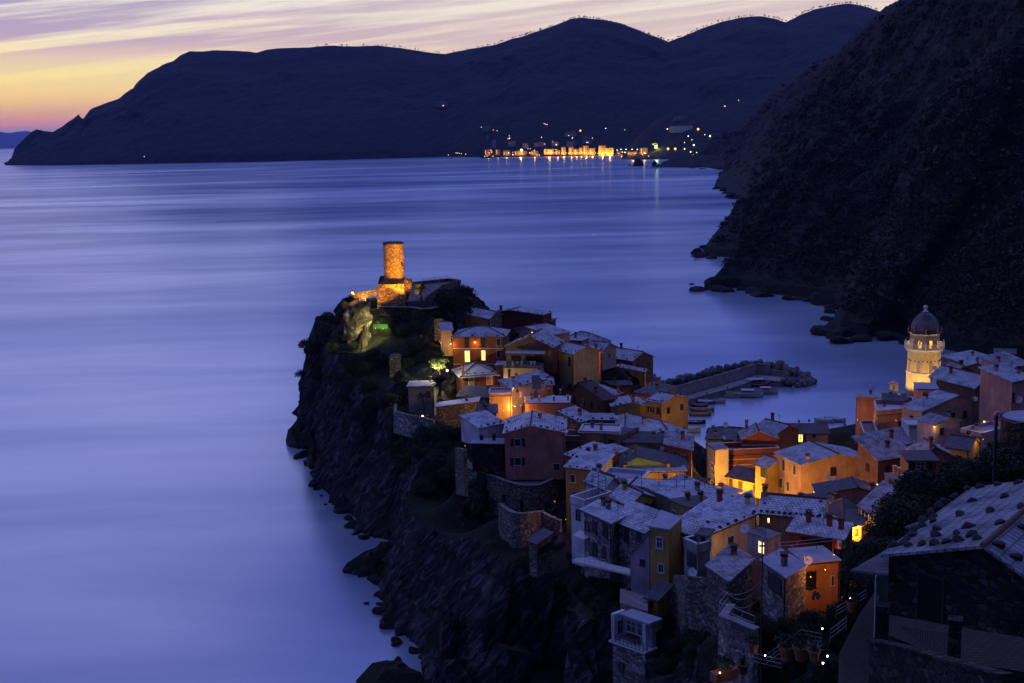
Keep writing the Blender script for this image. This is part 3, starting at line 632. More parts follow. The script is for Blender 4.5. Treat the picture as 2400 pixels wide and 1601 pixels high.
house('house', 'yellow-green house with balcony right of the tall pale green house', 'house', z2(1165, 655), z2(1380, 705), 266, 7, 13, 'gs', 'ygreen', 'slate', 1.2, wins=[w(z2, 'f', 1205, 770, 1225, 860, 'k'), w(z2, 'f', 1170, 775, 1188, 880, 'k'), w(z2, 'f', 1190, 940, 1205, 1040, 'k'), w(z2, 'f', 1213, 930, 1228, 1030, 'k'), w(z2, 'f', 1330, 740, 1350, 835, 'n')], stones=4, ch=[(.1, .2, .7)], group=g_sp)
house('house', 'ochre house with an open roof terrace and slanted white canopy', 'house', z2(1375, 830), z2(1565, 800), 272, 7, 10, 'flat', 'yellow', 'terrace', wins=[w(z2, 'f', 1455, 870, 1476, 915, 'k'), w(z2, 'f', 1505, 870, 1525, 930, 'k'), w(z2, 'f', 1538, 850, 1556, 925, 'k'), w(z2, 'f', 1450, 955, 1495, 1020, 'n')], par=.7, group=g_sp)
house('house', 'plain beige blind-walled block high above the ochre terrace house', 'house', z2(1150, 545), z2(1470, 560), 290, 5, 7, 'flat', 'tan', 'flat_grey', group=g_sp)
house('house', 'far ridge house with a steep stone-weighted roof against the sea', 'house', z2(1245, 545), z2(1540, 600), 300, 7, 5, 'hip', 'beige', 'slate', 1.9, stones=6, ant=[(.8, .5, 1.4)], group=g_sp)
house('house', 'small house whose gable glows orange from a lane lamp', 'house', z2(1480, 700), z2(1690, 690), 278, 7, 7, 'gf', 'orange', 'slate', peak=z2(1590, 655), wins=[w(z2, 'f', 1590, 720, 1660, 800, 'n')], stones=6, group=g_sp)
house('house', 'house with dark stone-weighted roof between the far ridge house and the orange gable', 'house', z2(1470, 640), z2(1700, 665), 292, 6, 5, 'gs', 'beige', 'slate', 1.3, stones=6, group=g_sp)
house('house', 'long brown house with a chimney on its dark ridge, farthest right on the spur', 'house', z2(1695, 725), z2(2030, 780), 312, 8, 6, 'gs', 'brown', 'slate', 1.7, ch=[(.3, .5, .9)], ant=[(.85, .5, 1.3)], stones=3, group=g_sp)
BO = house('house', 'wide orange gable house with a black pipe up its blank wall', 'house', z2(1620, 895), z2(2165, 905), 302, 7, 9, 'gf', 'orange', 'slate', peak=z2(1885, 850), stones=8, dish=[('f', *z2(1865, 965), .45)], group=g_sp)
house('house', 'small orange block with a tall chimney at the foot of the breakwater', 'house', z2(2170, 1005), z2(2295, 1010), 304, 5, 9, 'flat', 'orange', 'slate_dark', ch=[(.2, .3, 1.6), (.7, .5, .9)], group=g_sp)
house('house', 'wine-red slate roofed house with a round dish in the middle of the spur', 'house', z2(1350, 1110), z2(1715, 1215), 252, 12, 7, 'gf', 'brown', 'slate_red', peak=z2(1445, 1025), ch=[(.35, .3, .8), (.7, .2, .8)], dish=[('x', *z2(1535, 1135), .5)], group=g_sp)
RT = house('house', 'pinkish block with a pale tiled roof terrace ringed by stub pillars', 'house', z2(848, 1245), z2(1335, 1245), 236, 8, 9, 'flat', 'salmon', 'flat_white', over=.1, wins=[w(z2, 'l', 818, 1270, 840, 1330, 'b')], group=g_sp)
OB = house('house', 'flat-roofed peach block glowing from the alley lamp beside it', 'house', z2(455, 1165), z2(700, 1160), 236, 5, 9, 'flat', 'peach', 'flat_grey', par=.35, over=.1, group=g_sp)
house('house', 'narrow lilac house under a tilted grey roof beside the lit alley', 'house', z2(690, 1075), z2(1130, 965), 243, 5, 8, 'sb', 'lilac', 'slate', 1.0, wins=[w(z2, 'f', 758, 1085, 770, 1120, 'b')], stones=6, group=g_sp)
house('house', 'little orange wing behind the roof terrace with stub pillars', 'house', z2(1040, 1045), z2(1158, 1040), 249, 5, 6, 'gs', 'orange', 'slate', .9, stones=3, group=g_sp)
DR = house('house', 'small dark red house with a low hipped roof and pale closed shutters', 'house', z2(165, 940), z2(520, 915), 257, 8, 7, 'hip', 'darkred', 'slate', 1.7, over=.9, wins=[w(z2, 'f', 226, 965, 288, 1055, 'p'), w(z2, 'f', 424, 952, 486, 1040, 'p')], stones=4, ch=[(.02, .1, 1.6)], group=g_sp)
house('house', 'narrow lamp-lit orange house with an iron balcony behind the dark red house', 'house', z2(530, 830), z2(625, 830), 264, 4, 11, 'flat', 'orange', 'slate', wins=[w(z2, 'f', 552, 950, 590, 1050, 's')], group=g_sp)
# --- garden buildings on the seaward terrace
house('outbuilding', 'plain grey garden building with a white slab canopy', 'outbuilding', z3(360, 265), z3(640, 260), 248, 5, 8, 'flat', 'concrete', 'flat_grey', group=g_sp)
house('outbuilding', 'low stone building with white flat roof and a framed skylight', 'outbuilding', z3(670, 490), z3(1130, 430), 232, ('r', *z3(1150, 385)), 7, 'flat', 'stone', 'flat_white', over=.2, group=g_sp)
house('outbuilding', 'dark lean-to roof behind the white flat roof with skylight', 'outbuilding', z3(905, 375), z3(1250, 385), 243, 6, 6, 'sb', 'concrete', 'slate_dark', .8, group=g_sp)
house('outbuilding', 'small open shelter under a dark roof in the shadowed garden', 'outbuilding', z3(1140, 560), z3(1330, 555), 224, 4, 4.5, 'sb', 'stone', 'slate_dark', .6, group=g_sp)
# --- middle of the spur
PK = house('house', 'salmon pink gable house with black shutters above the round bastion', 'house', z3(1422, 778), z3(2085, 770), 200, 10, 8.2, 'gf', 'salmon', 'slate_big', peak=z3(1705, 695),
      wins=[w(z3, 'f', 1530, 838, 1603, 922, 'G'), w(z3, 'f', 1530, 1045, 1605, 1132, 'G'), w(z3, 'f', 1960, 1110, 2030, 1190, 's')], stones=9, group=g_sp)
house('house', 'white-walled annex left of the salmon gable house, pale shed roof', 'house', z3(1140, 718), z3(1415, 668), 206, 6, 3.6, 'sb', 'white', 'slate_big', 1.0, stones=4, group=g_sp)
house('outbuilding', 'dark open pergola shed in front of the white-walled annex', 'outbuilding', z3(1060, 890), z3(1400, 895), 203, 3, 5, 'flat', 'stone_dark', 'awning', wins=[w(z3, 'f', 1100, 930, 1300, 1000, 'n')], group=g_sp)
house('house', 'brick house behind the salmon gable house, snow-pale gable roof', 'house', z3(1960, 605), z3(2255, 655), 216, 8, 8, 'gf', 'stone_warm', 'slate_big', peak=z3(2012, 530), wins=[w(z3, 'f', 2145, 755, 2190, 825, 'n')], stones=5, group=g_sp)
house('house', 'low house with a pale terrace and iron pipe behind the brick house', 'house', z4(355, 785), z4(835, 790), 214, ('r', *z4(800, 755)), 6, 'sb', 'tan', 'slate', .5, wins=[w(z4, 'f', 510, 830, 540, 870, 'n')], stones=4, group=g_sp)
house('house', 'flat white terrace roof in front of the low tan house', 'house', z4(350, 965), z4(880, 975), 205, 5, 6, 'flat', 'tan', 'flat_white', par=.2, group=g_sp)
house('house', 'large pale hipped roof in the middle of the spur below the olive house', 'house', z4(965, 965), z4(1540, 830), 222, 11, 6, 'hip', 'grey', 'slate', 1.8, ch=[(.55, .1, .9), (.4, .4, .8)], ant=[(.2, .3, 1.5)], group=g_sp)
DG = house('house', 'broad low gable with black shadowed front and pale tiled roof over the harbour', 'house', z4(1040, 1075), z4(1890, 1045), 206, 11, 6, 'gf', 'brown', 'slate', peak=z4(1540, 925), stones=9, ch=[(.12, .1, 1.2)], dish=[('f', *z4(1480, 990), .45), ('f', *z4(1680, 990), .45)], group=g_sp)
house('house', 'olive-fronted house with a low pale gable roof near the harbour', 'house', z4(790, 605), z4(1270, 590), 240, 9, 7, 'gf', 'olive', 'slate', peak=z4(1085, 545), stones=6, ch=[(.62, .1, .9)], group=g_sp)
house('house', 'mustard house at the corner of the harbour road beside the olive house', 'house', z4(1275, 520), z4(1470, 560), 242, 8, 9, 'gs', 'yellow', 'slate', 1.0, stones=6, group=g_sp)
house('house', 'pale-roofed house whose left wall glows vivid orange', 'house', z4(690, 500), z4(930, 420), 254, 8, 9, 'sb', 'orange', 'slate', 1.2, stones=3, ch=[(.9, .1, .9)], group=g_sp)
house('house', 'small mustard house with a ribbed grey roof behind the mustard corner house', 'house', z4(1110, 410), z4(1420, 470), 262, 6, 6, 'sb', 'yellow', 'pantile_dark', 1.2, stones=3, group=g_sp)
house('house', 'low orange store with a cluttered flat roof below the wide orange gable', 'house', z4(690, 320), z4(1060, 310), 282, 5, 6, 'flat', 'orange', 'slate_dark', ch=[(.4, .4, .8), (.95, .4, .7)], wins=[w(z4, 'f', 700, 390, 790, 405, 'n')], group=g_sp)
house('house', 'mottled plaster house with a ribbed grey roof and rust-brown front by the quay', 'house', z4(1525, 1125), z4(1880, 1200), 199, ('r', *z4(1895, 1085)), 8, 'sb', 'rust', 'pantile', .8, wins=[], over=.5, group=g_sp)
house('house', 'beige box with a blank lit wall left of the mottled ribbed roof', 'house', z4(965, 1100), z4(1520, 1105), 202, 5, 6, 'sb', 'beige', 'slate_dark', .5, dish=[('f', *z4(1478, 1170), .45)], group=g_sp)
GG = house('house', 'house with mint green gable panels under a wide dark roof', 'house', z6(845, 280), z6(1800, 268), 190, 13, 7, 'gf', 'green', 'slate_dark', peak=z6(1135, 120), over=.6, group=g_sp, ch=[(.15, .3, .7), (.25, .4, .8)])
house('house', 'ochre house with a strip of pale roof right of the bastion', 'house', z6(150, 265), z6(605, 312), 184, 6, 11, 'sb', 'olive', 'slate_big', .9, stones=4, wins=[], group=g_sp)
house('house', 'low house with white roof and rust-red edge behind the ochre house', 'house', z6(150, 90), z6(490, 195), 194, 6, 6, 'sb', 'rust', 'slate_big', .9, stones=5, group=g_sp)
house('house', 'tall peach house with a thin pipe left of the green gable', 'house', z6(480, 20), z6(722, 105), 199, 5, 11, 'flat', 'peach', 'slate', wins=[w(z6, 'f', 620, 30, 680, 95, 'n')], group=g_sp)
house('house', 'sliver of lime green wall between the peach house and the green gable', 'house', z6(705, 40), z6(785, 30), 196, 4, 12, 'flat', 'lime', 'slate', group=g_sp)
house('house', 'pale ribbed roof above the peach house with a clay pot chimney', 'house', z4(400, 1130), z4(650, 1165), 206, 6, 6, 'sb', 'peach', 'pantile', 1.2, stones=3, group=g_sp)
house('house', 'sand coloured house with an open terrace right of the salmon gable house', 'house', z4(145, 1080), z4(400, 1085), 208, 4, 7, 'flat', 'salmon', 'terrace', par=.8, group=g_sp)
house('house', 'blind ochre wall house along the lane behind the lime green wall', 'house', z4(720, 985), z4(900, 1010), 204, 5, 8, 'flat', 'olive', 'slate_dark', wins=[w(z4, 'f', 745, 1060, 830, 1200, 'n')], group=g_sp)
# --- near row above the cove
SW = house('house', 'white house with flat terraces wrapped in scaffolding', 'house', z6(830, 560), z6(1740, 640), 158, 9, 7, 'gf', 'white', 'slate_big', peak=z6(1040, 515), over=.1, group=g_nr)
house('house', 'white flat-roofed part of the scaffolded house with low walls', 'house', z6(630, 455), z6(1180, 500), 163, 8, 6, 'flat', 'white', 'flat_grey', par=.5, over=.05, group=g_nr)
house('house', 'cream wall under the green gable lit by a hidden lamp', 'house', z6(855, 340), z6(1805, 318), 187, 2.5, 6, 'flat', 'peach', 'slate', over=.25, group=g_nr)
house('house', 'round-cornered white turret at the left of the scaffolding', 'house', z6(425, 470), z6(680, 560), 158, 5, 6, 'gs', 'white', 'slate_big', 1.3, wins=[w(z6, 'f', 450, 640, 640, 760, 'n')], group=g_nr)
house('house', 'white terrace house with glass-railed balcony above the cove', 'house', z6(225, 775), z6(420, 830), 152, 5, 8, 'flat', 'white', 'flat_grey', par=.9, over=.05, wins=[w(z6, 'f', 297, 850, 350, 990, 'n')], group=g_nr)
house('house', 'small yellow house with pale tiled roof and window bay above the stone house', 'house', z6(790, 660), z6(1035, 782), 150, ('r', *z6(1350, 665)), 4.5, 'gs', 'yellow', 'slate_big', 1.0, wins=[w(z6, 'f', 857, 730, 897, 795, 'k'), w(z6, 'f', 960, 775, 1000, 850, 'k'), w(z6, 'r', 1115, 790, 1180, 895, 'n'), w(z6, 'r', 1200, 770, 1275, 880, 'n'), w(z6, 'r', 1290, 770, 1355, 885, 'n')], dish=[('x', *z6(1070, 890), .4)], group=g_nr)
house('house', 'stone house with a broad flat pale roof over the cove cliff', 'house', z6(400, 855), z6(782, 1028), 143, ('r', *z6(1040, 890)), 8.5, 'flat', 'stone_light', 'slate_big', over=.5, wins=[w(z6, 'f', 425, 1020, 475, 1140, 'n'), w(z6, 'f', 522, 1010, 582, 1180, 'k'), w(z6, 'f', 665, 1050, 730, 1225, 'k'), w(z6, 'f', 515, 1320, 592, 1500, 'k'), w(z6, 'f', 668, 1360, 700, 1500, 'n')], group=g_nr)
house('house', 'stone house with tall dark windows under a sloping pale roof', 'house', z6(885, 1035), z6(1275, 1185), 139, ('r', *z6(1395, 1010)), 8.5, 'sb', 'stone_light', 'slate_big', 1.2, over=.3, wins=[w(z6, 'f', 962, 1095, 1025, 1300, 'k'), w(z6, 'f', 1130, 1160, 1185, 1310, 'k')], group=g_nr)
house('outbuilding', 'little wedge-roofed dormer house with dark blue roof', 'house', z6(1595, 720), z6(1870, 890), 145, 4, 5, 'sr', 'olive', 'slate_dark', .6, group=g_nr)
house('house', 'grey terrace slab with a steel flue behind the yellow tower house', 'house', z6(1290, 1070), z6(1700, 960), 138, 6, 5, 'flat', 'olive', 'flat_grey', over=.2, group=g_nr)
YT = house('house', 'narrow mustard tower house with white-framed windows', 'house', z6(1297, 1085), z6(1572, 1130), 130.5, 3.5, 9, 'sb', 'yellow', 'flat_grey', .4, over=.15, wins=[w(za, 'f', 1402, 170, 1488, 325, 'W'), w(za, 'f', 1425, 540, 1508, 660, 'W'), w(za, 'f', 1400, 832, 1450, 890, 'W')], group=g_nr)
house('house', 'lilac-grey house with a steep stone-weighted roof leaning on the mustard tower', 'house', za(1050, 385), za(1300, 425), 131.5, 1.6, 7.5, 'sr', 'lilac', 'pantile', 2.6, over=.2, wins=[w(za, 'f', 1178, 480, 1235, 565, 'n')], stones=4, group=g_nr)
house('house', 'dark red house with green windows right of the mustard tower', 'house', z6(1565, 1090), z6(1965, 1225), 134, 8, 8, 'sb', 'red', 'slate_big', 2.2, over=.25, wins=[w(za, 'f', 1632, 100, 1690, 290, 's'), w(za, 'f', 1718, 460, 1785, 620, 's')], ch=[(.35, .85, 1.0)], group=g_nr)
GB = house('house', 'weathered cream house with one dark shuttered window and striped metal roof', 'house', zc(300, 545), zc(905, 290), 124, ('l', *zc(255, 300)), 8.5, 'sb', 'cream', 'slate_big', .5, over=.3, wins=[w(zc, 'f', 545, 555, 620, 672, 's')], stones=6, rlabel='pale standing-seam roof weighted with dark stones', group=g_nr)
house('house', 'slim grey stair tower joined to the weathered cream house', 'house', zc(178, 545), zc(292, 560), 122.5, 2, 11, 'flat', 'grey', 'slate_dark', over=.25, wins=[w(zc, 'f', 235, 570, 270, 625, 'n'), w(zc, 'f', 235, 855, 272, 920, 'n')], group=g_nr)
house('house', 'grey balcony house with shuttered loggia left of the stair tower', 'house', zc(20, 700), zc(185, 775), 123, 1.6, 8, 'flat', 'concrete', 'terrace', par=.9, over=.05, wins=[w(zc, 'f', 62, 765, 165, 935, 'k')], dish=[('f', *zc(155, 990), .5)], group=g_nr)
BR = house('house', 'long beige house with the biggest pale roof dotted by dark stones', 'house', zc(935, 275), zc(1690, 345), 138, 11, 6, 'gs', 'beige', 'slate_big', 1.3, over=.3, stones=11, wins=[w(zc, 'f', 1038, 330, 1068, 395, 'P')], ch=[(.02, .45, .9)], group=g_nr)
house('house', 'house behind the longest roof with plain pale roofing toward the lit street', 'house', zc(290, 290), zc(700, 120), 145, 9, 6, 'sb', 'beige', 'slate_big', 1.6, stones=5, group=g_nr)
house('house', 'low maroon-fronted house with chimneys on a stone-weighted roof', 'house', zc(1300, 500), zc(1960, 600), 127, 7, 5, 'sb', 'darkred', 'slate_big', .7, over=.3, stones=8, ch=[(.25, .75, .9), (.65, .7, .9), (.88, .6, .8)], wins=[w(zc, 'f', 1460, 580, 1700, 640, 'n')], group=g_nr)
house('house', 'grey-blue terrace house with an iron balcony and a glowing window', 'house', zc(800, 520), zc(1045, 600), 121, ('r', *zc(1200, 540)), 7, 'flat', 'grey', 'terrace', over=.1, wins=[w(zc, 'f', 928, 620, 1005, 770, 'P')], dish=[('x', *zc(790, 455), .5)], group=g_nr)
house('house', 'stone garage house with flat slate slab roof and double door', 'house', zc(960, 860), zc(1265, 1072), 112, ('r', *zc(1510, 930)), 6, 'flat', 'stone_light', 'flat_grey', over=.15, wins=[w(zc, 'f', 1052, 1040, 1210, 1240, 'k')], group=g_nr)
OT = house('house', 'orange-walled house with a wide grey roof terrace and flag', 'house', zc(1500, 900), zc(1930, 860), 116, 9, 8.5, 'flat', 'orange', 'flat_grey', over=.1, wins=[w(zc, 'f', 1815, 1040, 1850, 1160, 's'), w(zc, 'f', 1510, 990, 1630, 1200, 'n')], dish=[('f', *zc(1520, 840), .45)], group=g_nr)
house('house', 'striped tin roof shed on a tall stone wall under the weathered cream house', 'outbuilding', zc(300, 925), zc(565, 1110), 117, ('r', *zc(860, 860)), 7, 'sb', 'stone', 'pantile', .15, over=.3, group=g_nr)
# --- lit street between the two halves of the village
RS = house('house', 'tall rust-red gable floor with white string courses above the harbour square', 'house', (1739, 1029), (1823, 1029), 224, 6, 4.2, 'gf', 'rust', 'pantile', peak=(1779, 1012), trim=[-1.2, -2.3, -3.4], over=.3, ch=[(.2, .9, 1.2)], group=g_rt)
RB = house('house', 'rust-red block with quoins and corner balcony carrying the striped gable', 'house', (1701, 1067), (1826, 1062), 221, ('l', 1677, 1052), 11, 'flat', 'rust', 'terrace', par=.9, over=.2, trim=[-.9, -2.0, -3.1, -4.2, -5.3], wins=[('l', 1690, 1070, 1696, 1092, 'b'), ('l', 1691, 1112, 1696, 1137, 'b'), ('l', 1688, 1150, 1696, 1165, 'n')], group=g_rt)
house('house', 'narrow cream house with a stack of glazed bays facing the harbour', 'house', z7(345, 470), z7(450, 560), 222, 2.5, 14, 'flat', 'cream', 'pantile', over=.15, wins=[w(z7, 'f', 392, 740, 445, 810, 'W'), w(z7, 'f', 392, 830, 445, 900, 'W'), w(z7, 'f', 392, 985, 440, 1060, 'W')], group=g_rt)
house('house', 'dark ribbed roof at the harbour mouth with a round dish on its ridge', 'house', z7(330, 400), z7(690, 420), 236, 9, 9, 'sb', 'cream', 'pantile_dark', .6, dish=[('x', *z7(595, 200), .6)], ch=[(.3, .2, .9), (.12, .7, .7)], group=g_rt)
house('house', 'long low house with one bright yellow window behind the striped gable', 'house', z7(1270, 328), z7(2010, 330), 254, 8, 5, 'sb', 'grey', 'slate_dark', 1.0, wins=[w(z7, 'f', 1585, 340, 1655, 448, 'Y'), w(z7, 'f', 1795, 345, 1825, 385, 'n')], group=g_rt)
house('house', 'small dark roof with two chimney stacks above the striped gable', 'house', z7(1000, 250), z7(1300, 330), 240, 6, 5, 'gs', 'brown', 'slate', 1.2, ch=[(.0, .8, 1.3)], group=g_rt)
YL = house('house', 'lamp-lit yellow house with brown shutters below the striped gable', 'house', z7(612, 915), z7(1010, 1005), 208, 7, 9, 'sb', 'yellow', 'slate_dark', 1.0, wins=[w(z7, 'f', 648, 960, 686, 1085, 'b'), w(z7, 'f', 770, 990, 820, 1115, 'b'), w(z7, 'f', 975, 1045, 1005, 1140, 'b')], group=g_rt)
house('house', 'little balcony house with green shutters between striped gable and peach house', 'house', z7(1000, 745), z7(1165, 800), 203, 5, 6, 'gs', 'yellow', 'slate', .9, wins=[w(z7, 'f', 1070, 800, 1150, 940, 's')], par=0, group=g_rt)
PH = house('house', 'big peach house with a stone-weighted roof and brown side gable', 'house', z7(1632, 765), z7(2640, 700), 194, ('l', *z7(1280, 592)), 13, 'gf', 'peach', 'slate', peak=z7(2140, 618), over=.3, stones=9, ch=[(.12, .1, .7)],
      wins=[w(z7, 'l', 1375, 690, 1412, 845, 's'), w(z7, 'l', 1525, 765, 1562, 900, 's'), w(z7, 'l', 1240, 900, 1275, 1030, 's'), w(z7, 'l', 1335, 945, 1375, 1080, 's'), w(z7, 'l', 1435, 995, 1475, 1130, 's'), w(z7, 'f', 2035, 795, 2105, 905, 'k')], group=g_rt)
house('house', 'pinkish house with a low grey gable and roof clutter below the peach house', 'house', zb(80, 1080), zb(765, 1085), 177, 7, 6, 'gf', 'pink', 'slate_dark', peak=zb(520, 1000), ch=[(.88, .1, .8)], dish=[('x', *zb(305, 985), .5), ('x', *zb(300, 888), .3)], group=g_rt)
HY = house('house', 'yellow house lit by the street under a dark hipped roof', 'house', zb(130, 1230), zb(365, 1345), 166, ('r', *zb(600, 1235)), 9, 'hip', 'yellow', 'slate_dark', 1.5, over=.35, wins=[w(zb, 'f', 290, 1335, 330, 1395, 'b'), w(zb, 'f', 150, 1270, 195, 1310, 'b')], group=g_rt)
house('house', 'orange cottage with frosted ribbed roof and a white pergola', 'house', zb(525, 1205), zb(735, 1330), 160, ('r', *zb(1010, 1180)), 7, 'sb', 'orange', 'pantile', 1.6, over=.3, wins=[w(zb, 'f', 560, 1260, 640, 1370, 'W'), w(zb, 'f', 655, 1340, 700, 1430, 'W')], group=g_rt)
house('house', 'low lit eave strip with brown shutters along the street', 'house', zb(-60, 1090), zb(110, 1195), 172, 3, 6, 'flat', 'yellow', 'slate_dark', wins=[w(zb, 'f', 10, 1150, 35, 1185, 'b'), w(zb, 'f', 60, 1170, 85, 1205, 'b')], group=g_rt)
house('house', 'pale slatted roof beside the lit street behind the longest roof', 'house', zc(1385, 205), zc(1600, 265), 152, ('r', *zc(1700, 240)), 6, 'sb', 'yellow', 'pantile', .9, ch=[(.0, .6, .6)], group=g_rt)
house('house', 'narrow lane house with green shutters at the head of the harbour', 'house', z7(250, 1160), z7(500, 1245), 172, 4, 7, 'sb', 'olive', 'slate', .5, wins=[w(z7, 'f', 290, 1210, 325, 1340, 's'), w(z7, 'f', 365, 1235, 405, 1340, 's')], over=.4, group=g_rt)
house('house', 'brown shed-roofed wall house running down to the yellow street corner', 'house', zc(1690, 330), zc(2005, 450), 140, 1.0, 5, 'flat', 'tan', 'slate_dark', group=g_rt)
house('house', 'bright yellow corner house where the street bends', 'house', zb(340, 1400), zb(560, 1420), 156, 6, 8, 'flat', 'yellow', 'slate_dark', wins=[w(zb, 'f', 490, 1460, 520, 1530, 'b')], group=g_rt)
# --- church side
OC = house('house', 'large orange-pink house with pilasters and a white floored roof terrace', 'house', zb(735, 205), zb(1165, 165), 236, ('l', *zb(700, 90)), 15, 'flat', 'peach', 'flat_white', par=.8, over=.1, wins=[w(zb, 'f', 963, 270, 1032, 370, 'k'), w(zb, 'f', 820, 478, 878, 510, 'k')], group=g_rt)
house('house', 'lower orange house with a dark roof terrace left of the pilastered house', 'house', zb(590, 430), zb(735, 425), 232, ('l', *zb(545, 300)), 11, 'flat', 'orange', 'terrace', par=.4, over=.1, group=g_rt)
house('house', 'house with a frosted roof and railings left of the church tower', 'house', z8(260, 1290), z8(860, 1330), 252, ('l', *z8(250, 1180)), 9, 'sf', 'salmon', 'slate', 1.0, stones=7, ant=[(.35, .3, 2.0)], wins=[w(z8, 'f', 815, 1315, 870, 1370, 'n')], group=g_rt)
house('house', 'grey roof block with skylight directly under the bell tower', 'house', z8(590, 1275), z8(865, 1285), 245, 4, 7, 'sb', 'pink', 'slate_dark', .5, group=g_rt)
house('house', 'pinkish rooftop cube with a single square window', 'house', z8(1012, 1135), z8(1285, 1140), 232, 6, 8, 'flat', 'pink', 'flat_grey', over=.12, wins=[w(z8, 'f', 1085, 1180, 1135, 1265, 'n')], dish=[('x', *z8(1222, 1025), .5)], group=g_rt)
house('house', 'cream gable house with a long grey roof slope beside the pinkish cube', 'house', z8(1070, 1420), z8(1850, 1300), 216, 11, 9, 'gf', 'cream', 'slate', peak=z8(1535, 1210), over=.3, dish=[('f', *z8(1720, 1250), .5)], group=g_rt)
house('house', 'dark eaved house with a stone-weighted roof below the bell tower', 'house', z8(1180, 975), z8(1740, 1115), 246, 9, 7, 'gs', 'brown', 'slate', 1.9, stones=9, ch=[(.3, .3, .9)], dish=[('x', *z8(1253, 870), .5)], group=g_rt)
house('house', 'house with a white ribbed gable roof right of the bell tower', 'house', z8(1440, 940), z8(1755, 920), 264, 8, 10, 'gf', 'brown', 'pantile', peak=z8(1595, 848), group=g_rt)
house('house', 'ochre gable lit faintly behind the white ribbed roof', 'house', z8(1625, 845), z8(1870, 850), 286, 9, 8, 'gf', 'yellow', 'slate', peak=z8(1775, 808), ant=[(.1, .2, 2.0)], group=g_rt)
house('house', 'tall narrow pinkish house with long shutters at the far right lane', 'house', z8(1830, 920), z8(2050, 1130), 226, 6, 15, 'sb', 'pink', 'pantile', 1.0, wins=[w(z8, 'f', 1848, 940, 1868, 1030, 'p'), w(z8, 'f', 1900, 1020, 1920, 1120, 'p'), w(z8, 'f', 1955, 1080, 1980, 1200, 'p')], group=g_rt)
house('house', 'lilac roof-terrace house between the tall pinkish house and the right edge', 'house', z8(1940, 940), z8(2120, 1010), 222, 6, 10, 'flat', 'lilac', 'flat_grey', par=.6, group=g_rt)
house('house', 'pinkish house with ribbed roof at the right edge of the village', 'house', z8(2135, 885), z8(2420, 815), 214, 7, 12, 'sb', 'pink', 'pantile', 1.4, over=.3, ch=[(-.05, .3, 1.2)], group=g_rt)
house('house', 'pink box house with a tilted pale roof and round dish at the right edge', 'house', z8(2205, 1045), z8(2450, 990), 196, 6, 12, 'sb', 'pink', 'slate', 1.4, dish=[('f', *z8(2262, 1262), .6)], wins=[w(z8, 'f', 2205, 1180, 2225, 1300, 'n')], group=g_rt)
house('house', 'rooftop shack with aerials highest on the church side', 'house', z8(1990, 690), z8(2240, 700), 262, 6, 8, 'flat', 'stone', 'slate_dark', ant=[(.1, .3, 2.4), (.3, .3, 2.0)], group=g_rt)
house('house', 'shed roof with long gutter rising to the rooftop shack', 'house', z8(1610, 815), z8(1990, 745), 292, 7, 6, 'sb', 'grey', 'slate', .8, group=g_rt)
house('house', 'lilac gable house with ribbed white roof and a square dark window', 'house', zb(1370, 310), zb(1655, 265), 194, 8, 10, 'gf', 'lilac', 'pantile', peak=zb(1535, 235), wins=[w(zb, 'f', 1425, 345, 1465, 418, 'n')], over=.3, group=g_rt)
house('house', 'lower lilac house with a sunken roof terrace right of the ribbed gable', 'house', zb(1655, 395), zb(1885, 445), 192, 8, 9, 'flat', 'lilac', 'flat_grey', par=.5, over=.1, group=g_rt)
house('house', 'white flat-roofed house with blue shade walls left of the lilac gable', 'house', zb(1085, 330), zb(1350, 325), 206, 7, 7, 'flat', 'white', 'flat_white', over=.1, par=.15, group=g_rt)
house('house', 'long mottled tile roof running down beneath the white flat roof', 'house', zb(705, 595), zb(1375, 455), 200, 5, 6, 'sb', 'stone', 'pantile', 1.3, over=.3, stones=3, group=g_rt)
house('house', 'ribbed roof patchwork with small chimneys left of the salmon terrace house', 'house', zb(745, 700), zb(1130, 640), 186, 8, 6, 'sb', 'brown', 'pantile', 2.0, ch=[(.9, .9, .9), (.55, .5, .6)], stones=4, group=g_rt)
house('house', 'salmon house with ribbed gable roof and a tall chimney', 'house', zb(1145, 672), zb(1590, 660), 176, 8, 6, 'gf', 'salmon', 'pantile', peak=zb(1370, 555), over=.35, ch=[(.4, .05, 1.2)], group=g_rt)
house('house', 'ochre house with a big dark doorway behind the salmon ribbed gable', 'house', zb(1490, 555), zb(1740, 590), 184, 8, 8, 'gs', 'yellow', 'pantile_dark', 1.3, wins=[w(zb, 'f', 1590, 650, 1660, 750, 'n')], group=g_rt)
TG = house('house', 'terrace house with glazed front and stub pillars below the salmon gable', 'house', zb(1075, 705), zb(1390, 705), 170, 5, 6, 'flat', 'orange', 'slate_dark', over=.4, wins=[w(zb, 'f', 1090, 725, 1150, 850, 'n'), w(zb, 'f', 1165, 725, 1255, 820, 'd'), w(zb, 'f', 1285, 725, 1340, 840, 'n')], group=g_rt)
TT = house('house', 'pinkish rounded base carrying the terrace with two red deck chairs', 'house', zb(1000, 960), zb(1330, 935), 162, 5, 8, 'flat', 'pink', 'terrace', over=.1, group=g_rt)
house('house', 'shuttered grey lane house under the round tower', 'house', zb(1930, 560), zb(2010, 720), 168, 5, 10, 'flat', 'grey', 'slate_dark', wins=[w(zb, 'f', 1975, 620, 2000, 700, 'p')], group=g_rt)
print('HOUSES', len(HOUSES))
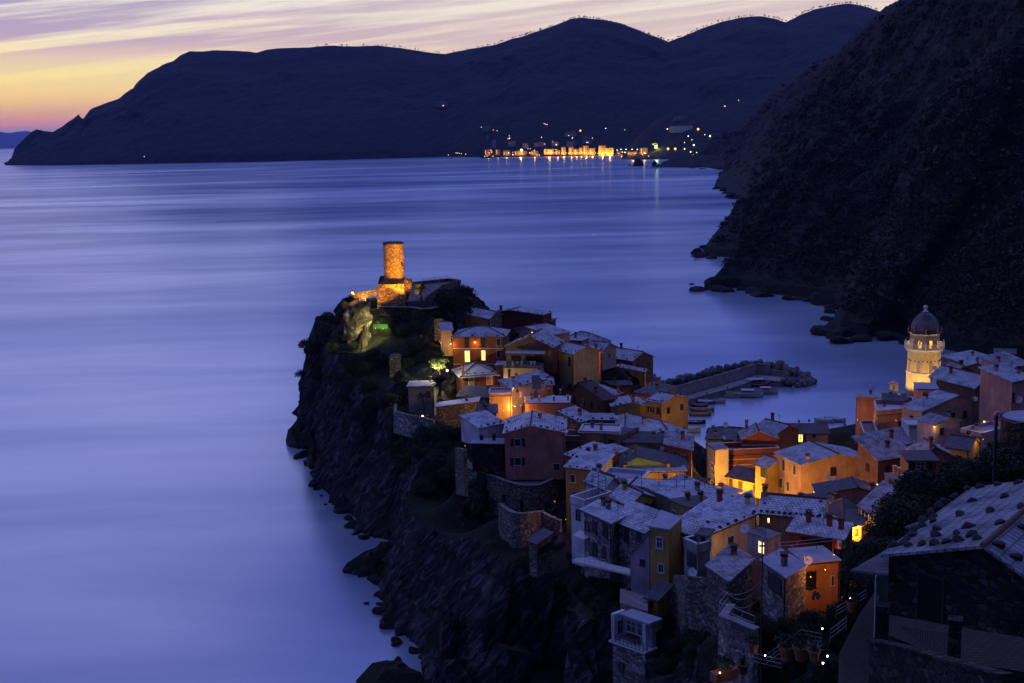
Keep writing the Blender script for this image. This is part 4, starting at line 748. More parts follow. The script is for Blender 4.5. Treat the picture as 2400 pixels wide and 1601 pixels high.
# ---------------------------------------------------------------- land under the village
coast_px = [(735, 1050), (742, 1085), (745, 1120), (770, 1150), (790, 1180), (830, 1215), (850, 1250), (905, 1262), (925, 1290), (905, 1330), (885, 1390), (900, 1440), (930, 1475), (975, 1510), (1012, 1535)]
coast = [atz(u, v, 0) for u, v in coast_px]
coast = [(p.x, p.y) for p in coast] + [(-9, 168), (-12, 155), (-2, 152), (3, 160), (5, 154), (4.5, 140), (2, 125), (1, 110), (0, 95), (-6, 80), (-12, 60), (-20, 30), (-25, 0), (300, 0), (300, 420), (215, 415), (190, 395)]
coast += [(p.x, p.y) for p in [atz(*q, 0) for q in [(2400, 880), (2300, 888), (2200, 898), (2120, 930), (2075, 962), (2010, 1005), (1960, 1014), (1800, 1014), (1700, 1006), (1657, 1010), (1656, 1100), (1655, 1160), (1605, 1165), (1600, 1100), (1590, 1030), (1560, 1000), (1550, 940)]]]
coast += [(44, 352), (25, 358), (0, 358), (-25, 352), (-48, 340), (-60, 326), (-58, 314)]
CP = np.array(coast)
def coast_dist(P):
    """signed distance to the coast polygon, positive inside"""
    n = len(CP); d = np.full(len(P), 1e9); ins = np.zeros(len(P), bool)
    for i in range(n):
        a, b_ = CP[i], CP[(i + 1) % n]; ab = b_ - a; t = np.clip(((P - a) @ ab) / (ab @ ab), 0, 1); q = a + t[:, None] * ab
        d = np.minimum(d, np.hypot(*(P - q).T))
        c = ((a[1] > P[:, 1]) != (b_[1] > P[:, 1])); xx = (b_[0] - a[0]) * (P[:, 1] - a[1]) / (b_[1] - a[1] + 1e-12) + a[0]; ins ^= c & (P[:, 0] < xx)
    return np.where(ins, d, -d)
ctl = [(b_[0], b_[1], b_[2], 3.0) for b_ in BASES]
def cp(u, v, d, wt=4.0): p = atd(u, v, d); ctl.append((p.x, p.y, p.z, wt))
for q in [(925, 712, 300), (860, 700, 303), (990, 700, 300), (1010, 685, 308), (1060, 672, 318), (1000, 720, 292), (880, 725, 294), (820, 700, 308), (740, 762, 308), (725, 800, 300), (760, 745, 316), (800, 760, 296),
          (880, 790, 285), (940, 800, 282), (1000, 800, 280), (830, 830, 280), (760, 860, 290), (1010, 850, 268), (950, 880, 258), (870, 895, 265), (840, 900, 266), (1000, 900, 256), (930, 960, 240), (985, 962, 236), (1010, 985, 226), (920, 1010, 232), (1000, 1080, 214), (1060, 1060, 210), (940, 1120, 218),
          (1100, 1000, 216), (1080, 1130, 198), (1170, 1230, 180), (1250, 1230, 176), (1290, 1190, 180), (1320, 1200, 176), (1180, 1300, 172), (1280, 1330, 162), (1345, 1310, 158),
          (1340, 1350, 152), (1370, 1325, 145), (1400, 1335, 143), (1430, 1345, 141), (1460, 1355, 139), (1500, 1372, 136), (1530, 1400, 132), (1460, 1420, 137), (1560, 1450, 128), (1620, 1490, 120), (1700, 1470, 112), (1560, 1590, 116), (1640, 1590, 108), (1760, 1560, 98), (1750, 1450, 108), (1820, 1440, 104), (1880, 1400, 106), (1900, 1500, 84), (1820, 1590, 78), (1700, 1600, 84),
          (2000, 1470, 64), (2000, 1560, 60), (2080, 1480, 60), (1950, 1520, 66), (2100, 1600, 54), (2300, 1600, 50), (2400, 1600, 46), (1980, 1340, 100), (2050, 1290, 102), (2100, 1230, 108), (2160, 1150, 118), (2250, 1110, 125), (2350, 1100, 128), (2400, 1060, 150)]: cp(*q)
for q in [(42, 262, 1.6, 8), (46, 268, 1.2, 8), (38, 275, 1.6, 8), (50, 250, 3.5, 6), (56, 235, 5.5, 6), (63, 222, 7.5, 6), (68, 205, 9.5, 6), (75, 190, 12, 5), (70, 285, 2.5, 8), (60, 300, 1.5, 9), (80, 305, 1.5, 9), (95, 310, 2, 9), (105, 325, 2, 9), (125, 340, 2, 6), (150, 360, 3, 6), (130, 300, 12, 2), (150, 250, 35, 3), (170, 330, 30, 3), (200, 200, 70, 4), (140, 180, 50, 4), (100, 150, 42, 3), (90, 110, 52, 3), (120, 60, 75, 4), (60, 80, 58, 3), (30, 30, 66, 6), (0, 15, 72, 6), (0, 0, 77, 9), (-10, 30, 60, 4), (10, 60, 47, 9), (16, 70, 44, 6), (8, 75, 42, 6), (22, 80, 43, 6), (14, 50, 53, 6), (40, 342, 2.5, 6), (36, 325, 4, 4), (2, 164, 1.2, 9), (-2, 166, .8, 9), (5, 158, 2, 9), (-5, 162, .9, 9), (-20, 340, 14, 3), (10, 345, 8, 3), (-40, 330, 24, 3), (180, 100, 85, 4), (250, 300, 90, 4)]: ctl.append(q)
zBB = PK['z'] - 8.0
for u, v in [(1086, 1081), (1129, 1106), (1163, 1118), (1202, 1132), (1236, 1138), (1261, 1137), (1287, 1126), (1311, 1115)]:
    p = atz(u, v, zBB); ctl.append((p.x - .3, p.y - 3.0, zBB - 11.5, 14)); ctl.append((p.x, p.y + 3.5, zBB - 2.5, 8))
for x, y, d in ((760, 770, 183), (830, 830, 180), (950, 895, 178), (1150, 905, 178), (1340, 880, 181), (1600, 1010, 179)):
    p = atd(1040 + x / 5.873, 1050 + y / 5.873, d); ctl.append((p.x, p.y - 2.5, p.z - 6, 12)); ctl.append((p.x, p.y + 2, p.z - 3, 6))
CT = np.array(ctl)
def land_z(P):
    P = np.asarray(P, dtype=float).reshape(-1, 2); z = np.zeros(len(P)); ws = np.zeros(len(P))
    for i in range(0, len(P), 20000):
        Q = P[i:i + 20000]; d2 = ((Q[:, None, 0] - CT[None, :, 0]) ** 2 + (Q[:, None, 1] - CT[None, :, 1]) ** 2) + 2.0
        w_ = CT[:, 3] / d2 ** 1.7; z[i:i + 20000] = (w_ * CT[:, 2]).sum(1) / w_.sum(1)
    cd = coast_dist(P); sea_side = (P[:, 0] < 12) & (P[:, 1] > 40)
    nz = fbm(np.c_[P * .07, P[:, 0] * 0], 4, 5)
    steep = np.where(P[:, 0] > 30, 6.0, np.where(P[:, 1] > 190, 3.0, np.where(P[:, 1] < 126, 1.3, np.where(P[:, 1] < 157, 7.0, 2.1))) + nz * 1.2); steep = np.where((P[:, 0] < -22) & (P[:, 1] > 255), 5.0 + nz, steep)
    lim = np.where(cd > 0, cd * steep + .4 + np.where(P[:, 0] > 30, 1.0, 0), cd * 1.2)
    low_ = (P[:, 0] > 30) & (P[:, 1] > 275); lim = np.where(low_ & (cd > 0), np.minimum(lim, cd * .12 + 1.0), lim)
    beach = np.exp(-(((P[:, 0] - 1) / 10) ** 2 + ((P[:, 1] - 163) / 8) ** 2)); lim = np.where(beach > .45, np.minimum(lim, 1.6 + (P[:, 0]) * .05), lim)
    return np.minimum(z, lim), cd
x0, x1, y0, y1, st = -72, 190, 0, 420, .7
gx = np.arange(x0, x1, st); gy = np.arange(y0, y1, st); GX, GY = np.meshgrid(gx, gy); Pq = np.c_[GX.ravel(), GY.ravel()]
Zq, cdq = land_z(Pq)
# steepness gives the rock relief: slanting beds of slate
Zg = Zq.reshape(GX.shape); sy, sx = np.gradient(Zg, st); slope = np.clip(np.hypot(sx, sy) - .5, 0, 2.5).ravel()
hd = np.clip((8 - np.abs(cdq)) / 8, 0, 1)
Q3 = np.c_[Pq, Zq]
ca, sa = math.cos(.9), math.sin(.9)
bed = np.c_[(Q3[:, 0] * ca - Q3[:, 2] * sa) * .12, Q3[:, 1] * .12 , (Q3[:, 0] * sa + Q3[:, 2] * ca) * .55]
r1_ = ridged(bed, 5, 3); r2_ = fbm(Q3 * .09, 5, 8); r3_ = fbm(Q3 * .4, 4, 12)
amp = slope * (1.5 * r1_ + 2.4 * r2_ + .7 * r3_) * .9
tt_ = bed[:, 2] / 2.6 + .7 * fbm(Q3 * .05, 3, 60) + .15 * r3_; saw = (tt_ - np.floor(tt_)); tt2 = bed[:, 2] / .9 + .8 * fbm(Q3 * .08, 3, 61); saw2 = tt2 - np.floor(tt2)
amp = (amp * .8 + slope * (1.5 * saw ** 1.5 + .5 * saw2 - .8)) * (Pq[:, 0] < 30)
X_ = Pq[:, 0] + amp * .9 * (cdq > -2); Y_ = Pq[:, 1] - amp * .6 * (cdq > -2); Z_ = Zq + amp * .35 + np.where(cdq > 3, .25 * r3_, 0) * np.clip(slope + .15, 0, 1)
Z_ = np.where(cdq < -1.2, -4 + 0 * Z_, Z_)
cr = (Pq[:, 0] < 30) * (ridged(Q3 * .33, 3, 40) * .45 + fbm(Q3 * .8, 2, 41) * .3) * np.clip(slope, 0, 1.2) * (cdq > -1)
X_ = X_ + cr * .7; Y_ = Y_ - cr * .7; Z_ = Z_ + cr * .5
keep = (cdq > -4).reshape(GX.shape); nx = len(gx)
J, I = np.nonzero(keep[:-1, :-1] | keep[1:, 1:]); K0 = J * nx + I
quads = np.stack([K0, K0 + 1, K0 + nx + 1, K0 + nx], 1); VV = np.c_[X_, Y_, Z_]
me = bpy.data.meshes.new('ground'); me.vertices.add(len(VV)); me.vertices.foreach_set('co', VV.ravel()); me.loops.add(len(quads) * 4); me.polygons.add(len(quads))
me.loops.foreach_set('vertex_index', quads.ravel().astype(np.int32)); me.polygons.foreach_set('loop_start', np.arange(len(quads), dtype=np.int32) * 4); me.polygons.foreach_set('loop_total', np.full(len(quads), 4, dtype=np.int32))
me.materials.append(MATS['cliff']); me.materials.append(MATS['soil']); sl_ = np.hypot(sx, sy)[J, I]; rocky = (sl_ > .7) | (gx[I] < 12)
me.polygons.foreach_set('material_index', np.where(rocky, 0, 1).astype(np.int32)); me.polygons.foreach_set('use_smooth', np.zeros(len(quads), dtype=bool)); me.update(); me.validate()
og = bpy.data.objects.new('ground', me); COL.objects.link(og); tag(og, 'rocky promontory and hillside the village stands on', None, None, 'structure')
GT = BVHTree.FromPolygons([tuple(p) for p in VV], [tuple(int(a) for a in q) for q in quads])
def on_ground(u, v, d=None, slack=40):
    h = GT.ray_cast(CAM, ray(u, v).normalized())
    if h[0] is None or (d is not None and abs(h[0].y - d) > slack): return None
    return h[0]
def gz(x, y): return float(land_z([[x, y]])[0][0])
# ---------------------------------------------------------------- helpers for single pieces
def z1(x, y): return 650 + x / 4.702, 540 + y / 4.702
def z5(x, y): return 1040 + x / 5.873, 1050 + y / 5.873
def zm(x, y): return 1500 + x / 5.343, 820 + y / 5.343
def zf(x, y): return 1900 + x / 3.476, 1150 + y / 3.476
def zg(x, y): return 1400 + x / 3.918, 1350 + y / 3.918
def solid_wall(name, label, cat, pts, h, thick, mat, capmat=None, name2='wall', batter=0.0, group=None, kind=None):
    """pts: top line (world), extruded down h, thick to the left of travel"""
    R = thing(name, label, cat, (pts[0].x, pts[0].y, pts[0].z - h), group)
    mb = MB(); n = len(pts); nrm = []
    for i in range(n):
        t = (pts[min(i + 1, n - 1)] - pts[max(i - 1, 0)]); t.z = 0; t.normalize(); nrm.append(Vector((-t.y, t.x, 0)))
    hs = h if hasattr(h, '__len__') else [h] * n
    O = [pts[i] for i in range(n)]; I = [pts[i] + nrm[i] * thick for i in range(n)]
    OB = [pts[i] - nrm[i] * batter * hs[i] - Vector((0, 0, hs[i])) for i in range(n)]; IB = [I[i] - Vector((0, 0, hs[i])) for i in range(n)]
    vs = O + I + OB + IB; f = []
    for i in range(n - 1):
        f += [(i, i + 1, n + i + 1, n + i), (2 * n + i, 2 * n + i + 1, i + 1, i), (n + i, n + i + 1, 3 * n + i + 1, 3 * n + i)]
    f += [(0, n, 3 * n, 2 * n), (n - 1, 3 * n - 1, 4 * n - 1, 2 * n - 1)]
    mb.add(vs, f, mat); part(mb, name2, R)
    if capmat:
        mb = MB()
        for i in range(n - 1):
            c = (O[i] + O[i + 1] + I[i] + I[i + 1]) / 4; L = (O[i + 1] - O[i]).length; d_ = O[i + 1] - O[i]
            mb.box(c + Vector((0, 0, .06)), (L + .05, thick + .18, .12), capmat, d_, ez=Vector((0, 0, 1)))
        part(mb, 'coping', R)
    return R
def railing(label, pts, h, mat, step=2.0, r=.035, rails=2, group=None):
    R = thing('railing', label, 'railing', pts[0], group); mb = MB()
    for k in range(rails): mb.tube([p + Vector((0, 0, h * (1 - k / max(1, rails)))) for p in pts], r, mat, 5)
    part(mb, 'rail', R); mb = MB()
    for i in range(len(pts) - 1):
        L = (pts[i + 1] - pts[i]).length; k = max(1, int(L / step))
        for j in range(k + (i == len(pts) - 2)): p = pts[i].lerp(pts[i + 1], j / k); mb.tube([p, p + Vector((0, 0, h))], r, mat, 5)
    part(mb, 'post', R); return R
def lamp(u, v, d, P, label, color=(1, .42, .08), mat='lamp_sodium', r=.14, pole=0, size=.2, up=0, aim=None, ang=70):
    r = .045 if r <= .12 else r * .8
    p = atd(u, v, d) + Vector((0, 0, up)); R = thing('street_lamp', label, 'street lamp', p, 'lamps lighting the village lanes')
    mb = MB(); mb.lathe(p - Vector((0, 0, r)), [(0.001, 0), (r * .75, r * .35), (r, r), (r * .75, r * 1.7), (.001, r * 2)], mat, 10); part(mb, 'bulb', R)
    mb = MB(); mb.lathe(p + Vector((0, 0, r * .9)), [(r * 1.5, 0), (r * .5, r * .7), (.001, r * .9)], 'metal_dark', 10)
    if pole: mb.tube([p + Vector((0, 0, r)), p + Vector((.35, .1, r * 1.5)), p + Vector((.4, .1, -pole))], .05, 'metal_dark', 6)
    else: mb.tube([p + Vector((0, 0, r * 1.5)), p + Vector((0, .35, r * 2.2)), p + Vector((0, .6, r * 1))], .03, 'metal_dark', 5)
    part(mb, 'bracket', R)
    if aim: spot(p + Vector((0, -.1, r + .3)), aim, P, color, ang, size, R)
    else: point(p - Vector((0, .05, r + size * 1.1)), P * 2.1, color, size, R)
    return R

# ---------------------------------------------------------------- castle
c0 = atd(925, 658, 301); topz = atd(924, 570, 301).z; rad = 48.5 / 2 / F * 301 * 1.0
R = thing('castle_tower', 'round floodlit stone castle tower above the cliff', 'tower', (c0.x, c0.y, atd(925, 715, 301).z))
mb = MB(); H_ = topz - c0.z + 5; bz = c0.z - 5
mb.lathe((c0.x, c0.y, bz), [(rad * 1.05, 0), (rad * 1.0, 5), (rad * .985, H_ - .3), (rad * .99, H_), (rad * .78, H_ + .02), (rad * .78, H_ - 1.2)], 'stone_warm', 40, False); part(mb, 'tower_wall', R)
mb = MB(); rr = random.Random(3)
for k in range(26):
    a = 2 * PI * k / 26; mb.box((c0.x + math.cos(a) * rad * .9, c0.y + math.sin(a) * rad * .9, topz + rr.uniform(-.02, .1)), (.62, .5, rr.uniform(.2, .42)), 'stone_dark', (-math.sin(a), math.cos(a), 0))
part(mb, 'battlement', R)
mb = MB(); q = atd(*z1(1376, 362), 301); a = math.asin(max(-1, min(1, (q.x - c0.x) / rad))); cen = Vector((c0.x + math.sin(a) * (rad + .0), c0.y - math.cos(a) * (rad + .0), q.z)); mb.box(cen, (.38, .25, .95), 'glass_dark', (math.cos(a), math.sin(a), 0)); part(mb, 'slit_window', R)
# battered base block
mb = MB(); A_ = atd(*z1(1107, 590), 296); B_ = atd(*z1(1388, 585), 295.5); bl = atd(*z1(1088, 800), 295).z - 1.5
nb = [Vector((A_.x, A_.y, A_.z)), Vector((A_.x + 1.5, A_.y - .8, A_.z)), Vector((B_.x - 1.3, B_.y - .6, A_.z)), Vector((B_.x, B_.y, A_.z)), Vector((B_.x, B_.y + 6, A_.z + 1.2)), Vector((A_.x, A_.y + 6, A_.z + 1.2))]
lowr = [Vector((p.x + (p.x - c0.x) * .1, p.y - (.5 if i < 4 else 0), bl)) for i, p in enumerate(nb)]
mb.add(lowr + nb, [(i, (i + 1) % 6, 6 + (i + 1) % 6, 6 + i) for i in range(6)], 'stone_warm'); part(mb, 'base_wall', R)
mb = MB(); cc = Vector((c0.x, c0.y - .2, A_.z + 1.6)); ring = [p + Vector((0, 0, .02)) for p in nb]
for i in range(5): mb.poly([ring[i] + (ring[i] - cc) * .04, ring[(i + 1) % 6] + (ring[(i + 1) % 6] - cc) * .04, cc], 'ridge_tile')
part(mb, 'base_roof', R)
mb = MB(); p = atd(*z1(1425, 540), 302); mb.box(p + Vector((.3, .5, -2.6)), (1.8, 2.2, 5.2), 'stone_warm'); part(mb, 'buttress', R)
# lookout terrace right of the tower
T = [atd(*z1(1480, 600), 306), atd(*z1(1880, 563), 312), atd(*z1(2020, 600), 308), atd(*z1(1830, 625), 300), atd(*z1(1640, 770), 294), atd(*z1(1440, 780), 294)]
zt_ = T[1].z
T = [Vector((p.x, p.y, zt_ if i < 4 else p.z)) for i, p in enumerate(T)]
R = thing('lookout_terrace', 'sloping paved lookout terrace with walls right of the castle tower', 'terrace', (T[0].x, T[0].y, zt_ - 6))
mb = MB(); mb.prism(T, 3, 'terrace'); part(mb, 'floor', R)
mb = MB()
for i, j in ((0, 1), (1, 2), (2, 3), (3, 4)): d_ = T[j] - T[i]; mb.box((T[i] + T[j]) / 2 + Vector((0, 0, .35)), (d_.length, .35, .9), 'stone', d_, ez=d_.cross(Vector((0, 0, 1)).cross(d_)))
part(mb, 'parapet', R)
railing('thin iron railing along the top of the castle lookout terrace', [atd(*z1(1598, 588), 309) + Vector((0, 0, .1)), atd(*z1(1870, 560), 312) + Vector((0, 0, .1)), atd(*z1(2003, 590), 308) + Vector((0, 0, .1))], 1.15, 'metal_dark', 1.6, .035, 3)
solid_wall('parapet_wall', 'low lamp-lit wall running from the tower to the bright corner lamp', 'wall', [atd(*z1(1100, 650), 303), atd(*z1(880, 690), 309), atd(*z1(800, 715), 312)], 1.6, -.5, 'stone_warm', 'stone')
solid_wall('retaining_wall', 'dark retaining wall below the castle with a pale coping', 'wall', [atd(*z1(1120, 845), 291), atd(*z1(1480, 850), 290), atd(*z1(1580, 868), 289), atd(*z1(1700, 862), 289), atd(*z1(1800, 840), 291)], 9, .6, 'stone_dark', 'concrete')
solid_wall('stone_pier', 'short stretch of wall glowing ochre left of the large orange house', 'wall', [atd(*z1(1728, 985), 283), atd(*z1(1815, 975), 283), atd(*z1(1900, 1010), 284)], 5, .8, 'stone_warm', None)
R = thing('garden_fence', 'green panel fence lit from below on the rock shelf', 'fence', atd(*z1(1060, 1085), 288)); mb = MB()
for k in range(9): p = atd(*z1(1062 + k * 19, 1058), 287 - k * .15); mb.box(p, (.36, .06, 1.1), 'fence_green'); 
part(mb, 'panel', R); mb = MB()
for k in range(5): p = atd(*z1(1060 + k * 42, 1055), 287.2); mb.tube([p - Vector((0, 0, .8)), p + Vector((0, 0, .75))], .05, 'metal_dark', 5)
part(mb, 'post', R)
R = thing('garden_steps', 'brightly lit white stair frame under the corner lamp of the castle', 'stairs', atd(*z1(930, 810), 301)); mb = MB()
a0, a1 = atd(*z1(908, 730), 302), atd(*z1(968, 735), 302)
for q, p in ((0, a0), (1, a1)): mb.tube([p, p - Vector((-.4 * q, .3, 1.9))], .07, 'trim', 5)
part(mb, 'post', R); mb = MB()
for k in range(5): f = k / 5; mb.box(a0.lerp(a1, .5) - Vector((-.2 * f, .3 * f, 1.9 * f)), ((a1 - a0).length, .3, .07), 'trim')
part(mb, 'tread', R)
R = thing('watch_tower', 'square ruined stone tower half hidden in the cliff vegetation', 'tower', atd(925, 915, 268)); a0, a1 = atd(912, 838, 268), atd(938, 838, 268)
mb = MB(); mb.box((a0 + a1) / 2 + Vector((0, 1.3, -5)), ((a1 - a0).length, 2.8, 10), 'stone'); part(mb, 'wall', R); mb = MB(); mb.lathe((a0 + a1) / 2 + Vector((0, 1.3, -.02)), [(1.9, 0), (1.2, .5), (.2, .7)], 'stone', 4, False, PI / 4); part(mb, 'roof', R)
house('outbuilding', 'stone shed with railed opening hanging over the cliff below the bastion', 'outbuilding', z5(1170, 1275), z5(1275, 1322), 163, ('r', *z5(1480, 1225)), 5, 'sb', 'stone', 'slate_dark', .5, base=False, wins=[w(z5, 'r', 1300, 1330, 1500, 1440, 'n')])
# round bastion under the pink house
zB = PK['z'] - 8.0
top_px = [(1086, 1081), (1090, 1088), (1097, 1094), (1112, 1101), (1129, 1106), (1146, 1112), (1163, 1118), (1182, 1126), (1202, 1132), (1219, 1136), (1236, 1138), (1249, 1138), (1261, 1137), (1271, 1134), (1278, 1130), (1287, 1126), (1295, 1122), (1311, 1115)]
tp = [atz(u, v, zB) for u, v in top_px]
R = thing('bastion', 'curved stone bastion wall carrying the terrace of the salmon house', 'bastion', (tp[8].x, tp[8].y, zB - 11))
mb = MB(); n = len(tp); O = tp; cen = Vector((sum(p.x for p in tp) / n, sum(p.y for p in tp) / n + 6, 0)); OB = [p + Vector(((p.x - cen.x) * .08, (p.y - cen.y) * .08, -13)) for p in tp]
mb.add(O + OB, [(n + i, n + i + 1, i + 1, i) for i in range(n - 1)], 'stone'); part(mb, 'wall', R)
mb = MB(); mb.prism([Vector((p.x, p.y, zB - .55)) for p in tp] + [Vector((tp[-1].x + 2, tp[-1].y + 12, zB - .55)), Vector((tp[0].x, tp[0].y + 12, zB - .55))], 1.0, 'terrace'); part(mb, 'floor', R)
mb = MB()
for i in range(n - 1): d_ = tp[i + 1] - tp[i]; mb.box((tp[i] + tp[i + 1]) / 2 + Vector((0, 0, .05)), (d_.length + .08, .55, .14), 'concrete', d_)
part(mb, 'coping', R)
def on_face(u, v, px, nm, kind, size):
    p = atd(u, v, px); nn = Vector((CAM.x - p.x, CAM.y - p.y, 0)).normalized(); ex = Vector((-nn.y, nn.x, 0)); window(R, p, ex, nn, size[0], size[1], kind)
for (x, y, ww, hh) in ((612, 608, .4, .9), (830, 690, .4, 1.1), (1530, 660, .35, .8)):
    u, v = z5(x, y); i = min(range(n), key=lambda k: abs(top_px[k][0] - u)); on_face(u, v, tp[i].y - .75, 'w', 'n', (ww, hh))
u, v = z5(1075, 800); i = min(range(n), key=lambda k: abs(top_px[k][0] - u)); on_face(u, v, tp[i].y - .95, 'w', 'D', (.55, 2.0))
R = solid_wall('stone_wall', 'tall thin old wall standing at the left edge of the bastion', 'wall', [atd(*z5(148, 0), 197), atd(*z5(215, 10), 195), atd(*z5(270, 20), 193)], 8, .6, 'stone', None)
lp = [atd(*z5(x, y), d) for x, y, d in ((760, 770, 183), (780, 795, 181.5), (830, 830, 180), (880, 865, 179), (950, 895, 178), (1050, 912, 177.5), (1150, 905, 178), (1260, 890, 179.5), (1340, 880, 181), (1480, 960, 180), (1600, 1010, 179))]
solid_wall('garden_wall', 'lower curved wall enclosing the small yard under the bastion door', 'wall', lp, 5.5, .5, 'stone', 'stone_light', batter=.06)
tw = [atd(*z3(x, y), d) for x, y, d in ((200, 530, 238), (300, 560, 235), (400, 585, 233), (520, 605, 232), (640, 640, 231))]
solid_wall('retaining_wall', 'stone wall corner holding the palm garden over the cliff', 'wall', [atd(*z3(205, 455), 246)] + tw, 4.5, .6, 'stone_light', None, batter=.05)
rw = [atd(*zg(x, y), d) for x, y, d in ((1200, 262, 108), (1120, 372, 101), (1220, 405, 99), (1330, 455, 98), (1440, 500, 97))]
solid_wall('retaining_wall', 'blocky stone terrace wall with wire rail in the lower foreground', 'wall', rw, 7, .6, 'stone_light', 'concrete', batter=.03)
railing('thin wire rail above the blocky stone terrace wall', rw, 1.3, 'metal_pale', 4, .025, 2)
st_ = [atd(*zg(x, y), d) for x, y, d in ((815, 0, 126), (815, 120, 124), (1020, 130, 118), (1210, 60, 113))]
solid_wall('retaining_wall', 'high rubble wall below the stair tower and tin roof shed', 'wall', [atd(*zg(700, -10), 127), atd(*zg(818, 5), 119), atd(*zg(1020, 30), 117), atd(*zg(1210, 60), 115)], 9, .6, 'stone', None, batter=.05)
solid_wall('stone_wall', 'rubble wall sloping from the dark red house to the small yellow hut', 'wall', [atd(*zg(585, 110), 126), atd(*zg(700, 140), 125), atd(*zg(815, 200), 123)], 9, .8, 'stone', None, batter=.08)

# ---------------------------------------------------------------- villa over the cove
A_ = atd(*za(795, 1240), 121); zr_ = A_.z; B_ = atz(*za(1240, 1390), zr_); C_ = atz(*za(1395, 1325), zr_); D_ = A_ + (C_ - B_)
R = thing('villa', 'white loggia house on a tall stone base above the cove', 'house', ((A_.x + B_.x) / 2, (A_.y + B_.y) / 2, zr_ - 12))
ez = Vector((0, 0, 1)); dn = Vector((0, 0, -2.9)); e = (B_ - A_).normalized(); sdir = (C_ - B_).normalized()
mb = MB(); mb.prism([A_ + dn, B_ + dn, C_ + dn, D_ + dn], 11, 'stone_light'); part(mb, 'base_wall', R)
mb = MB(); mb.prism([p + dn + ez * .08 + q for p, q in ((A_, -e * .3 - sdir * .3), (B_, e * .2 - sdir * .3), (C_, e * .2), (D_, -e * .3))], .18, 'trim'); part(mb, 'floor', R)
mb = MB(); mb.prism([p + q for p, q in ((A_ + ez * .1, -e * .2), (A_ + ez * .1, e * .25), (D_ + ez * .1, e * .25), (D_ + ez * .1, -e * .2))], 3.0, 'white')
bkA, bkB = D_ - sdir * .6 , C_ - sdir * .6
mb.prism([p - ez * .05 for p in (bkA, bkB, C_, D_)], 2.85, 'grey')
mb.prism([p + ez * .08 for p in (B_ - e * .3, B_ + e * .1, B_ + e * .1 + sdir * .35, B_ - e * .3 + sdir * .35)], 3.0, 'white'); part(mb, 'wall', R)
mb = MB(); mb.prism([p + ez * .3 + q for p, q in ((A_, e * .8 + sdir * .2), (B_, e * .4 + sdir * .1), (C_, e * .5 + sdir * .4), (D_, e * .8 + sdir * .4))], .2, 'awning'); part(mb, 'roof', R)
for f0 in (.22, .56):
    p = bkA.lerp(bkB, f0 + .15) - ez * 1.2; window(R, p - sdir * .02, e, -sdir, (bkB - bkA).length * .3, 1.3, 'd')
mb = MB(); P0, P1 = A_ + dn - sdir * .2, B_ + dn - sdir * .2
for k in (0, .35, .7, 1.0): mb.tube([P0 + ez * (k + .1), P1 + ez * (k + .1)], .025, 'metal_dark', 4)
for k in range(9): q = P0.lerp(P1, k / 8); mb.tube([q, q + ez * 1.1], .025, 'metal_dark', 4)
part(mb, 'railing', R)
for sgn in (.3,): p = D_.lerp(A_, .5) + e * .26 - ez * 1.5; window(R, p, sdir, e, 1.0, 1.6, 'd')
p = atplane(*za(1330, 1080), A_, -sdir) ; u, v = zg(222, 835); p = atplane(u, v, A_ + dn, Vector((-sdir.x, -sdir.y, 0))); window(R, p - sdir * .02, e, -sdir, .5, 1.0, 'n')
t_ = thing('dining_table', 'dark table with chairs inside the white loggia', 'table', A_.lerp(C_, .45) + dn + ez * .1); q = A_.lerp(C_, .45) + dn + ez * .1
mb = MB(); mb.box(q + ez * .75, (1.5, .8, .06), 'wood_dark', e); part(mb, 'table_top', t_)
for a in (-.6, .6):
    for b2 in (-.3, .3): mb = MB(); mb.tube([q + e * a + sdir * b2, q + e * a + sdir * b2 + ez * .75], .04, 'wood_dark', 5); part(mb, 'leg', t_)
house('outbuilding', 'tiny mustard hut with a slate lid beside the white loggia house', 'outbuilding', za(1275, 1005), za(1415, 1035), 124, 3, 3.6, 'sb', 'yellow', 'slate_dark', .5, base=False, wins=[w(za, 'f', 1315, 1055, 1352, 1118, 'n')])
house('outbuilding', 'low brick terrace with a white rail above the white loggia house', 'outbuilding', za(905, 1085), za(1275, 1205), 124, ('r', *za(1270, 1010)), 2.5, 'flat', 'tan', 'terrace', base=False, over=.1)
railing('white metal rail on the brick terrace over the loggia house', [atd(*za(1030, 880), 131), atd(*za(918, 990), 124), atd(*za(1270, 1185), 121)], .5, 'metal_pale', 3, .03, 1)

# ---------------------------------------------------------------- bell tower
cx, cy = atd(2167, 800, 262).x, 262.0
def zz(Y): return atd(2167, 700 + Y / 5.343, 262 - 3.6).z
k_ = 262 / F / 5.343; PH_ = -PI / 2 + PI / 8 + .13
def oc(r, z, n=8): return [Vector((cx + r * math.cos(PH_ + 2 * PI * i / n), cy + r * math.sin(PH_ + 2 * PI * i / n), z)) for i in range(n)]
RB_ = 214 * k_; RD = 194 * k_
R = thing('bell_tower', 'octagonal floodlit church bell tower with a dark onion dome', 'bell tower', (cx, cy, zz(1300))); 
plaster('tower_plaster', (.6, .48, .28))
def ring(mb, r0, z0, r1, z1_, mat, n=8): a, b2 = oc(r0, z0), oc(r1, z1_); mb.add(a + b2, [(i, (i + 1) % 8, 8 + (i + 1) % 8, 8 + i) for i in range(8)], mat)
mb = MB(); z0 = zz(1500); zsh = zz(672)
ring(mb, RB_ * .985, z0, RB_ * .985, zz(960), 'tower_plaster'); ring(mb, RB_ * 1.03, zz(962), RB_ * 1.03, zz(945), 'trim'); ring(mb, RB_ * .97, zz(946), RB_ * .95, zsh, 'tower_plaster'); part(mb, 'shaft', R)
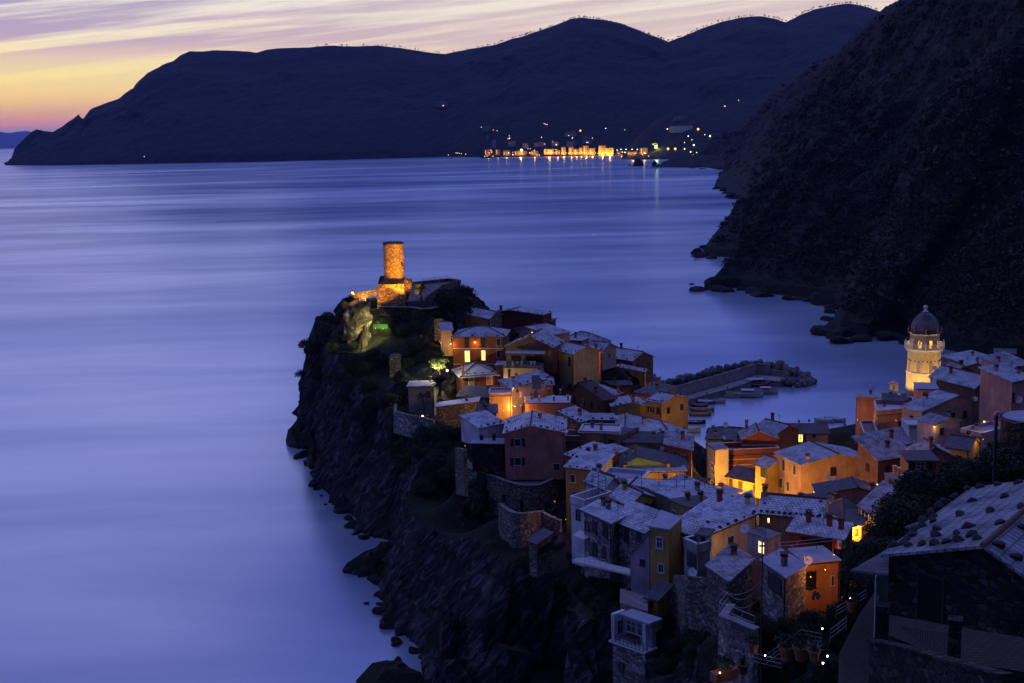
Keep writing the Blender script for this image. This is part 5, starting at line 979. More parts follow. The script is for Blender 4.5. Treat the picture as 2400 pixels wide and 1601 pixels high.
def face(i, r): a, b2 = oc(r, 0)[i], oc(r, 0)[(i + 1) % 8]; c = (a + b2) / 2; ex = (b2 - a).normalized(); return c, ex, Vector((c.x - cx, c.y - cy, 0)).normalized(), (b2 - a).length
for i in range(8):
    c, ex, nn, L = face(i, RB_ * .965); mb = MB(); wv = L * .2; zb_, zt2 = zz(945), zz(850)
    arc = [Vector((0, 0, 0)) + c + ex * (-wv) + Vector((0, 0, zb_)), c + ex * wv + Vector((0, 0, zb_))] + [c + ex * (wv * math.cos(PI * q / 8)) + Vector((0, 0, zt2 + wv * math.sin(PI * q / 8))) for q in range(9)]
    mb.poly([p + nn * .06 for p in arc], 'tan')
    for q in range(9 + 1):
        p0, p1 = (arc[(1 + q) % len(arc)], arc[(2 + q) % len(arc)]); d_ = p1 - p0
        if d_.length > .02: mb.box((p0 + p1) / 2 + nn * .08, (d_.length + .05, .16, .12), 'trim', d_, ey=nn, ez=d_.cross(nn))
    part(mb, 'niche', R)
    mb = MB()
    for q in (-.33, 0, .33):
        p = c + ex * L * q + Vector((0, 0, zz(795))); mb.box(p + nn * .05, (.18, .25, .22), 'stone_dark', ex + Vector((0, 0, .4)))
    part(mb, 'corbel', R)
    c2, ex2, nn2, L2 = face(i, RB_ * 1.0); mb = MB()
    for q in range(7): mb.box(c2 + ex2 * L2 * ((q + .5) / 7 - .5) + Vector((0, 0, zz(680))) + nn2 * .06, (L2 / 16, .25, .3), 'trim', ex2)
    part(mb, 'dentil', R)
mb = MB(); ring(mb, RB_ * .96, zz(690), RB_ * 1.02, zz(672), 'trim'); ring(mb, RB_ * 1.02, zz(672), RB_ * 1.13, zz(658), 'trim'); ring(mb, RB_ * 1.13, zz(658), RB_ * 1.13, zz(645), 'trim'); mb.add(oc(RB_ * 1.13, zz(645)), [tuple(range(8))], 'terrace'); part(mb, 'balcony', R)
mb = MB()
for i in range(8):
    c, ex, nn, L = face(i, RB_ * 1.07); zbb = zz(645); mb.box(c + Vector((0, 0, zbb + 1.02)), (L, .2, .12), 'trim', ex); mb.box(c + Vector((0, 0, zbb + .08)), (L, .2, .14), 'trim', ex)
    for q in range(9): mb.lathe(c + ex * L * ((q + .5) / 9 - .5) + Vector((0, 0, zbb + .1)), [(.05, 0), (.1, .25), (.05, .6), (.08, .9)], 'trim', 6)
    v_ = oc(RB_ * 1.07, zbb)[i]; mb.box(v_ + Vector((0, 0, .65)), (.35, .35, 1.3), 'trim', ex); mb.lathe(v_ + Vector((0, 0, 1.35)), [(.1, 0), (.2, .2), (.1, .4), (.001, .45)], 'trim', 8)
part(mb, 'balustrade', R)
mb = MB(); dz0, dz1 = zz(648), zz(478)
for i in range(8):
    a, b2 = oc(RD * .93, 0)[i], oc(RD * .93, 0)[(i + 1) % 8]; ex = (b2 - a).normalized(); L = (b2 - a).length; nn = Vector(((a + b2).x / 2 - cx, (a + b2).y / 2 - cy, 0)).normalized(); c = (a + b2) / 2; wv = L * .17; zs = zz(560)
    def P_(x, z, o=0): return c + ex * x + Vector((0, 0, z)) + nn * o
    for o in (0, -.45):
        mb.poly([P_(-L / 2, dz0, o), P_(-wv, dz0, o), P_(-wv, zs, o), P_(-L / 2, dz1, o)], 'tower_plaster'); mb.poly([P_(wv, dz0, o), P_(L / 2, dz0, o), P_(L / 2, dz1, o), P_(wv, zs, o)], 'tower_plaster')
        arcp = [P_(-wv * math.cos(PI * q / 8), zs + wv * 1.1 * math.sin(PI * q / 8), o) for q in range(9)]
        mb.poly([P_(-L / 2, dz1, o)] + arcp[:5] + [P_(0, dz1, o)], 'tower_plaster'); mb.poly([P_(0, dz1, o)] + arcp[4:] + [P_(L / 2, dz1, o)], 'tower_plaster')
    ar = [P_(-wv, dz0, 0)] + [P_(-wv * math.cos(PI * q / 8), zs + wv * 1.1 * math.sin(PI * q / 8), 0) for q in range(9)] + [P_(wv, dz0, 0)]
    for q in range(len(ar) - 1): mb.poly([ar[q], ar[q + 1], ar[q + 1] - nn * .45, ar[q] - nn * .45], 'tower_plaster')
part(mb, 'belfry', R)
mb = MB(); ring(mb, RD * .93, zz(478), RD * 1.0, zz(466), 'trim'); ring(mb, RD * 1.0, zz(466), RD * 1.09, zz(458), 'trim'); ring(mb, RD * 1.09, zz(458), RD * .8, zz(452), 'slate_dark'); part(mb, 'cornice', R)
mb = MB(); rd = 175 * k_; hh = zz(195) - zz(456); prof = [(rd * .97, 0), (rd, hh * .14), (rd * .975, hh * .3), (rd * .9, hh * .46), (rd * .79, hh * .6), (rd * .65, hh * .74), (rd * .47, hh * .86), (rd * .29, hh * .94), (rd * .14, hh)]
slate('dome_scale', (.22, .21, .2), (.11, .1, .1), 3.0, .4); mb.lathe((cx, cy, zz(456)), prof, 'dome_scale', 40, True, PH_); part(mb, 'dome', R)
mb = MB(); zl = zz(196); mb.lathe((cx, cy, zl), [(.62, 0), (.62, .12), (.36, .25), (.34, .9), (.5, 1.0), (.5, 1.2), (.3, 1.35), (.15, 1.4)], 'trim', 12); part(mb, 'finial', R)
for i in range(8):
    p = oc(RD * 1.03, zz(458))[i]; mb = MB(); mb.lathe(p, [(.22, 0), (.22, .2), (.12, .3), (.14, .7), (.07, 1.2), (.01, 1.6)], 'tan', 6); part(mb, 'pinnacle', R)
for a, rr2 in ((-.9, 1.6), (.15, 1.2), (.2, -1.0)):
    bp = Vector((cx + a, cy - rr2, zz(560))); mb = MB(); mb.lathe(bp, [(.42, 0), (.36, .15), (.26, .45), (.16, .65), (.04, .72)], 'bell', 14); mb.tube([bp + Vector((-.6, 0, .8)), bp + Vector((.6, 0, .8))], .06, 'wood_dark', 5); part(mb, 'bell', R)
point((cx, cy, zz(540)), 1300, (1, .6, .12), .3, R); point((cx, cy - 1.2, zz(635)), 500, (1, .65, .18), .3, R)
for i in range(4, 12):
    a = PH_ + PI / 8 + i * PI / 4; 
    if math.sin(a) < .4 and math.cos(a) < .8: spot((cx + math.cos(a) * 9, cy + math.sin(a) * 9, zz(1180)), (cx, cy, zz(800)), 2600, (1, .62, .2), 80, .3, R)
R = thing('bell_gable', 'small lit bell gable standing left of the big bell tower', 'bell gable', atd(2095, 925, 275)); a0, a1 = atd(2084, 914, 275), atd(2105, 914, 275); wd_ = (a1 - a0).length; mb = MB(); zt2 = atd(2095, 895, 275).z
def G_(x, z, y=0): return Vector((a0.x + x, a0.y + y, z))
zb_ = a0.z - 2; zt3 = zt2 - .55
for y in (0, .5):
    mb.poly([G_(0, zb_, y), G_(wd_ * .36, zb_, y), G_(wd_ * .36, zt3 - .7, y), G_(wd_ * .42, zt3 - .35, y), G_(wd_ * .5, zt3 - .22, y), G_(wd_ * .5, zt2, y), G_(wd_ * .25, zt3 + .1, y), G_(0, zt3, y)], 'tower_plaster')
    mb.poly([G_(wd_, zb_, y), G_(wd_ * .64, zb_, y), G_(wd_ * .64, zt3 - .7, y), G_(wd_ * .58, zt3 - .35, y), G_(wd_ * .5, zt3 - .22, y), G_(wd_ * .5, zt2, y), G_(wd_ * .75, zt3 + .1, y), G_(wd_, zt3, y)], 'tower_plaster')
for x in (0, wd_ * .36, wd_ * .64, wd_): mb.poly([G_(x, zb_), G_(x, zt3 - (.7 if 0 < x < wd_ else 0)), G_(x, zt3 - (.7 if 0 < x < wd_ else 0), .5), G_(x, zb_, .5)], 'tower_plaster')
part(mb, 'wall', R); mb = MB(); mb.prism([G_(-.15, zt3 + .12, -.12), G_(wd_ * .5, zt2 + .12, -.12), G_(wd_ * .5, zt2 + .12, .62), G_(-.15, zt3 + .12, .62)], .1, 'trim'); mb.prism([G_(wd_ + .15, zt3 + .12, -.12), G_(wd_ * .5, zt2 + .12, -.12), G_(wd_ * .5, zt2 + .12, .62), G_(wd_ + .15, zt3 + .12, .62)], .1, 'trim'); part(mb, 'cap', R)
point(G_(wd_ / 2, a0.z - .3, -2.2), 110, (1, .65, .2), .2, R)

# ---------------------------------------------------------------- breakwater
def PZ(lst, z): return [atz(*zm(x, y), z) for x, y in lst]
inner = PZ([(430, 945), (480, 870), (530, 800), (570, 715), (610, 635), (840, 570), (1100, 500), (1300, 440), (1480, 375), (1730, 405), (1830, 385)], 1.6)
outer = PZ([(330, 800), (340, 760), (365, 710), (390, 660), (420, 620), (650, 552), (900, 480), (1200, 395), (1480, 310), (1700, 330), (1845, 350)], 1.6)
R = thing('quay', 'paved stone quay of the breakwater around the little harbour', 'quay', (inner[4].x, inner[4].y, -2)); n = len(inner)
mb = MB(); lowi = [Vector((p.x, p.y, -3)) for p in inner]; lowo = [Vector((p.x, p.y, -3)) for p in outer]
mb.add(inner + outer + lowi + lowo, [(i, i + 1, n + i + 1, n + i) for i in range(n - 1)] + [(2 * n + i, 2 * n + i + 1, i + 1, i) for i in range(n - 1)] + [(n - 1, 2 * n - 1, 4 * n - 1, 3 * n - 1), (0, 2 * n, 3 * n, n)], 'concrete'); part(mb, 'deck', R)
mb = MB()
for i in range(n - 1): d_ = inner[i + 1] - inner[i]; mb.box((inner[i] + inner[i + 1]) / 2 + Vector((0, 0, .12)) , (d_.length, .7, .24), 'stone', d_)
part(mb, 'kerb', R)
for i in (1, 3, 5, 6, 8):
    mb = MB(); mb.lathe(inner[i] + Vector((0, .5, .2)), [(.18, 0), (.13, .3), (.24, .5), (.2, .62)], 'metal_dark', 8); part(mb, 'bollard', R)
wt = [Vector((p.x, p.y, z)) for p, z in zip(outer[4:9], (4.6, 4.6, 4.6, 4.7, 4.8))] 
off = Vector((-.2, .6, 0)); wt = [p + off for p in wt]
solid_wall('sea_wall', 'tall weathered sea wall along the outer side of the quay', 'wall', [Vector((outer[3].x, outer[3].y + .6, 4.2))] + wt + [Vector((outer[8].x + 3.2, outer[8].y - 1.2, 4.8))], 6, 1.4, 'concrete', 'stone')
solid_wall('sea_wall', 'lower end section of the sea wall at the breakwater head', 'wall', [Vector((outer[8].x + 3.3, outer[8].y - .9, 3.2)), Vector((outer[9].x, outer[9].y + .6, 3.1)), Vector((outer[10].x, outer[10].y + .6, 3.0))], 5, 1.2, 'concrete', 'stone')
def boulder_mesh(seed, mat='cliff', nm='boulder'):
    import bmesh
    bm = bmesh.new(); bmesh.ops.create_icosphere(bm, subdivisions=2, radius=1)
    rr = random.Random(seed); pl = [(Vector((rr.uniform(-1, 1), rr.uniform(-1, 1), rr.uniform(-1, 1))).normalized(), rr.uniform(.55, .85)) for _ in range(9)]
    for v in bm.verts:
        for nrm, dd in pl:
            k = v.co.dot(nrm)
            if k > dd: v.co -= nrm * (k - dd)
        v.co *= 1 + .05 * rr.uniform(-1, 1)
    me = bpy.data.meshes.new(nm); bm.to_mesh(me); bm.free(); me.materials.append(MATS[mat]); return me
plain('boulder', (.16, .15, .14), .9, 0, .4, 1.2)
BM = [boulder_mesh(s, 'boulder') for s in range(6)]
rr = random.Random(11); path = PZ([(215, 445), (330, 425), (450, 400), (620, 360), (800, 310), (950, 265), (1150, 225), (1300, 215), (1480, 190), (1600, 205), (1760, 235), (1900, 275), (2020, 320), (2120, 345), (2175, 385), (2100, 420), (1990, 440), (1900, 430), (1880, 405)], .8)
tot = []; 
for i in range(len(path) - 1):
    L = (path[i + 1] - path[i]).length; k = max(1, int(L / 1.35))
    tot += [path[i].lerp(path[i + 1], j / k) for j in range(k)]
outw = [Vector((p.x, p.y)) for p in outer]
bcount = 0
for i, p in enumerate(tot):
    for row in range(3):
        q = p + Vector((rr.uniform(-.5, .5), rr.uniform(-.5, .5), 0)); s = 1.15 * math.exp(rr.gauss(0, .3))
        if i < len(tot) * .72: q += Vector((.35, -1.25, .85)) * (row - .7)
        else: q += Vector((-1.3, -.1 + .3 * row, .55)) * row
        if bcount > 250: break
        o = bpy.data.objects.new('boulder', BM[rr.randrange(6)]); COL.objects.link(o); o.location = q + Vector((0, 0, -.15 + rr.uniform(-.2, .3))); o.scale = (s, s * rr.uniform(.7, 1.1), s * rr.uniform(.6, .9)); o.rotation_euler = (rr.uniform(0, 6), rr.uniform(0, 6), rr.uniform(0, 6))
        tag(o, 'rough grey boulder piled against the outer side of the breakwater', 'boulder', 'boulders piled along the breakwater'); bcount += 1

# ---------------------------------------------------------------- boats
def hull(mb, L, Wd, H, mat, inner_mat='boat_wood', z=0):
    st = 14; secs = []
    for i in range(st + 1):
        t = i / st * 2 - 1; wv = Wd / 2 * max(.03, (1 - abs(t) ** 2.4)) * (1 if t > 0 else .96); sh = H * (.75 + .35 * t * t + (.15 if t > .6 else 0)); x = t * L / 2
        secs.append([(x, -wv, sh), (x, -wv * .82, H * .35), (x, -wv * .35, -.18), (x, wv * .35, -.18), (x, wv * .82, H * .35), (x, wv, sh)])
    vs = [Vector(p) + Vector((0, 0, z)) for s_ in secs for p in s_]; f = []
    for i in range(st):
        for j in range(5): f.append((i * 6 + j, (i + 1) * 6 + j, (i + 1) * 6 + j + 1, i * 6 + j + 1))
    mb.add(vs, f, mat, True)
    mb.add([Vector((s_[0][0] * .97, s_[0][1] * .86, H * .45 + z)) for s_ in secs] + [Vector((s_[5][0] * .97, s_[5][1] * .86, H * .45 + z)) for s_ in secs], [(i, i + 1, st + 2 + i, st + 1 + i) for i in range(st)], inner_mat)
    for sgn in (0, 5): mb.tube([Vector(s_[sgn]) + Vector((0, 0, z + .03)) for s_ in secs], .05, 'trim' if mat != 'boat_white' else 'boat_wood', 4)
def boat(label, p, rz, L=5.5, mat='boat_white', kind='row', name='rowing_boat', z=None, tilt=0):
    R = thing(name, label, 'boat', p, 'boats moored in the harbour'); R.rotation_euler = (tilt, 0, rz)
    def lp(mb, nm): o = mb.build(nm); o.parent = R; return o
    mb = MB(); Wd = L * .33; H = L * .13 + .15; hull(mb, L, Wd, H, mat); lp(mb, 'hull')
    if kind in ('row', 'lights'):
        for x in (-.25, .05, .3): mb = MB(); mb.box((x * L, 0, H * .75), (.25, Wd * .8, .05), 'boat_wood'); lp(mb, 'thwart')
        mb = MB(); mb.box((-L * .5, 0, H * .8), (.25, .3, .6), 'metal_dark'); mb.tube([(-L * .5, 0, H), (-L * .36, 0, H * 1.2)], .04, 'metal_dark', 4); lp(mb, 'outboard_motor')
    if kind == 'cover': mb = MB(); mb.add([(-L * .4, -Wd * .4, H * .95), (L * .4, -Wd * .3, H * 1.0), (L * .4, Wd * .3, H * 1.0), (-L * .4, Wd * .4, H * .95), (-L * .35, 0, H * 1.5), (L * .38, 0, H * 1.35)], [(0, 1, 5, 4), (2, 3, 4, 5), (0, 4, 3), (1, 2, 5)], 'canvas'); lp(mb, 'cover')
    if kind == 'cabin':
        mb = MB(); mb.box((L * .08, 0, H * .9 + .35), (L * .3, Wd * .6, .8), 'boat_white'); mb.box((L * .08, 0, H * .9 + .82), (L * .36, Wd * .7, .08), 'canvas'); lp(mb, 'cabin')
        mb = MB(); mb.box((L * .08, 0, H * .9 + .42), (L * .31, Wd * .62, .3), 'glass_dark'); lp(mb, 'cabin_window')
        mb = MB(); mb.tube([(-L * .3, 0, H * .5), (-L * .3, 0, H + 2)], .04, 'metal_dark', 5); lp(mb, 'mast')
    if kind == 'canopy':
        mb = MB()
        for x in (-.3, .2):
            for y in (-.38, .38): mb.tube([(x * L, y * Wd, H * .5), (x * L, y * Wd, H + 1.2)], .035, 'metal_pale', 4)
        lp(mb, 'canopy_post'); mb = MB(); mb.box((-.05 * L, 0, H + 1.25), (L * .62, Wd * .9, .08), 'canvas'); lp(mb, 'canopy')
    return R
def bp(x, y, z=.05): return atz(*zm(x, y + 10), z)
boat('small boat with a dark hull nearest the breakwater bend', bp(960, 655), -.25, 5.2, 'boat_white', 'row')
boat('blue covered boat moored second from the breakwater bend', bp(820, 665), -.3, 5.6, 'boat_blue', 'cover')
boat('red trimmed little boat behind the wooden skiffs', bp(745, 700), -.25, 5.0, 'boat_red', 'row')
boat('long wooden skiff lying below the red boat', bp(780, 765), -.1, 6.8, 'boat_wood', 'row')
boat('pale wooden boat with dark fittings below the long skiff', bp(755, 815), -.06, 6.2, 'boat_wood', 'row')
boat('black boat with a row of bright reflections along its side', bp(680, 915), -.08, 6.2, 'metal_dark', 'row')
boat('lamp-lit yellow boat nearest the quay steps', bp(610, 1020), -.2, 6.4, 'boat_white', 'row')
boat('white cabin cruiser moored off the breakwater', bp(1310, 580), -.2, 11, 'boat_white', 'cabin', 'motor_boat')
boat('grey work boat beside the cabin cruiser', bp(1540, 540), -.1, 9, 'boat_white', 'cabin', 'motor_boat')
boat('small dark dinghy tucked behind the cabin cruiser', bp(1150, 590), -.25, 5, 'boat_white', 'row')
boat('boat with a white and red canopy by the breakwater elbow', bp(1460, 450), -.05, 8, 'boat_red', 'canopy', 'motor_boat')
boat('white covered boat floating alone behind the long low roof', atz(*z7(1950, 175), .05), -.5, 5.5, 'boat_white', 'cover')
boat('white covered boat right of the other lone covered boat', atz(*z7(2095, 165), .05), -.55, 6, 'boat_white', 'cover')
for i, (x, y, l) in enumerate(((275, 825, 'upturned pale boat pulled up farthest on the lit harbour square'), (318, 850, 'pale boat between the two others on the lit harbour square'), (290, 915, 'pale boat nearest the yellow lamps on the harbour square'))): boat(l, atz(*z7(x, y), 2.0), .9 + i * .5, 4.2, 'boat_white', 'row')
for x, y, mt, l in ((1600, 163, 'metal_dark', 'small dark mooring buoy leftmost of the three off the roof ridge'), (1740, 152, 'metal_dark', 'small dark mooring buoy in the middle of the three'), (1866, 140, 'metal_dark', 'small dark mooring buoy beside the covered boat'), (2235, 210, 'boat_red', 'small red buoy right of the covered boats')):
    p = atz(*z7(x, y), .1); mb = MB(); mb.lathe(p - Vector((0, 0, .2)), [(.05, 0), (.3, .15), (.34, .35), (.2, .55), (.05, .6)], mt, 10); o = mb.build('buoy', None, p); tag(o, l, 'buoy', 'mooring buoys in the bay')

# ---------------------------------------------------------------- lamps of the village
OR = (1, .36, .05); YE = (1, .46, .07); PA = (1, .66, .22)
L_ = lamp
L_(826, 686, 305, 900, 'brightest lamp on the clifftop corner left of the castle', YE, r=.42, pole=3)
L_(857, 704, 301, 900, 'low lamp glowing behind the lit white stair frame', YE, r=.1)
L_(985, 694, 288, 30000, 'floodlight at the right foot of the castle tower', (1, .38, .03), r=.1, aim=atd(925, 615, 301), ang=62); L_(868, 712, 288, 5000, 'floodlight on the ground before the castle base', OR, r=.1, aim=atd(905, 640, 300), ang=75)
L_(1007, 694, 296, 120, 'small orange lamp by the path right of the castle', OR, r=.22)
L_(880, 770, 276, 15000, 'floodlight washing the cliff rock beside the green fence', (1, .8, .25), 'lamp_white', r=.12, aim=atd(845, 790, 288), ang=75); L_(898, 771, 285, 110, 'spotlight below the green garden fence', (.9, 1, .3), 'lamp_white', r=.12)
L_(988, 788, 282, 30, 'tiny path light beside the tall palm trunk', (1, .9, .4), 'lamp_white', r=.15)
L_(1048, 868, 254, 1300, 'floodlight blazing through garden leaves left of the dark red house', (1, .88, .35), 'lamp_white', r=.32); L_(1018, 862, 256, 600, 'second floodlight under the lit garden leaves', (1, .88, .35), 'lamp_white', r=.1)
L_(990, 975, 233.2, 320, 'uplight at the foot of the small lit palm', (1, .75, .2), 'lamp_white', r=.25)
L_(1113, 802, 270.6, 55, 'wall lamp between the two glowing windows of the orange house', YE, r=.3); L_(1056, 806, 271.5, 130, 'lamp between the orange house and its cream annex', YE, r=.2); L_(1030, 800, 279, 70, 'lamp on the ochre wall left of the orange house', YE, r=.08)
L_(1185, 900, 256.5, 260, 'alley lamp right of the dark red house', YE, r=.2); L_(1203, 910, 239.5, 60, 'small lamp on the corner of the tilted roof', YE, r=.14); L_(1206, 952, 235, 520, 'alley lamp low beside the peach block', YE, r=.16); L_(1180, 962, 229, 600, 'street lamp below the front of the peach block', YE, r=.12); L_(1220, 950, 240, 300, 'alley lamp under the roof terrace with stub pillars', YE, r=.12)
L_(1392, 842, 276.5, 160, 'lamp under the glowing orange gable', OR, r=.15); L_(1389, 880, 288, 330, 'lamp in the lane behind the wide orange gable', YE, r=.25); L_(1391, 862, 279, 200, 'upper lamp of the lane behind the wide orange gable', YE, r=.12)
L_(1424, 962, 247, 420, 'lamp lighting the vivid orange side wall', (1, .28, .03), r=.15); L_(1440, 985, 232, 60, 'small lamp deep between roofs below the olive house', (1, .28, .03), r=.1); L_(1372, 1015, 216, 35, 'faint lamp at the end of the brick house', OR, r=.08)
L_(1538, 926, 301, 60, 'lamp at the corner of the small orange block by the breakwater', YE, r=.12); L_(1575, 968, 320, 160, 'quay lamp where the breakwater begins', PA, r=.1); L_(1598, 1010, 300, 420, 'harbour lamp lighting the yellow boat', PA, r=.1)
L_(1420, 1090, 193, 120, 'lamp lighting the peach house beside the lime wall', YE, r=.08); L_(1455, 1112, 184.5, 60, 'left lamp under the green gable eaves', PA, 'lamp_white', r=.08); L_(1580, 1112, 184.5, 60, 'right lamp under the green gable eaves', YE, r=.08); L_(1510, 1108, 185.2, 45, 'middle lamp under the green gable eaves', PA, r=.08)
L_(1618, 1085, 202, 240, 'lamp on the lit quay front behind the ribbed roof', YE, r=.1); L_(1612, 1150, 172, 420, 'lamp behind the scaffolding at the white house', YE, r=.1); L_(1628, 1165, 168, 320, 'lower lamp behind the scaffolding', YE, r=.1)
L_(1640, 1140, 256, 2600, 'bright lamp on the harbour square', YE, r=.2); L_(1646, 1110, 262, 700, 'lamp above the boats on the harbour square', PA, 'lamp_white', r=.14); L_(1629, 1180, 240, 1600, 'lamp near the mouth of the main street', YE, r=.14); L_(1664, 1090, 224.5, 180, 'round wall lamp on the cream bay house', YE, r=.3)
L_(1680, 1135, 210, 2600, 'street lamp at the foot of the rust balcony block', YE, r=.1); L_(1712, 1150, 203, 1300, 'street lamp before the rust balcony block', YE, r=.1); L_(1738, 1150, 202, 500, 'street lamp under the lamp-lit yellow house', YE, r=.1); L_(1815, 1160, 187, 1700, 'street lamp below the little balcony house', YE, r=.1); L_(1850, 1170, 183, 900, 'street lamp under the peach house shutters', YE, r=.1); L_(1885, 1200, 183, 420, 'street lamp beneath the low lit eave strip', YE, r=.1)
L_(1915, 1225, 163, 600, 'street lamp left of the yellow hipped roof house', YE, r=.1); L_(1945, 1235, 160, 900, 'street lamp below the yellow hipped roof house', YE, r=.1); L_(1995, 1245, 154.5, 650, 'street lamp by the bright yellow corner', YE, r=.12); L_(2012, 1258, 150, 350, 'lamp at the bend of the street above the flag', YE, r=.1); L_(2036, 1240, 152, 450, 'lamp under the white pergola of the orange cottage', YE, r=.1)
L_(2018, 1045, 226, 520, 'lamp at the foot of the pilastered orange house', OR, r=.12); L_(2010, 985, 246, 260, 'lamp on the seaward side of the pilastered house', YE, r=.1); L_(2056, 1135, 178, 60, 'lane lamp between the peach house and the ladder', YE, r=.14); L_(2145, 955, 229, 40, 'small lit doorway lamp beside the pinkish cube', YE, r=.16); L_(2190, 1000, 193.5, 50, 'small lamp at the left edge of the lilac gable house', YE, r=.16)
L_(2307, 988, 190, 45, 'yellow lamp in the narrow lane at the far right', YE, r=.22); L_(2304, 1030, 184, 40, 'lower yellow lamp in the narrow far right lane', YE, r=.1); L_(2100, 985, 180, 60, 'hidden lamp lighting the salmon terrace', OR, r=.08)
L_(1757, 1288, 122, 130, 'lamp lighting the weathered cream wall', YE, r=.08); L_(1723, 1300, 120.5, 90, 'lamp over the striped tin roof', YE, r=.06); L_(1934, 1335, 110, 120, 'lamp on the orange wall under the roof terrace', OR, 'lamp_white', r=.1); L_(1900, 1352, 111, 160, 'lower lamp on the orange wall behind the cactus', OR, r=.08); L_(1955, 1300, 112, 80, 'lamp near the right end of the orange wall', OR, r=.08)
L_(1326, 1217, 173, 9, 'tiny orange lamp in the path behind the bastion', OR, r=.12); L_(1300, 1175, 178, 28, 'hidden lamp warming the right side of the bastion', OR, r=.06); L_(1090, 1045, 196, 10, 'hidden lamp behind the thin old wall', YE, r=.05); L_(884, 903, 262, 3, 'tiny white lamp on the dark cliff', PA, 'lamp_white', r=.16); L_(1178, 925, 231, 130, 'lamp lighting the ivy beside the peach block', OR, r=.08)
# ---------------------------------------------------------------- far town across the bay
def zt(x, y): return 1000 + x / 3.359, 220 + y / 3.359
FT = tree_of(FARG); HTR = tree_of(HILLG)
def on_far(u, v, T=None, back=5):
    q = ray(u, v).normalized(); hs = [x for x in (t.ray_cast(CAM, q) for t in (FT, HTR)) if x[0] is not None]; h = min(hs, key=lambda x: x[3]) if hs else (None,)
    if h[0] is None: return atz(u, v, 1.0) if v > 330 else atd(u, v, 4000)
    return h[0] - q * back
def far_house(x0, x1, y0, y1, lit, label, mat='cream'):
    u0, v0 = zt(x0, y0); u1, v1 = zt(x1, y1); b_ = on_far((u0 + u1) / 2, min(v1, 366.5)); d = b_.y - 4
    a = atd(u0, v0, d); c = atd(u1, v0, d); z0 = atd(u0, v1, d).z - 3; Wd = (c - a).length
    R = thing('far_building', label, 'building', ((a.x + c.x) / 2, d, z0), 'buildings of the town across the bay'); mb = MB()
    mb.box(((a.x + c.x) / 2, d + 5, (a.z + z0) / 2), (Wd, 10, a.z - z0), mat); part(mb, 'wall', R)
    mb = MB(); k = Wd / 2 + .6; cxm = (a.x + c.x) / 2; mb.add([(cxm - k, d - .6, a.z), (cxm + k, d - .6, a.z), (cxm + k, d + 10.6, a.z), (cxm - k, d + 10.6, a.z), (cxm - k * .7, d + 5, a.z + 2.2), (cxm + k * .7, d + 5, a.z + 2.2)], [(0, 1, 5, 4), (1, 2, 5), (2, 3, 4, 5), (3, 0, 4)], 'slate_dark'); part(mb, 'roof', R)
    nw = max(1, int(Wd / 6)); rows = max(1, int((a.z - z0 - 3) / 4.5))
    for i in range(nw):
        for j in range(rows): mb = MB(); mb.box((a.x + Wd * (i + .5) / nw, d - .06, z0 + 5 + j * 4.5), (1.5, .1, 2.2), 'lit_warm' if (lit and (i * 7 + j * 3) % 3 == 0) else 'glass_dark'); part(mb, 'window', R)
    if lit: point(((a.x + c.x) / 2, d - 13, z0 + 6), lit * 1300 * (Wd / 15), (1, .5, .1), 2, R)
    return R
FB = [(1060, 1096, 420, 475, 16, 'tall lit block with stepped top left of the long waterfront row'), (1118, 1160, 422, 475, 14, 'lit block second along the long waterfront row'), (1162, 1198, 436, 475, 10, 'low lit block in the middle of the waterfront row'), (1200, 1230, 424, 475, 12, 'narrow lit block left of the highest block of the row'), (1232, 1276, 410, 475, 14, 'highest lit block of the waterfront row'), (1280, 1328, 430, 475, 14, 'lit block at the right end of the waterfront row'),
      (1352, 1412, 408, 478, 26, 'brightest tall golden building on the far waterfront'), (1408, 1472, 427, 478, 26, 'long golden building joined to the brightest tall one'), (922, 1005, 436, 472, 14, 'long low lit building left of the waterfront row'), (1012, 1052, 446, 474, 10, 'small lit building between the low building and the row'), (820, 880, 450, 478, 7, 'dim orange building near the second bright lamp'), (690, 790, 452, 478, 9, 'low building behind the brightest waterfront lamp'), (600, 660, 448, 480, 5, 'dim building left of the brightest waterfront lamp'), (540, 580, 440, 475, 3, 'small dim building above the far jetty'), (455, 520, 440, 480, 3, 'dim reddish building behind the far jetty'),
      (1680, 1738, 428, 470, 8, 'lit building at the right end of the far beach'), (1500, 1560, 452, 476, 6, 'low beach hut row on the far beach, left part'), (1580, 1660, 455, 478, 8, 'low beach hut row on the far beach, right part'),
      (1348, 1350, 200, 201, 0, '')][:-1]
for x0, x1, y0, y1, l, lab in FB: far_house(x0, x1, y0, y1, l, lab, 'yellow' if l > 9 else 'tan')
for x0, x1, y0, y1, lab in [(435, 510, 262, 290, 'dim villa uphill at the left of the far town'), (517, 546, 368, 420, 'dim tall house above the far jetty'), (470, 490, 334, 360, 'tiny pale house above the dim tall house'), (640, 700, 378, 410, 'dim house uphill of the brightest waterfront lamp'), (845, 935, 385, 410, 'dim house with several small lights'), (755, 800, 392, 420, 'dim house left of the one with small lights'), (985, 1040, 380, 408, 'dim house with four small lights'), (1090, 1180, 304, 330, 'dim long house under the lone orange star lamp'), (1228, 1300, 345, 388, 'pale stepped house on the far slope'), (1100, 1180, 380, 410, 'dim house behind the left of the waterfront row'), (65, 166, 62, 98, 'lone pale villa high on the far mountain with two lights'), (2110, 2145, 68, 80, 'tiny pale house high on the right far slope')]: far_house(x0, x1, y0, y1, 0, lab, 'grey')
HT = BVHTree
R = far_house(1915, 2095, 258, 298, 0, 'long pale convent on the dark hill above the far town', 'white'); 
for o in [R]:
    pass
far_house(1950, 2050, 184, 204, 0, 'pale houses above the convent on the dark hill', 'grey')
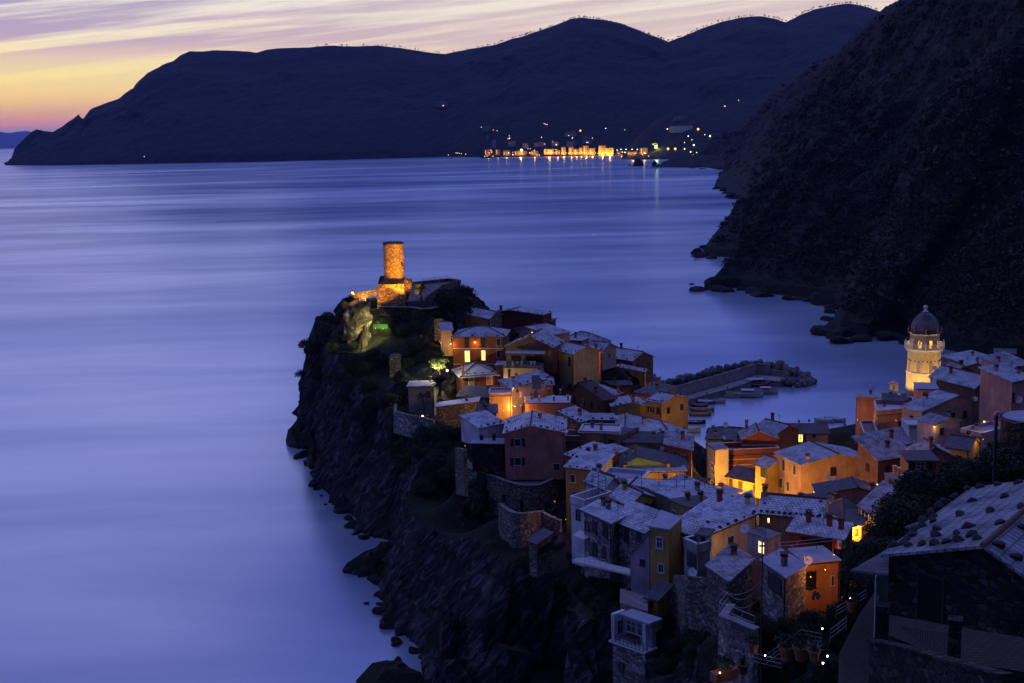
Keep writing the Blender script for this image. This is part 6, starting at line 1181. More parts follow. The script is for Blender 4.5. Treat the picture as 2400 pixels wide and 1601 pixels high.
R = thing('castle_ruin', 'pale floodlit ruined tower at the right end of the far town', 'ruin', on_far(*zt(1800, 430))); p = R.location.copy(); mb = MB()
kk_ = p.y / F / 3.359
mb.box(p + Vector((0, -10, 18 * kk_)), (26 * kk_, 14, 40 * kk_), 'tower_plaster'); mb.box(p + Vector((-8 * kk_, -10, 34 * kk_)), (40 * kk_, 14, 12 * kk_), 'tower_plaster'); part(mb, 'wall', R); point(p + Vector((0, -30, 4)), 26000, (.85, 1, .35), 2, R)
for x, y, P, l in ((1805, 490, 26000, 'floodlit rock below the ruined tower'), (1875, 485, 30000, 'floodlit rock beside the dark headland')):
    q = atz(*zt(x, 505), .5); s = boulder_mesh(int(x), 'stone_warm', 'sea_rock'); o = bpy.data.objects.new('sea_rock', s); COL.objects.link(o); o.location = q + Vector((0, 12, 4)); o.scale = (14, 10, 14); tag(o, l, 'rock'); point(q + Vector((0, -14, 6)), P * .7, (1, .55, .08), 2)
SIZ = {'S': ('lamp_sodium', 1.1), 'W': ('lamp_white', .95), 'B': ('lamp_white', 4.2), 'O': ('lamp_sodium', 2.8), 'G': ('lamp_green', 1.8), 'C': ('lamp_cool', .9), 'R': ('lamp_red', 1.8), 'M': ('lamp_white', 1.5)}
row = [(1043 + i * 18, 464 + (i * 7) % 5, 'W' if i % 3 else 'S') for i in range(24)]
fl = [('brightest white lamp of the far town with its glow on the water', [(747, 444, 'B')]), ('second bright lamp right of the brightest on the far waterfront', [(848, 446, 'M')]), ('lone orange star lamp on the slope above the far town', [(1210, 290, 'O')]),
      ('orange lamp at the right end of the convent', [(2137, 278, 'O')]), ('green lamp on the slope right of the convent', [(2230, 332, 'G')]), ('lone green lamp above the dark headland', [(2103, 403, 'G')]),
      ('orange lamp on the road above the headland', [(1900, 433, 'O'), (1957, 433, 'O'), (2030, 433, 'M')]), ('red lamp on the far jetty', [(490, 465, 'R')]),
      ('small lamp in the row along the far waterfront', row), ('small orange lamp between the jetty and the brightest lamp', [(628, 447, 'M'), (645, 465, 'M'), (678, 480, 'M'), (710, 462, 'M'), (812, 465, 'M'), (505, 443, 'S'), (560, 440, 'S'), (797, 432, 'S'), (817, 432, 'S'), (676, 460, 'S'), (868, 482, 'W'), (888, 482, 'W'), (1018, 440, 'M'), (1018, 455, 'S')]),
      ('small lamp on the beach left of the far jetty', [(232, 465, 'W'), (243, 467, 'W'), (256, 468, 'W'), (273, 471, 'W'), (307, 475, 'W'), (490, 485, 'W'), (457, 494, 'W'), (475, 490, 'W'), (523, 491, 'W'), (171, 481, 'S')]),
      ('small lamp low along the far waterfront left of the long row', [(925 + i * 13, 464, 'W') for i in range(8)]),
      ('cool white lamp above the far beach huts', [(1500, 442, 'C'), (1530, 437, 'C'), (1570, 437, 'C'), (1617, 437, 'C'), (1658, 437, 'C')]), ('small orange lamp along the far beach huts', [(1540, 460, 'M'), (1560, 461, 'M'), (1580, 461, 'M'), (1600, 468, 'S'), (1620, 470, 'S'), (1640, 470, 'S'), (1680, 465, 'M'), (1700, 478, 'S'), (1715, 466, 'M'), (1725, 468, 'S'), (1748, 490, 'S')]),
      ('tiny light scattered on the slope above the far town', [(122, 65, 'M'), (130, 93, 'M'), (525, 285, 'S'), (555, 290, 'W'), (430, 262, 'W'), (652, 350, 'M'), (650, 330, 'S'), (640, 353, 'W'), (925, 235, 'W'), (935, 240, 'W'), (948, 241, 'W'), (905, 342, 'W'), (880, 393, 'W'), (898, 398, 'W'), (918, 385, 'W'), (930, 395, 'W'), (992, 376, 'M'), (1008, 380, 'W'), (1005, 400, 'M'), (1020, 401, 'M'), (1150, 345, 'W'), (1118, 328, 'W'), (1145, 350, 'W'), (1560, 283, 'W'), (1410, 272, 'C'), (1895, 277, 'M'), (1305, 348, 'W'), (1270, 382, 'W'), (1260, 383, 'W'), (2190, 322, 'W'), (2060, 333, 'C'), (2088, 362, 'W'), (2030, 383, 'W'), (2078, 457, 'M'), (2125, 462, 'W'), (2120, 490, 'W'), (2100, 480, 'S'), (2348, 97, 'M'), (2455, 50, 'W')]),
      ('single white light at the waterline under the cape', [(-2250, 523, 'W')])]
LM = {}
HB = None
for lab, pts in fl:
    for x, y, k in pts:
        u, v = zt(x, y); 
        if x == -2250: u, v = 338, 376.5
        p = on_far(u, min(v, 366.8), back=14)
        mt, r = SIZ[k]
        if k not in LM:
            mb = MB(); mb.lathe((0, 0, -1), [(.01, 0), (.7, .3), (1, 1), (.7, 1.7), (.01, 2)], mt, 8); o = mb.build('far_lamp'); LM[k] = o.data; COL.objects.unlink(o); bpy.data.objects.remove(o)
        o = bpy.data.objects.new('far_lamp', LM[k]); COL.objects.link(o); o.location = p; o.scale = (r, r, r); tag(o, lab, 'lamp', 'lamps of the town across the bay' if len(pts) < 2 else lab)
R = thing('jetty', 'low dark jetty sticking out at the left of the far town', 'jetty', atz(*zt(480, 503), 0)); mb = MB(); a, b_ = atz(*zt(435, 503), 1.5), atz(*zt(545, 497), 1.5); mb.box((a + b_) / 2, ((b_ - a).length, 12, 4), 'stone_dark', b_ - a); part(mb, 'deck', R); mb = MB(); p = atz(*zt(490, 500), 3); mb.tube([p, p + Vector((0, 0, 14))], .8, 'metal_dark', 6); part(mb, 'mast', R)
# sea stacks by the low headland
for x, y, s, lab in ((1668, 571, (15, 9, 21), 'dome shaped dark rock standing in the water before the far town'), (1600, 569, (4, 4, 4), 'tiny low rock left of the dome shaped rock'), (1733, 576, (3.5, 3, 3), 'tiny low rock right of the dome shaped rock'), (1650, 521, (11, 6, 4), 'flat reef behind the dome shaped rock'), (2095, 588, (9, 5, 3), 'flat rock off the foot of the coastal slope'), (2170, 594, (8, 5, 2.5), 'flat rock nearer the foot of the coastal slope'), (1797, 573, (7, 6, 13), 'pointed rock at the tip of the low headland')):
    o = bpy.data.objects.new('sea_rock', boulder_mesh(x, 'mountain', 'sea_rock')); COL.objects.link(o); o.location = atz(*zt(x, y), -.5); o.scale = s; tag(o, lab, 'rock')
for x, y, s, lab in ((60, 931, (1.6, 1, .8), 'lone small rock in the bay off the second point'), (332, 843, (1.8, 1, .9), 'small rock close to the shore below the first point')):
    o = bpy.data.objects.new('sea_rock', boulder_mesh(x, 'cliff', 'sea_rock')); COL.objects.link(o); o.location = atz(1600 + x / 2.939, 350 + y / 2.939, 0); o.scale = s; tag(o, lab, 'rock')
# slanting reefs at the foot of the promontory
def reef(pts, label, hgt, seed, mat='cliff'):
    """elongated slab: (u,v) points at water level, ridge height"""
    P = [atz(u, v, 0) for u, v in pts]; n = len(P); c = sum(P, Vector()) / n; mb = MB(); rr = random.Random(seed)
    rings = []
    for k, (s, z) in enumerate(((1.05, -1.5), (1, .2), (.8, .6), (.55, .85), (.3, .95))):
        rings.append([c + (p - c) * s * rr.uniform(.9, 1.08) + Vector((rr.uniform(-.3, .3), rr.uniform(-.3, .3), (z * hgt if z > 0 else z) * rr.uniform(.7, 1.2))) for p in P])
    vs = [p for r in rings for p in r]
    mb.add(vs, [(a * n + i, a * n + (i + 1) % n, (a + 1) * n + (i + 1) % n, (a + 1) * n + i) for a in range(4) for i in range(n)], mat, False); mb.poly(rings[-1], mat)
    o = mb.build('sea_rock', None, (c.x, c.y, 0)); tag(o, label, 'rock'); return o
reef([(668, 1040), (690, 1018), (708, 1005), (735, 1010), (742, 1035), (735, 1055), (700, 1054), (678, 1048)], 'dark wedge of rock at the far tip of the promontory', 5.5, 1)
reef([(684, 1075), (705, 1064), (728, 1056), (734, 1062), (715, 1072), (695, 1077)], 'thin low reef below the wedge at the promontory tip', 1.0, 2)
reef([(717, 1088), (722, 1072), (736, 1060), (752, 1075), (748, 1095), (728, 1100)], 'rounded rock at the waterline beside the thin reef', 3.0, 3)
reef([(805, 1341), (840, 1322), (880, 1305), (915, 1292), (928, 1305), (922, 1330), (880, 1352), (845, 1350)], 'striped slab of rock jutting left into the dark water', 3.2, 4)
reef([(862, 1358), (900, 1350), (915, 1362), (905, 1375), (875, 1372)], 'small flat rock under the striped slab', 1.4, 5)
reef([(840, 1601), (862, 1575), (900, 1562), (945, 1570), (968, 1590), (1000, 1600), (985, 1640), (860, 1640)], 'rough rocks along the bottom edge before the cove', 2.6, 6)
reef([(915, 1570), (925, 1556), (940, 1553), (948, 1568), (940, 1582), (922, 1582)], 'rounded hump rising from the rough bottom rocks', 1.9, 7)
reef([(985, 1575), (1010, 1545), (1060, 1500), (1110, 1440), (1140, 1400), (1165, 1410), (1150, 1470), (1100, 1540), (1060, 1590), (1010, 1620)], 'long slanting rock rib running down to the cove', 8, 8)
# ridge pines
pm = []
for s in range(4):
    rr = random.Random(s); mb = MB(); hgt = 9 + s; mb.tube([(0, 0, -1), (.2, 0, hgt * .7)], [.45, .25], 'bark', 5)
    for k in range(9): blob_mesh(mb, Vector((rr.uniform(-1.8, 1.8), rr.uniform(-1.2, 1.2), hgt * rr.uniform(.62, .95))), 1.7, 'leaf_dark', s * 20 + k, 8, .5)
    o = mb.build('pine_tree'); pm.append(o.data); bpy.data.objects.remove(o)
rr = random.Random(42); np_ = 0
segs = [(735, 1030, 34, 'small pine on the ridge crest above the cape side'), (1060, 1190, 14, 'small pine on the saddle between cape ridge and round summit'), (1190, 1370, 44, 'small pine climbing the left flank of the round summit'), (1370, 1570, 84, 'small pine descending the right flank of the round summit'), (1570, 1800, 40, 'small pine on the middle ridge right of the notch'), (1800, 2075, 80, 'small pine on the highest ridge at the right')]
for a, b_, cnt, lab in segs:
    for k in range(cnt):
        u = rr.uniform(a, b_); p = far_top(u); h = FT.ray_cast(Vector((p.x, p.y, 3000)), Vector((0, 0, -1)))
        p0 = p.copy(); p0.z = p.z + 1 - 2
        if h[0] is not None: p0.z = h[0].z - 1
        s = rr.uniform(.6, 1.15); o = bpy.data.objects.new('pine_tree', pm[k % 4]); COL.objects.link(o); o.location = p0; o.scale = (s * 1.1, s * 1.1, s); o.rotation_euler = (0, 0, rr.uniform(0, 6)); tag(o, lab, 'tree', lab)

# crag lit by the floodlight on the seaward face under the castle
rockmat('crag', (.07, .065, .05), (.3, .28, .22), (.03, .04, .015), .3, (.2, .5, .2), .3, .35, 1.6)  # cliff rock in lighter colours, so part of the floodlit brightness is painted
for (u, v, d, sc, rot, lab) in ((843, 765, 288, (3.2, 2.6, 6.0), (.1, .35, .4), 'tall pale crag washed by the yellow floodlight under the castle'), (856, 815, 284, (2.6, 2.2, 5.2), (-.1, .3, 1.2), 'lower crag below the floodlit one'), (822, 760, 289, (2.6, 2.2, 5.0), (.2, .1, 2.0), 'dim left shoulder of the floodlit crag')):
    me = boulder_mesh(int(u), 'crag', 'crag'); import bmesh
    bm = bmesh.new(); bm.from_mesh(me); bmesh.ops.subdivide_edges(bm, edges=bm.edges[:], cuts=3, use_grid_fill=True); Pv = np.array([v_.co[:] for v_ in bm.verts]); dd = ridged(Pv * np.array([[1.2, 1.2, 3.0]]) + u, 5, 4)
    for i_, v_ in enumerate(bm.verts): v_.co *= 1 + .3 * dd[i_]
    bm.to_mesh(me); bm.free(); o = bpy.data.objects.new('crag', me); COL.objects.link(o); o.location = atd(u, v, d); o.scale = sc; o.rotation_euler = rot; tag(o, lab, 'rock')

rr = random.Random(31); SM = [boulder_mesh(300 + k, 'hillside', 'shore_rock') for k in range(5)]
for i in range(len(pair) - 4):
    (u0, v0), (u1, v1) = pair[i][0], pair[i + 1][0]; a, b_ = atz(u0, v0, 0), atz(u1, v1, 0)
    for k in range(3 if a.y > 900 else 5):
        p = a.lerp(b_, rr.random()) + Vector((rr.uniform(-4, 6), rr.uniform(-4, 4), 0)); s_ = rr.uniform(1.5, 5.5) * (1 if a.y < 900 else 1.8)
        o = bpy.data.objects.new('shore_rock', SM[(i + k) % 5]); COL.objects.link(o); o.location = p; o.scale = (s_ * rr.uniform(.8, 1.6), s_, s_ * rr.uniform(.3, .8)); o.rotation_euler = (rr.uniform(-.4, .4), rr.uniform(-.5, .5), rr.uniform(0, 6)); tag(o, 'dark jagged rock at the waterline of the coastal slope', 'rock', 'shore rocks along the coastal slope')

# vineyard terraces on the slope
for k in range(8):
    v0 = 120 + k * 24; pts = []
    for i in range(26):
        u = 2235 - k * 4 + i * 8.5; h = STR.ray_cast(CAM, ray(u, v0 + (i * .12) + math.sin(i * .5 + k) * 1.2).normalized())
        if h[0] is not None: pts.append(h[0])
    if len(pts) > 6:
        c = pts[0]; mb = MB()
        for a, b_ in zip(pts[:-1], pts[1:]):
            if (b_ - a).length < 60: mb.box((a + b_) / 2 + Vector((0, 0, .6)), ((b_ - a).length, 1.2, 2.2), 'stone_dark', b_ - a)
        if mb.v: R = thing('vineyard_terrace', ('topmost', 'second', 'third', 'fourth', 'fifth', 'sixth', 'seventh', 'lowest')[k] + ' terrace wall of the vineyard high on the coastal slope', 'terrace wall', c, 'vineyard terraces on the coastal slope'); part(mb, 'wall', R)

CM = [boulder_mesh(400 + k, 'cliff', 'shore_rock') for k in range(4)]
for i in range(len(coast_px) - 1):
    a, b_ = atz(*coast_px[i], 0), atz(*coast_px[i + 1], 0)
    for k in range(4):
        p = a.lerp(b_, rr.random()) + Vector((rr.uniform(-2.5, .5), rr.uniform(-2, .5), 0)); s_ = 1.1 * math.exp(rr.gauss(0, .45))
        o = bpy.data.objects.new('shore_rock', CM[(i + k) % 4]); COL.objects.link(o); o.location = p; o.scale = (s_ * rr.uniform(.9, 1.7), s_, s_ * rr.uniform(.4, .9)); o.rotation_euler = (rr.uniform(-.4, .4), rr.uniform(-.7, .2), rr.uniform(0, 6)); tag(o, 'broken dark rock at the waterline of the village promontory', 'rock', 'shore rocks along the promontory')
# ---------------------------------------------------------------- foreground stone house
FH = house('stone_house', 'dark rubble stone house in the lower right corner with a boulder-weighted roof', 'house', (2084, 1300), (2520, 1432), 60, ('l', 2287, 1150), 9, 'gf', 'stone_dark', 'slate_shaded', peak=(2311, 1280), over=.45, base=False, rlabel='roof with a pale boulder-weighted slope and a dark slope beyond the tiled ridge')
a, e, s, Wd, L = FH['a'], FH['e'], FH['s'], FH['W'], FH['L']; pf, rise = FH['pf'], FH['rise']
nn = Vector((e.y, -e.x, 0)); nn = nn if nn.dot(s) < 0 else -nn
def fw_(u, v): return atplane(u, v, a, nn)
p0, p1 = fw_(*zf(875, 865)), fw_(*zf(1085, 890)); pt, pb = fw_(*zf(980, 690)), fw_(*zf(980, 1075)); window(FH['R'], (p0 + p1) / 2 + Vector((0, 0, (pt.z + pb.z) / 2 - (p0.z + p1.z) / 2)), e, nn, (p1 - p0).dot(e), pt.z - pb.z, 'X')
# boulders on the pale slope (pixel positions projected on the roof plane)
v1 = a - e * .0; r_top = a + e * (pf * Wd) + Vector((0, 0, rise)); pn = (r_top - a).cross(s).normalized(); pn = pn if pn.z > 0 else -pn
pr = (a + e * Wd - r_top).cross(s).normalized(); pr = pr if pr.z > 0 else -pr
BM2 = [boulder_mesh(s_, 'roofstone', 'roof_stone') for s_ in (0, 1, 2, 3)]
st = [(2146, 1245, 1.1), (2167, 1226, 1.2), (2182, 1205, 1.1), (2203, 1190, 1.1), (2218, 1180, 1.2), (2237, 1169, 1.1), (2268, 1151, 1.0), (2299, 1146, 1.1), (2339, 1141, 1.0), (2387, 1137, 1.1), (2356, 1170, 1.0), (2281, 1179, 1.0), (2252, 1212, 1.1), (2324, 1204, 1.0), (2395, 1195, 1.1), (2272, 1240, 1.3), (2345, 1232, 1.0),
      (2187, 1218, 1.0), (2188, 1227, 1.0), (2166, 1238, 1.0), (2198, 1247, 1.1), (2246, 1257, .8), (2279, 1260, 1.2), (2144, 1250, 1.0), (2139, 1260, 1.3), (2127, 1271, .9), (2194, 1261, 1.2), (2100, 1284, 1.3), (2121, 1279, 1.1), (2129, 1285, .9), (2162, 1282, 1.1), (2193, 1280, 1.2), (2221, 1276, 1.0), (2252, 1273, 1.1), (2291, 1269, 1.1)]
rr = random.Random(9)
for i, (u, v, s_) in enumerate(st):
    p = atplane(u, v + 2, r_top, pn) + pn * .2; o = bpy.data.objects.new('roof_stone', BM2[i % 4]); COL.objects.link(o); o.location = p
    o.scale = (.34 * s_, .26 * s_, .22 * s_); o.rotation_euler = (rr.uniform(-.2, .2), rr.uniform(-.2, .2), rr.uniform(0, 3)); tag(o, 'rounded dark boulder weighing down the pale slope of the stone house roof', 'stone', 'boulders on the foreground roof')
for u, v in ((2337, 1285), (2378, 1314), (2395, 1245)):
    p = atplane(u, v, r_top, pr) + pr * .2; o = bpy.data.objects.new('roof_stone', BM2[2]); COL.objects.link(o); o.location = p; o.scale = (.36, .3, .22); tag(o, 'rounded boulder on the dark slope of the stone house roof', 'stone', 'boulders on the dark roof slope')
mb = MB(); A0 = r_top - s * .45 + Vector((0, 0, .2)); A1 = r_top + s * (L + .45) / 1 * 1 + Vector((0, 0, .2))
A1 = r_top + s * (L + .4) + Vector((0, 0, .2)); k = int((A1 - A0).length / .38)
for q in range(k): c = A0.lerp(A1, (q + .5) / k); mb.tube([c - s * .22 + Vector((0, 0, -.03)), c + s * .2 + Vector((0, 0, .03))], [.15, .12], 'terracotta', 8)
part(mb, 'ridge_tiles', FH['R'])
# slab porch roof on the left of the house
q0 = [atd(*zf(x, y), d) for x, y, d in ((325, 645, 62), (560, 515, 66), (640, 520, 62), (632, 675, 58))]
R = thing('porch_roof', 'thin slate porch roof projecting left of the stone house', 'porch', (q0[0].x, q0[0].y, q0[0].z - 2.2)); mb = MB(); mb.prism(q0, .12, 'slate_dark'); part(mb, 'roof', R); mb = MB(); p = q0[3]; mb.tube([p + Vector((-.6, 0, -.1)), p + Vector((-.6, 0, -3.4))], .05, 'metal_pale', 6); part(mb, 'post', R)
q1 = [atd(*zf(x, y), d) for x, y, d in ((768, 292, 76), (880, 250, 78), (985, 262, 75), (955, 290, 72))]
mb = MB(); mb.prism(q1, .12, 'slate_dark'); R = thing('roof_slab', 'pair of thin slate slabs sticking out left of the boulder roof', 'slab', q1[0]); part(mb, 'slab', R)
# ground terraces, path and walls of the foreground
def slab(name, label, cat, pts, thick, mat, kind=None):
    R = thing(name, label, cat, pts[0] - Vector((0, 0, thick))) if kind is None else None; mb = MB(); mb.prism(pts, thick, mat)
    if kind: tag(mb.build(name), label, None, None, kind)
    else: part(mb, 'slab', R)
slate('brick_path', (.05, .032, .028), (.03, .02, .018), 4.0, .4)
zP = atd(*zf(440, 1200), 60).z
path = [atz(*zf(x, y), zP) for x, y in ((230, 1330), (400, 1000), (520, 830), (560, 860), (530, 1000), (520, 1240), (480, 1600), (300, 1640))]
slab('path', 'reddish brick path past the stone house', None, path, 3, 'brick_path', 'structure')
def pillar(x0, x1, y0, y1, d, lab):
    a_, b2 = atd(*zf(x0, y0), d), atd(*zf(x1, y0), d); wv = (b2 - a_).length * .72; zb_ = atd(*zf(x0, y1), d).z - 1.5; c = (a_ + b2) / 2; R = thing('gate_pillar', lab, 'pillar', (c.x, c.y, zb_))
    mb = MB(); mb.box((c.x, c.y, (a_.z + zb_) / 2), (wv, wv, a_.z - zb_), 'stone_dark', (1, -.35, 0)); part(mb, 'shaft', R); mb = MB(); mb.box((c.x, c.y, a_.z + .06), (wv * 1.2, wv * 1.2, .12), 'stone_dark', (1, -.35, 0)); part(mb, 'cap', R); return c
c1 = pillar(530, 648, 950, 1225, 52, 'square stone pillar left of the iron fence by the stone house'); c2 = pillar(1110, 1248, 1062, 1370, 46.5, 'square stone pillar right of the iron fence by the stone house')
R = thing('iron_fence', 'low iron bar fence between the two stone pillars', 'fence', (c1 + c2) / 2 - Vector((0, 0, 1.5))); mb = MB()
pa, pb_ = c1 + Vector((.3, -.1, -.8)), c2 + Vector((-.3, 0, -.5))
for k in (0, -1.0): mb.tube([pa + Vector((0, 0, k)), pb_ + Vector((0, 0, k))], .02, 'metal_dark', 5)
for k in range(26): p = pa.lerp(pb_, k / 25); mb.tube([p, p - Vector((0, 0, 1.05))], .012, 'metal_dark', 4)
part(mb, 'bars', R)
zT = atd(*zf(880, 1150), 50).z
slab('yard_floor', 'dim stone yard floor between the fence and the door of the stone house', 'floor', [atz(*zf(x, y), zT) for x, y in ((640, 1180), (640, 1010), (1250, 1120), (1750, 1200), (1750, 1480), (1150, 1380))], 1.2, 'brick_path')
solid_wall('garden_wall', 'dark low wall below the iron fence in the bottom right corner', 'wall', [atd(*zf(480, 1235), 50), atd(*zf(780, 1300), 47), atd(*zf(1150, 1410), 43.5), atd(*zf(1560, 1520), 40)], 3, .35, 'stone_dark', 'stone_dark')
# railings of the garden stairs
def RL(lab, pts, h=.9, step=1.6): railing(lab, [atd(*zg(x, y), d) - Vector((0, 0, h)) for x, y, d in pts], h, 'rail_grey', step, .025, 3)
RL('pale rail of the garden steps at the bottom centre', [(1540, 735, 78), (1870, 493, 84)]); RL('pale rail turning right behind the potted plants', [(1870, 493, 84), (2062, 532, 80)]); RL('pale rail in front of the potted plants', [(1405, 700, 82), (1540, 735, 78), (1690, 765, 76)]); RL('upper pale rail beside the brick path', [(2140, 492, 76), (2290, 380, 80)]); RL('pale rail climbing to the porch roof', [(2195, 290, 90), (2290, 235, 92), (2470, 130, 95)])
slab('harbour_square', 'lit harbour square and slipway between the two halves of the village', None, [atz(*q, 1.9) for q in ((1600, 1108), (1655, 1100), (1690, 1190), (1620, 1230), (1570, 1200))], 1.5, 'paving', 'structure')
# utility poles and wires
def pole(u, v0, v1, d, r, lab):
    a_, b2 = atd(u, v0, d), atd(u + 2, v1, d); b2 = Vector((a_.x, a_.y, b2.z)); R = thing('utility_pole', lab, 'pole', b2); mb = MB(); mb.tube([b2, a_], r, 'metal_dark', 8); part(mb, 'pole', R); mb = MB(); mb.box(a_ - Vector((0, 0, .4)), (.5, .12, .1), 'metal_dark'); mb.tube([a_ + Vector((0, 0, -.1)), a_ + Vector((0, 0, .2))], r * 1.4, 'metal_pale', 6); part(mb, 'insulator', R); return a_
t1 = pole(1787, 1268, 1625, 90, .055, 'slim black mast rising in front of the blocky stone terrace wall'); t2 = pole(2336, 970, 1130, 112, .16, 'thick dark utility pole before the round tower')
for k, (y0, x1, y1) in enumerate(((35, 1120, 110), (60, 1210, 170), (160, 1210, 232))):
    R = thing('cable', ('uppermost', 'middle', 'lowest')[k] + ' slack cable running left from the slim black mast', 'cable', atd(*zg(1515, y0 + 5), 90)); mb = MB(); A0 = atd(*zg(1515, y0 + 5), 90); A1 = atd(*zg(x1, y1), 108)
    mb.tube([A0.lerp(A1, q / 10) - Vector((0, 0, .9 * 4 * (q / 10) * (1 - q / 10))) for q in range(11)], .02, 'metal_pale', 4); part(mb, 'strand', R)
R = thing('cable', 'pale cable stretched right from the thick utility pole', 'cable', t2); mb = MB(); A1 = atd(2420, 986, 112); mb.tube([t2 - Vector((0, 0, .3)), t2.lerp(A1, .5) - Vector((0, 0, .6)), A1], .03, 'metal_pale', 4); part(mb, 'strand', R)
# round dark tower at the right edge
c = atd(2412, 975, 150); R = thing('round_tower', 'broad round stone tower with a flat slab top at the right edge', 'tower', (c.x, c.y, c.z - 13)); rr_ = 63 / F * 150; mb = MB(); mb.lathe((c.x, c.y, c.z - 13), [(rr_ * 1.06, 0), (rr_, 12.2), (rr_ * 1.04, 12.5), (rr_ * 1.04, 12.9)], 'stone_dark', 36, False); part(mb, 'wall', R); mb = MB(); mb.lathe((c.x, c.y, c.z - .15), [(rr_ * .97, 0), (rr_ * .9, .18)], 'flat_grey', 36, False); part(mb, 'roof', R)
# flag on the roof terrace
R = thing('flag', 'green white and red flag with a small crest on the roof terrace corner', 'flag', atd(1955, 1290, 112)); cs = ['fabric_red', 'flat_white', 'fabric_green']
def fp(t, v_): b_ = atd(1953 + t * 29, 1266 + v_ * 20, 111); return b_ + Vector((0, .12 * math.sin(t * 7 + v_), 0))
for k in range(3):
    mb = MB()
    for q in range(4):
        t0, t1_ = (k + q / 4) / 3, (k + (q + 1) / 4) / 3; mb.poly([fp(t0, 1), fp(t1_, 1), fp(t1_, 0), fp(t0, 0)], cs[k]); mb.poly([fp(t0, 0) + Vector((0, .02, 0)), fp(t1_, 0) + Vector((0, .02, 0)), fp(t1_, 1) + Vector((0, .02, 0)), fp(t0, 1) + Vector((0, .02, 0))], cs[k])
    part(mb, 'stripe', R)
mb = MB(); y_ = Vector((0, -.03, 0)); mb.poly([fp(.44, .72) + y_, fp(.5, .8) + y_, fp(.57, .72) + y_, fp(.57, .3) + y_, fp(.44, .3) + y_], 'red'); part(mb, 'crest', R)
mb = MB(); a_ = fp(0, 0); mb.tube([a_ + Vector((0, 0, .1)), a_ - Vector((0, 0, 1.6))], .03, 'metal_pale', 6); part(mb, 'pole', R)
# balconies of the stone house
def balcony(lab, pts, d, rail, zc_=None):
    z = atd(*za(*pts[0]), d).z; P = [atz(*za(*q), z) for q in pts]; R = thing('balcony', lab, 'balcony', P[0]); mb = MB(); mb.prism(P, .22, 'trim'); part(mb, 'slab', R); mb = MB(); Q = [atz(*za(*q), z) for q in rail]
    for k in (.35, .7, 1.0): mb.tube([q + Vector((0, 0, k)) for q in Q], .03, 'metal_pale', 4)
    for a_, b2 in zip(Q[:-1], Q[1:]):
        for k in range(7): q = a_.lerp(b2, k / 6); mb.tube([q, q + Vector((0, 0, 1))], .02, 'metal_pale', 4)
    part(mb, 'rail', R)
balcony('long white-edged balcony at the foot of the stone house over the cove', [(240, 470), (270, 505), (700, 600), (1040, 680), (1040, 600), (720, 530), (480, 440)], 139, [(245, 470), (270, 500), (700, 595)])
balcony('small white canopy slab on the left corner of the stone house', [(245, 140), (410, 200), (500, 150), (350, 75)], 143, [(245, 140), (246, 141)])
# scaffolding round the white house
def posts(xs, y0, y1, d, mat='metal_dark', r=.035):
    mb = MB()
    for x in xs: a_ = atd(*z6(x, y0), d); b2 = atd(*z6(x, y1), d); mb.tube([a_, Vector((a_.x, a_.y, b2.z))], r, mat, 5)
    return mb
R = thing('scaffolding', 'steel tube scaffolding wrapped around the white house', 'scaffolding', atd(*z6(1100, 850), 155))
mb = posts([513, 605], 360, 780, 154); part(mb, 'pole', R); mb = posts([420, 695, 870], 380, 660, 154); part(mb, 'pole', R); mb = posts([1195, 1435, 1675, 1790], 340, 830, 152); part(mb, 'pole', R)
mb = MB()
for y0, y1 in ((400, 430), (560, 520), (650, 640)):
    mb.tube([atd(*z6(870, y0), 153.5), atd(*z6(1435, (y0 + y1) / 2 + 20), 152), atd(*z6(1850, y1), 152)], .03, 'metal_dark', 4)
mb.tube([atd(*z6(1440, 780), 152), atd(*z6(1670, 560), 152)], .025, 'metal_dark', 4); mb.tube([atd(*z6(1200, 560), 152), atd(*z6(1430, 660), 152)], .025, 'metal_dark', 4)
for y in (400, 470, 545): mb.tube([atd(*z6(410, y), 154), atd(*z6(700, y - 20), 154)], .025, 'metal_dark', 4)
part(mb, 'rail', R)
R = thing('scaffolding', 'dense scaffold bay glowing orange at the street corner of the white house', 'scaffolding', atd(*z6(1850, 850), 166)); mb = MB()
for x in (1740, 1790, 1850, 1910, 1960): a_ = atd(*z6(x, 420), 166); b2 = atd(*z6(x, 860), 166); mb.tube([a_, Vector((a_.x, a_.y, b2.z))], .04, 'metal_dark', 5); a_ = a_ + Vector((.4, 1.2, 0)); mb.tube([a_, Vector((a_.x, a_.y, b2.z))], .035, 'metal_dark', 5)
part(mb, 'pole', R); mb = MB()
for y in (450, 530, 610, 700, 790): mb.box((atd(*z6(1740, y), 166) + atd(*z6(1960, y), 166)) / 2 + Vector((0, .6, 0)), (6.3, 1.1, .06), 'wood_dark'); mb.tube([atd(*z6(1735, y - 25), 165.8), atd(*z6(1965, y - 25), 165.8)], .03, 'metal_dark', 4)
part(mb, 'deck', R); mb = MB()
for x0, y0, x1, y1 in ((1740, 530, 1850, 450), (1850, 610, 1960, 530), (1740, 790, 1850, 700)): mb.tube([atd(*z6(x0, y0), 165.8), atd(*z6(x1, y1), 165.8)], .03, 'metal_dark', 4)
part(mb, 'brace', R)
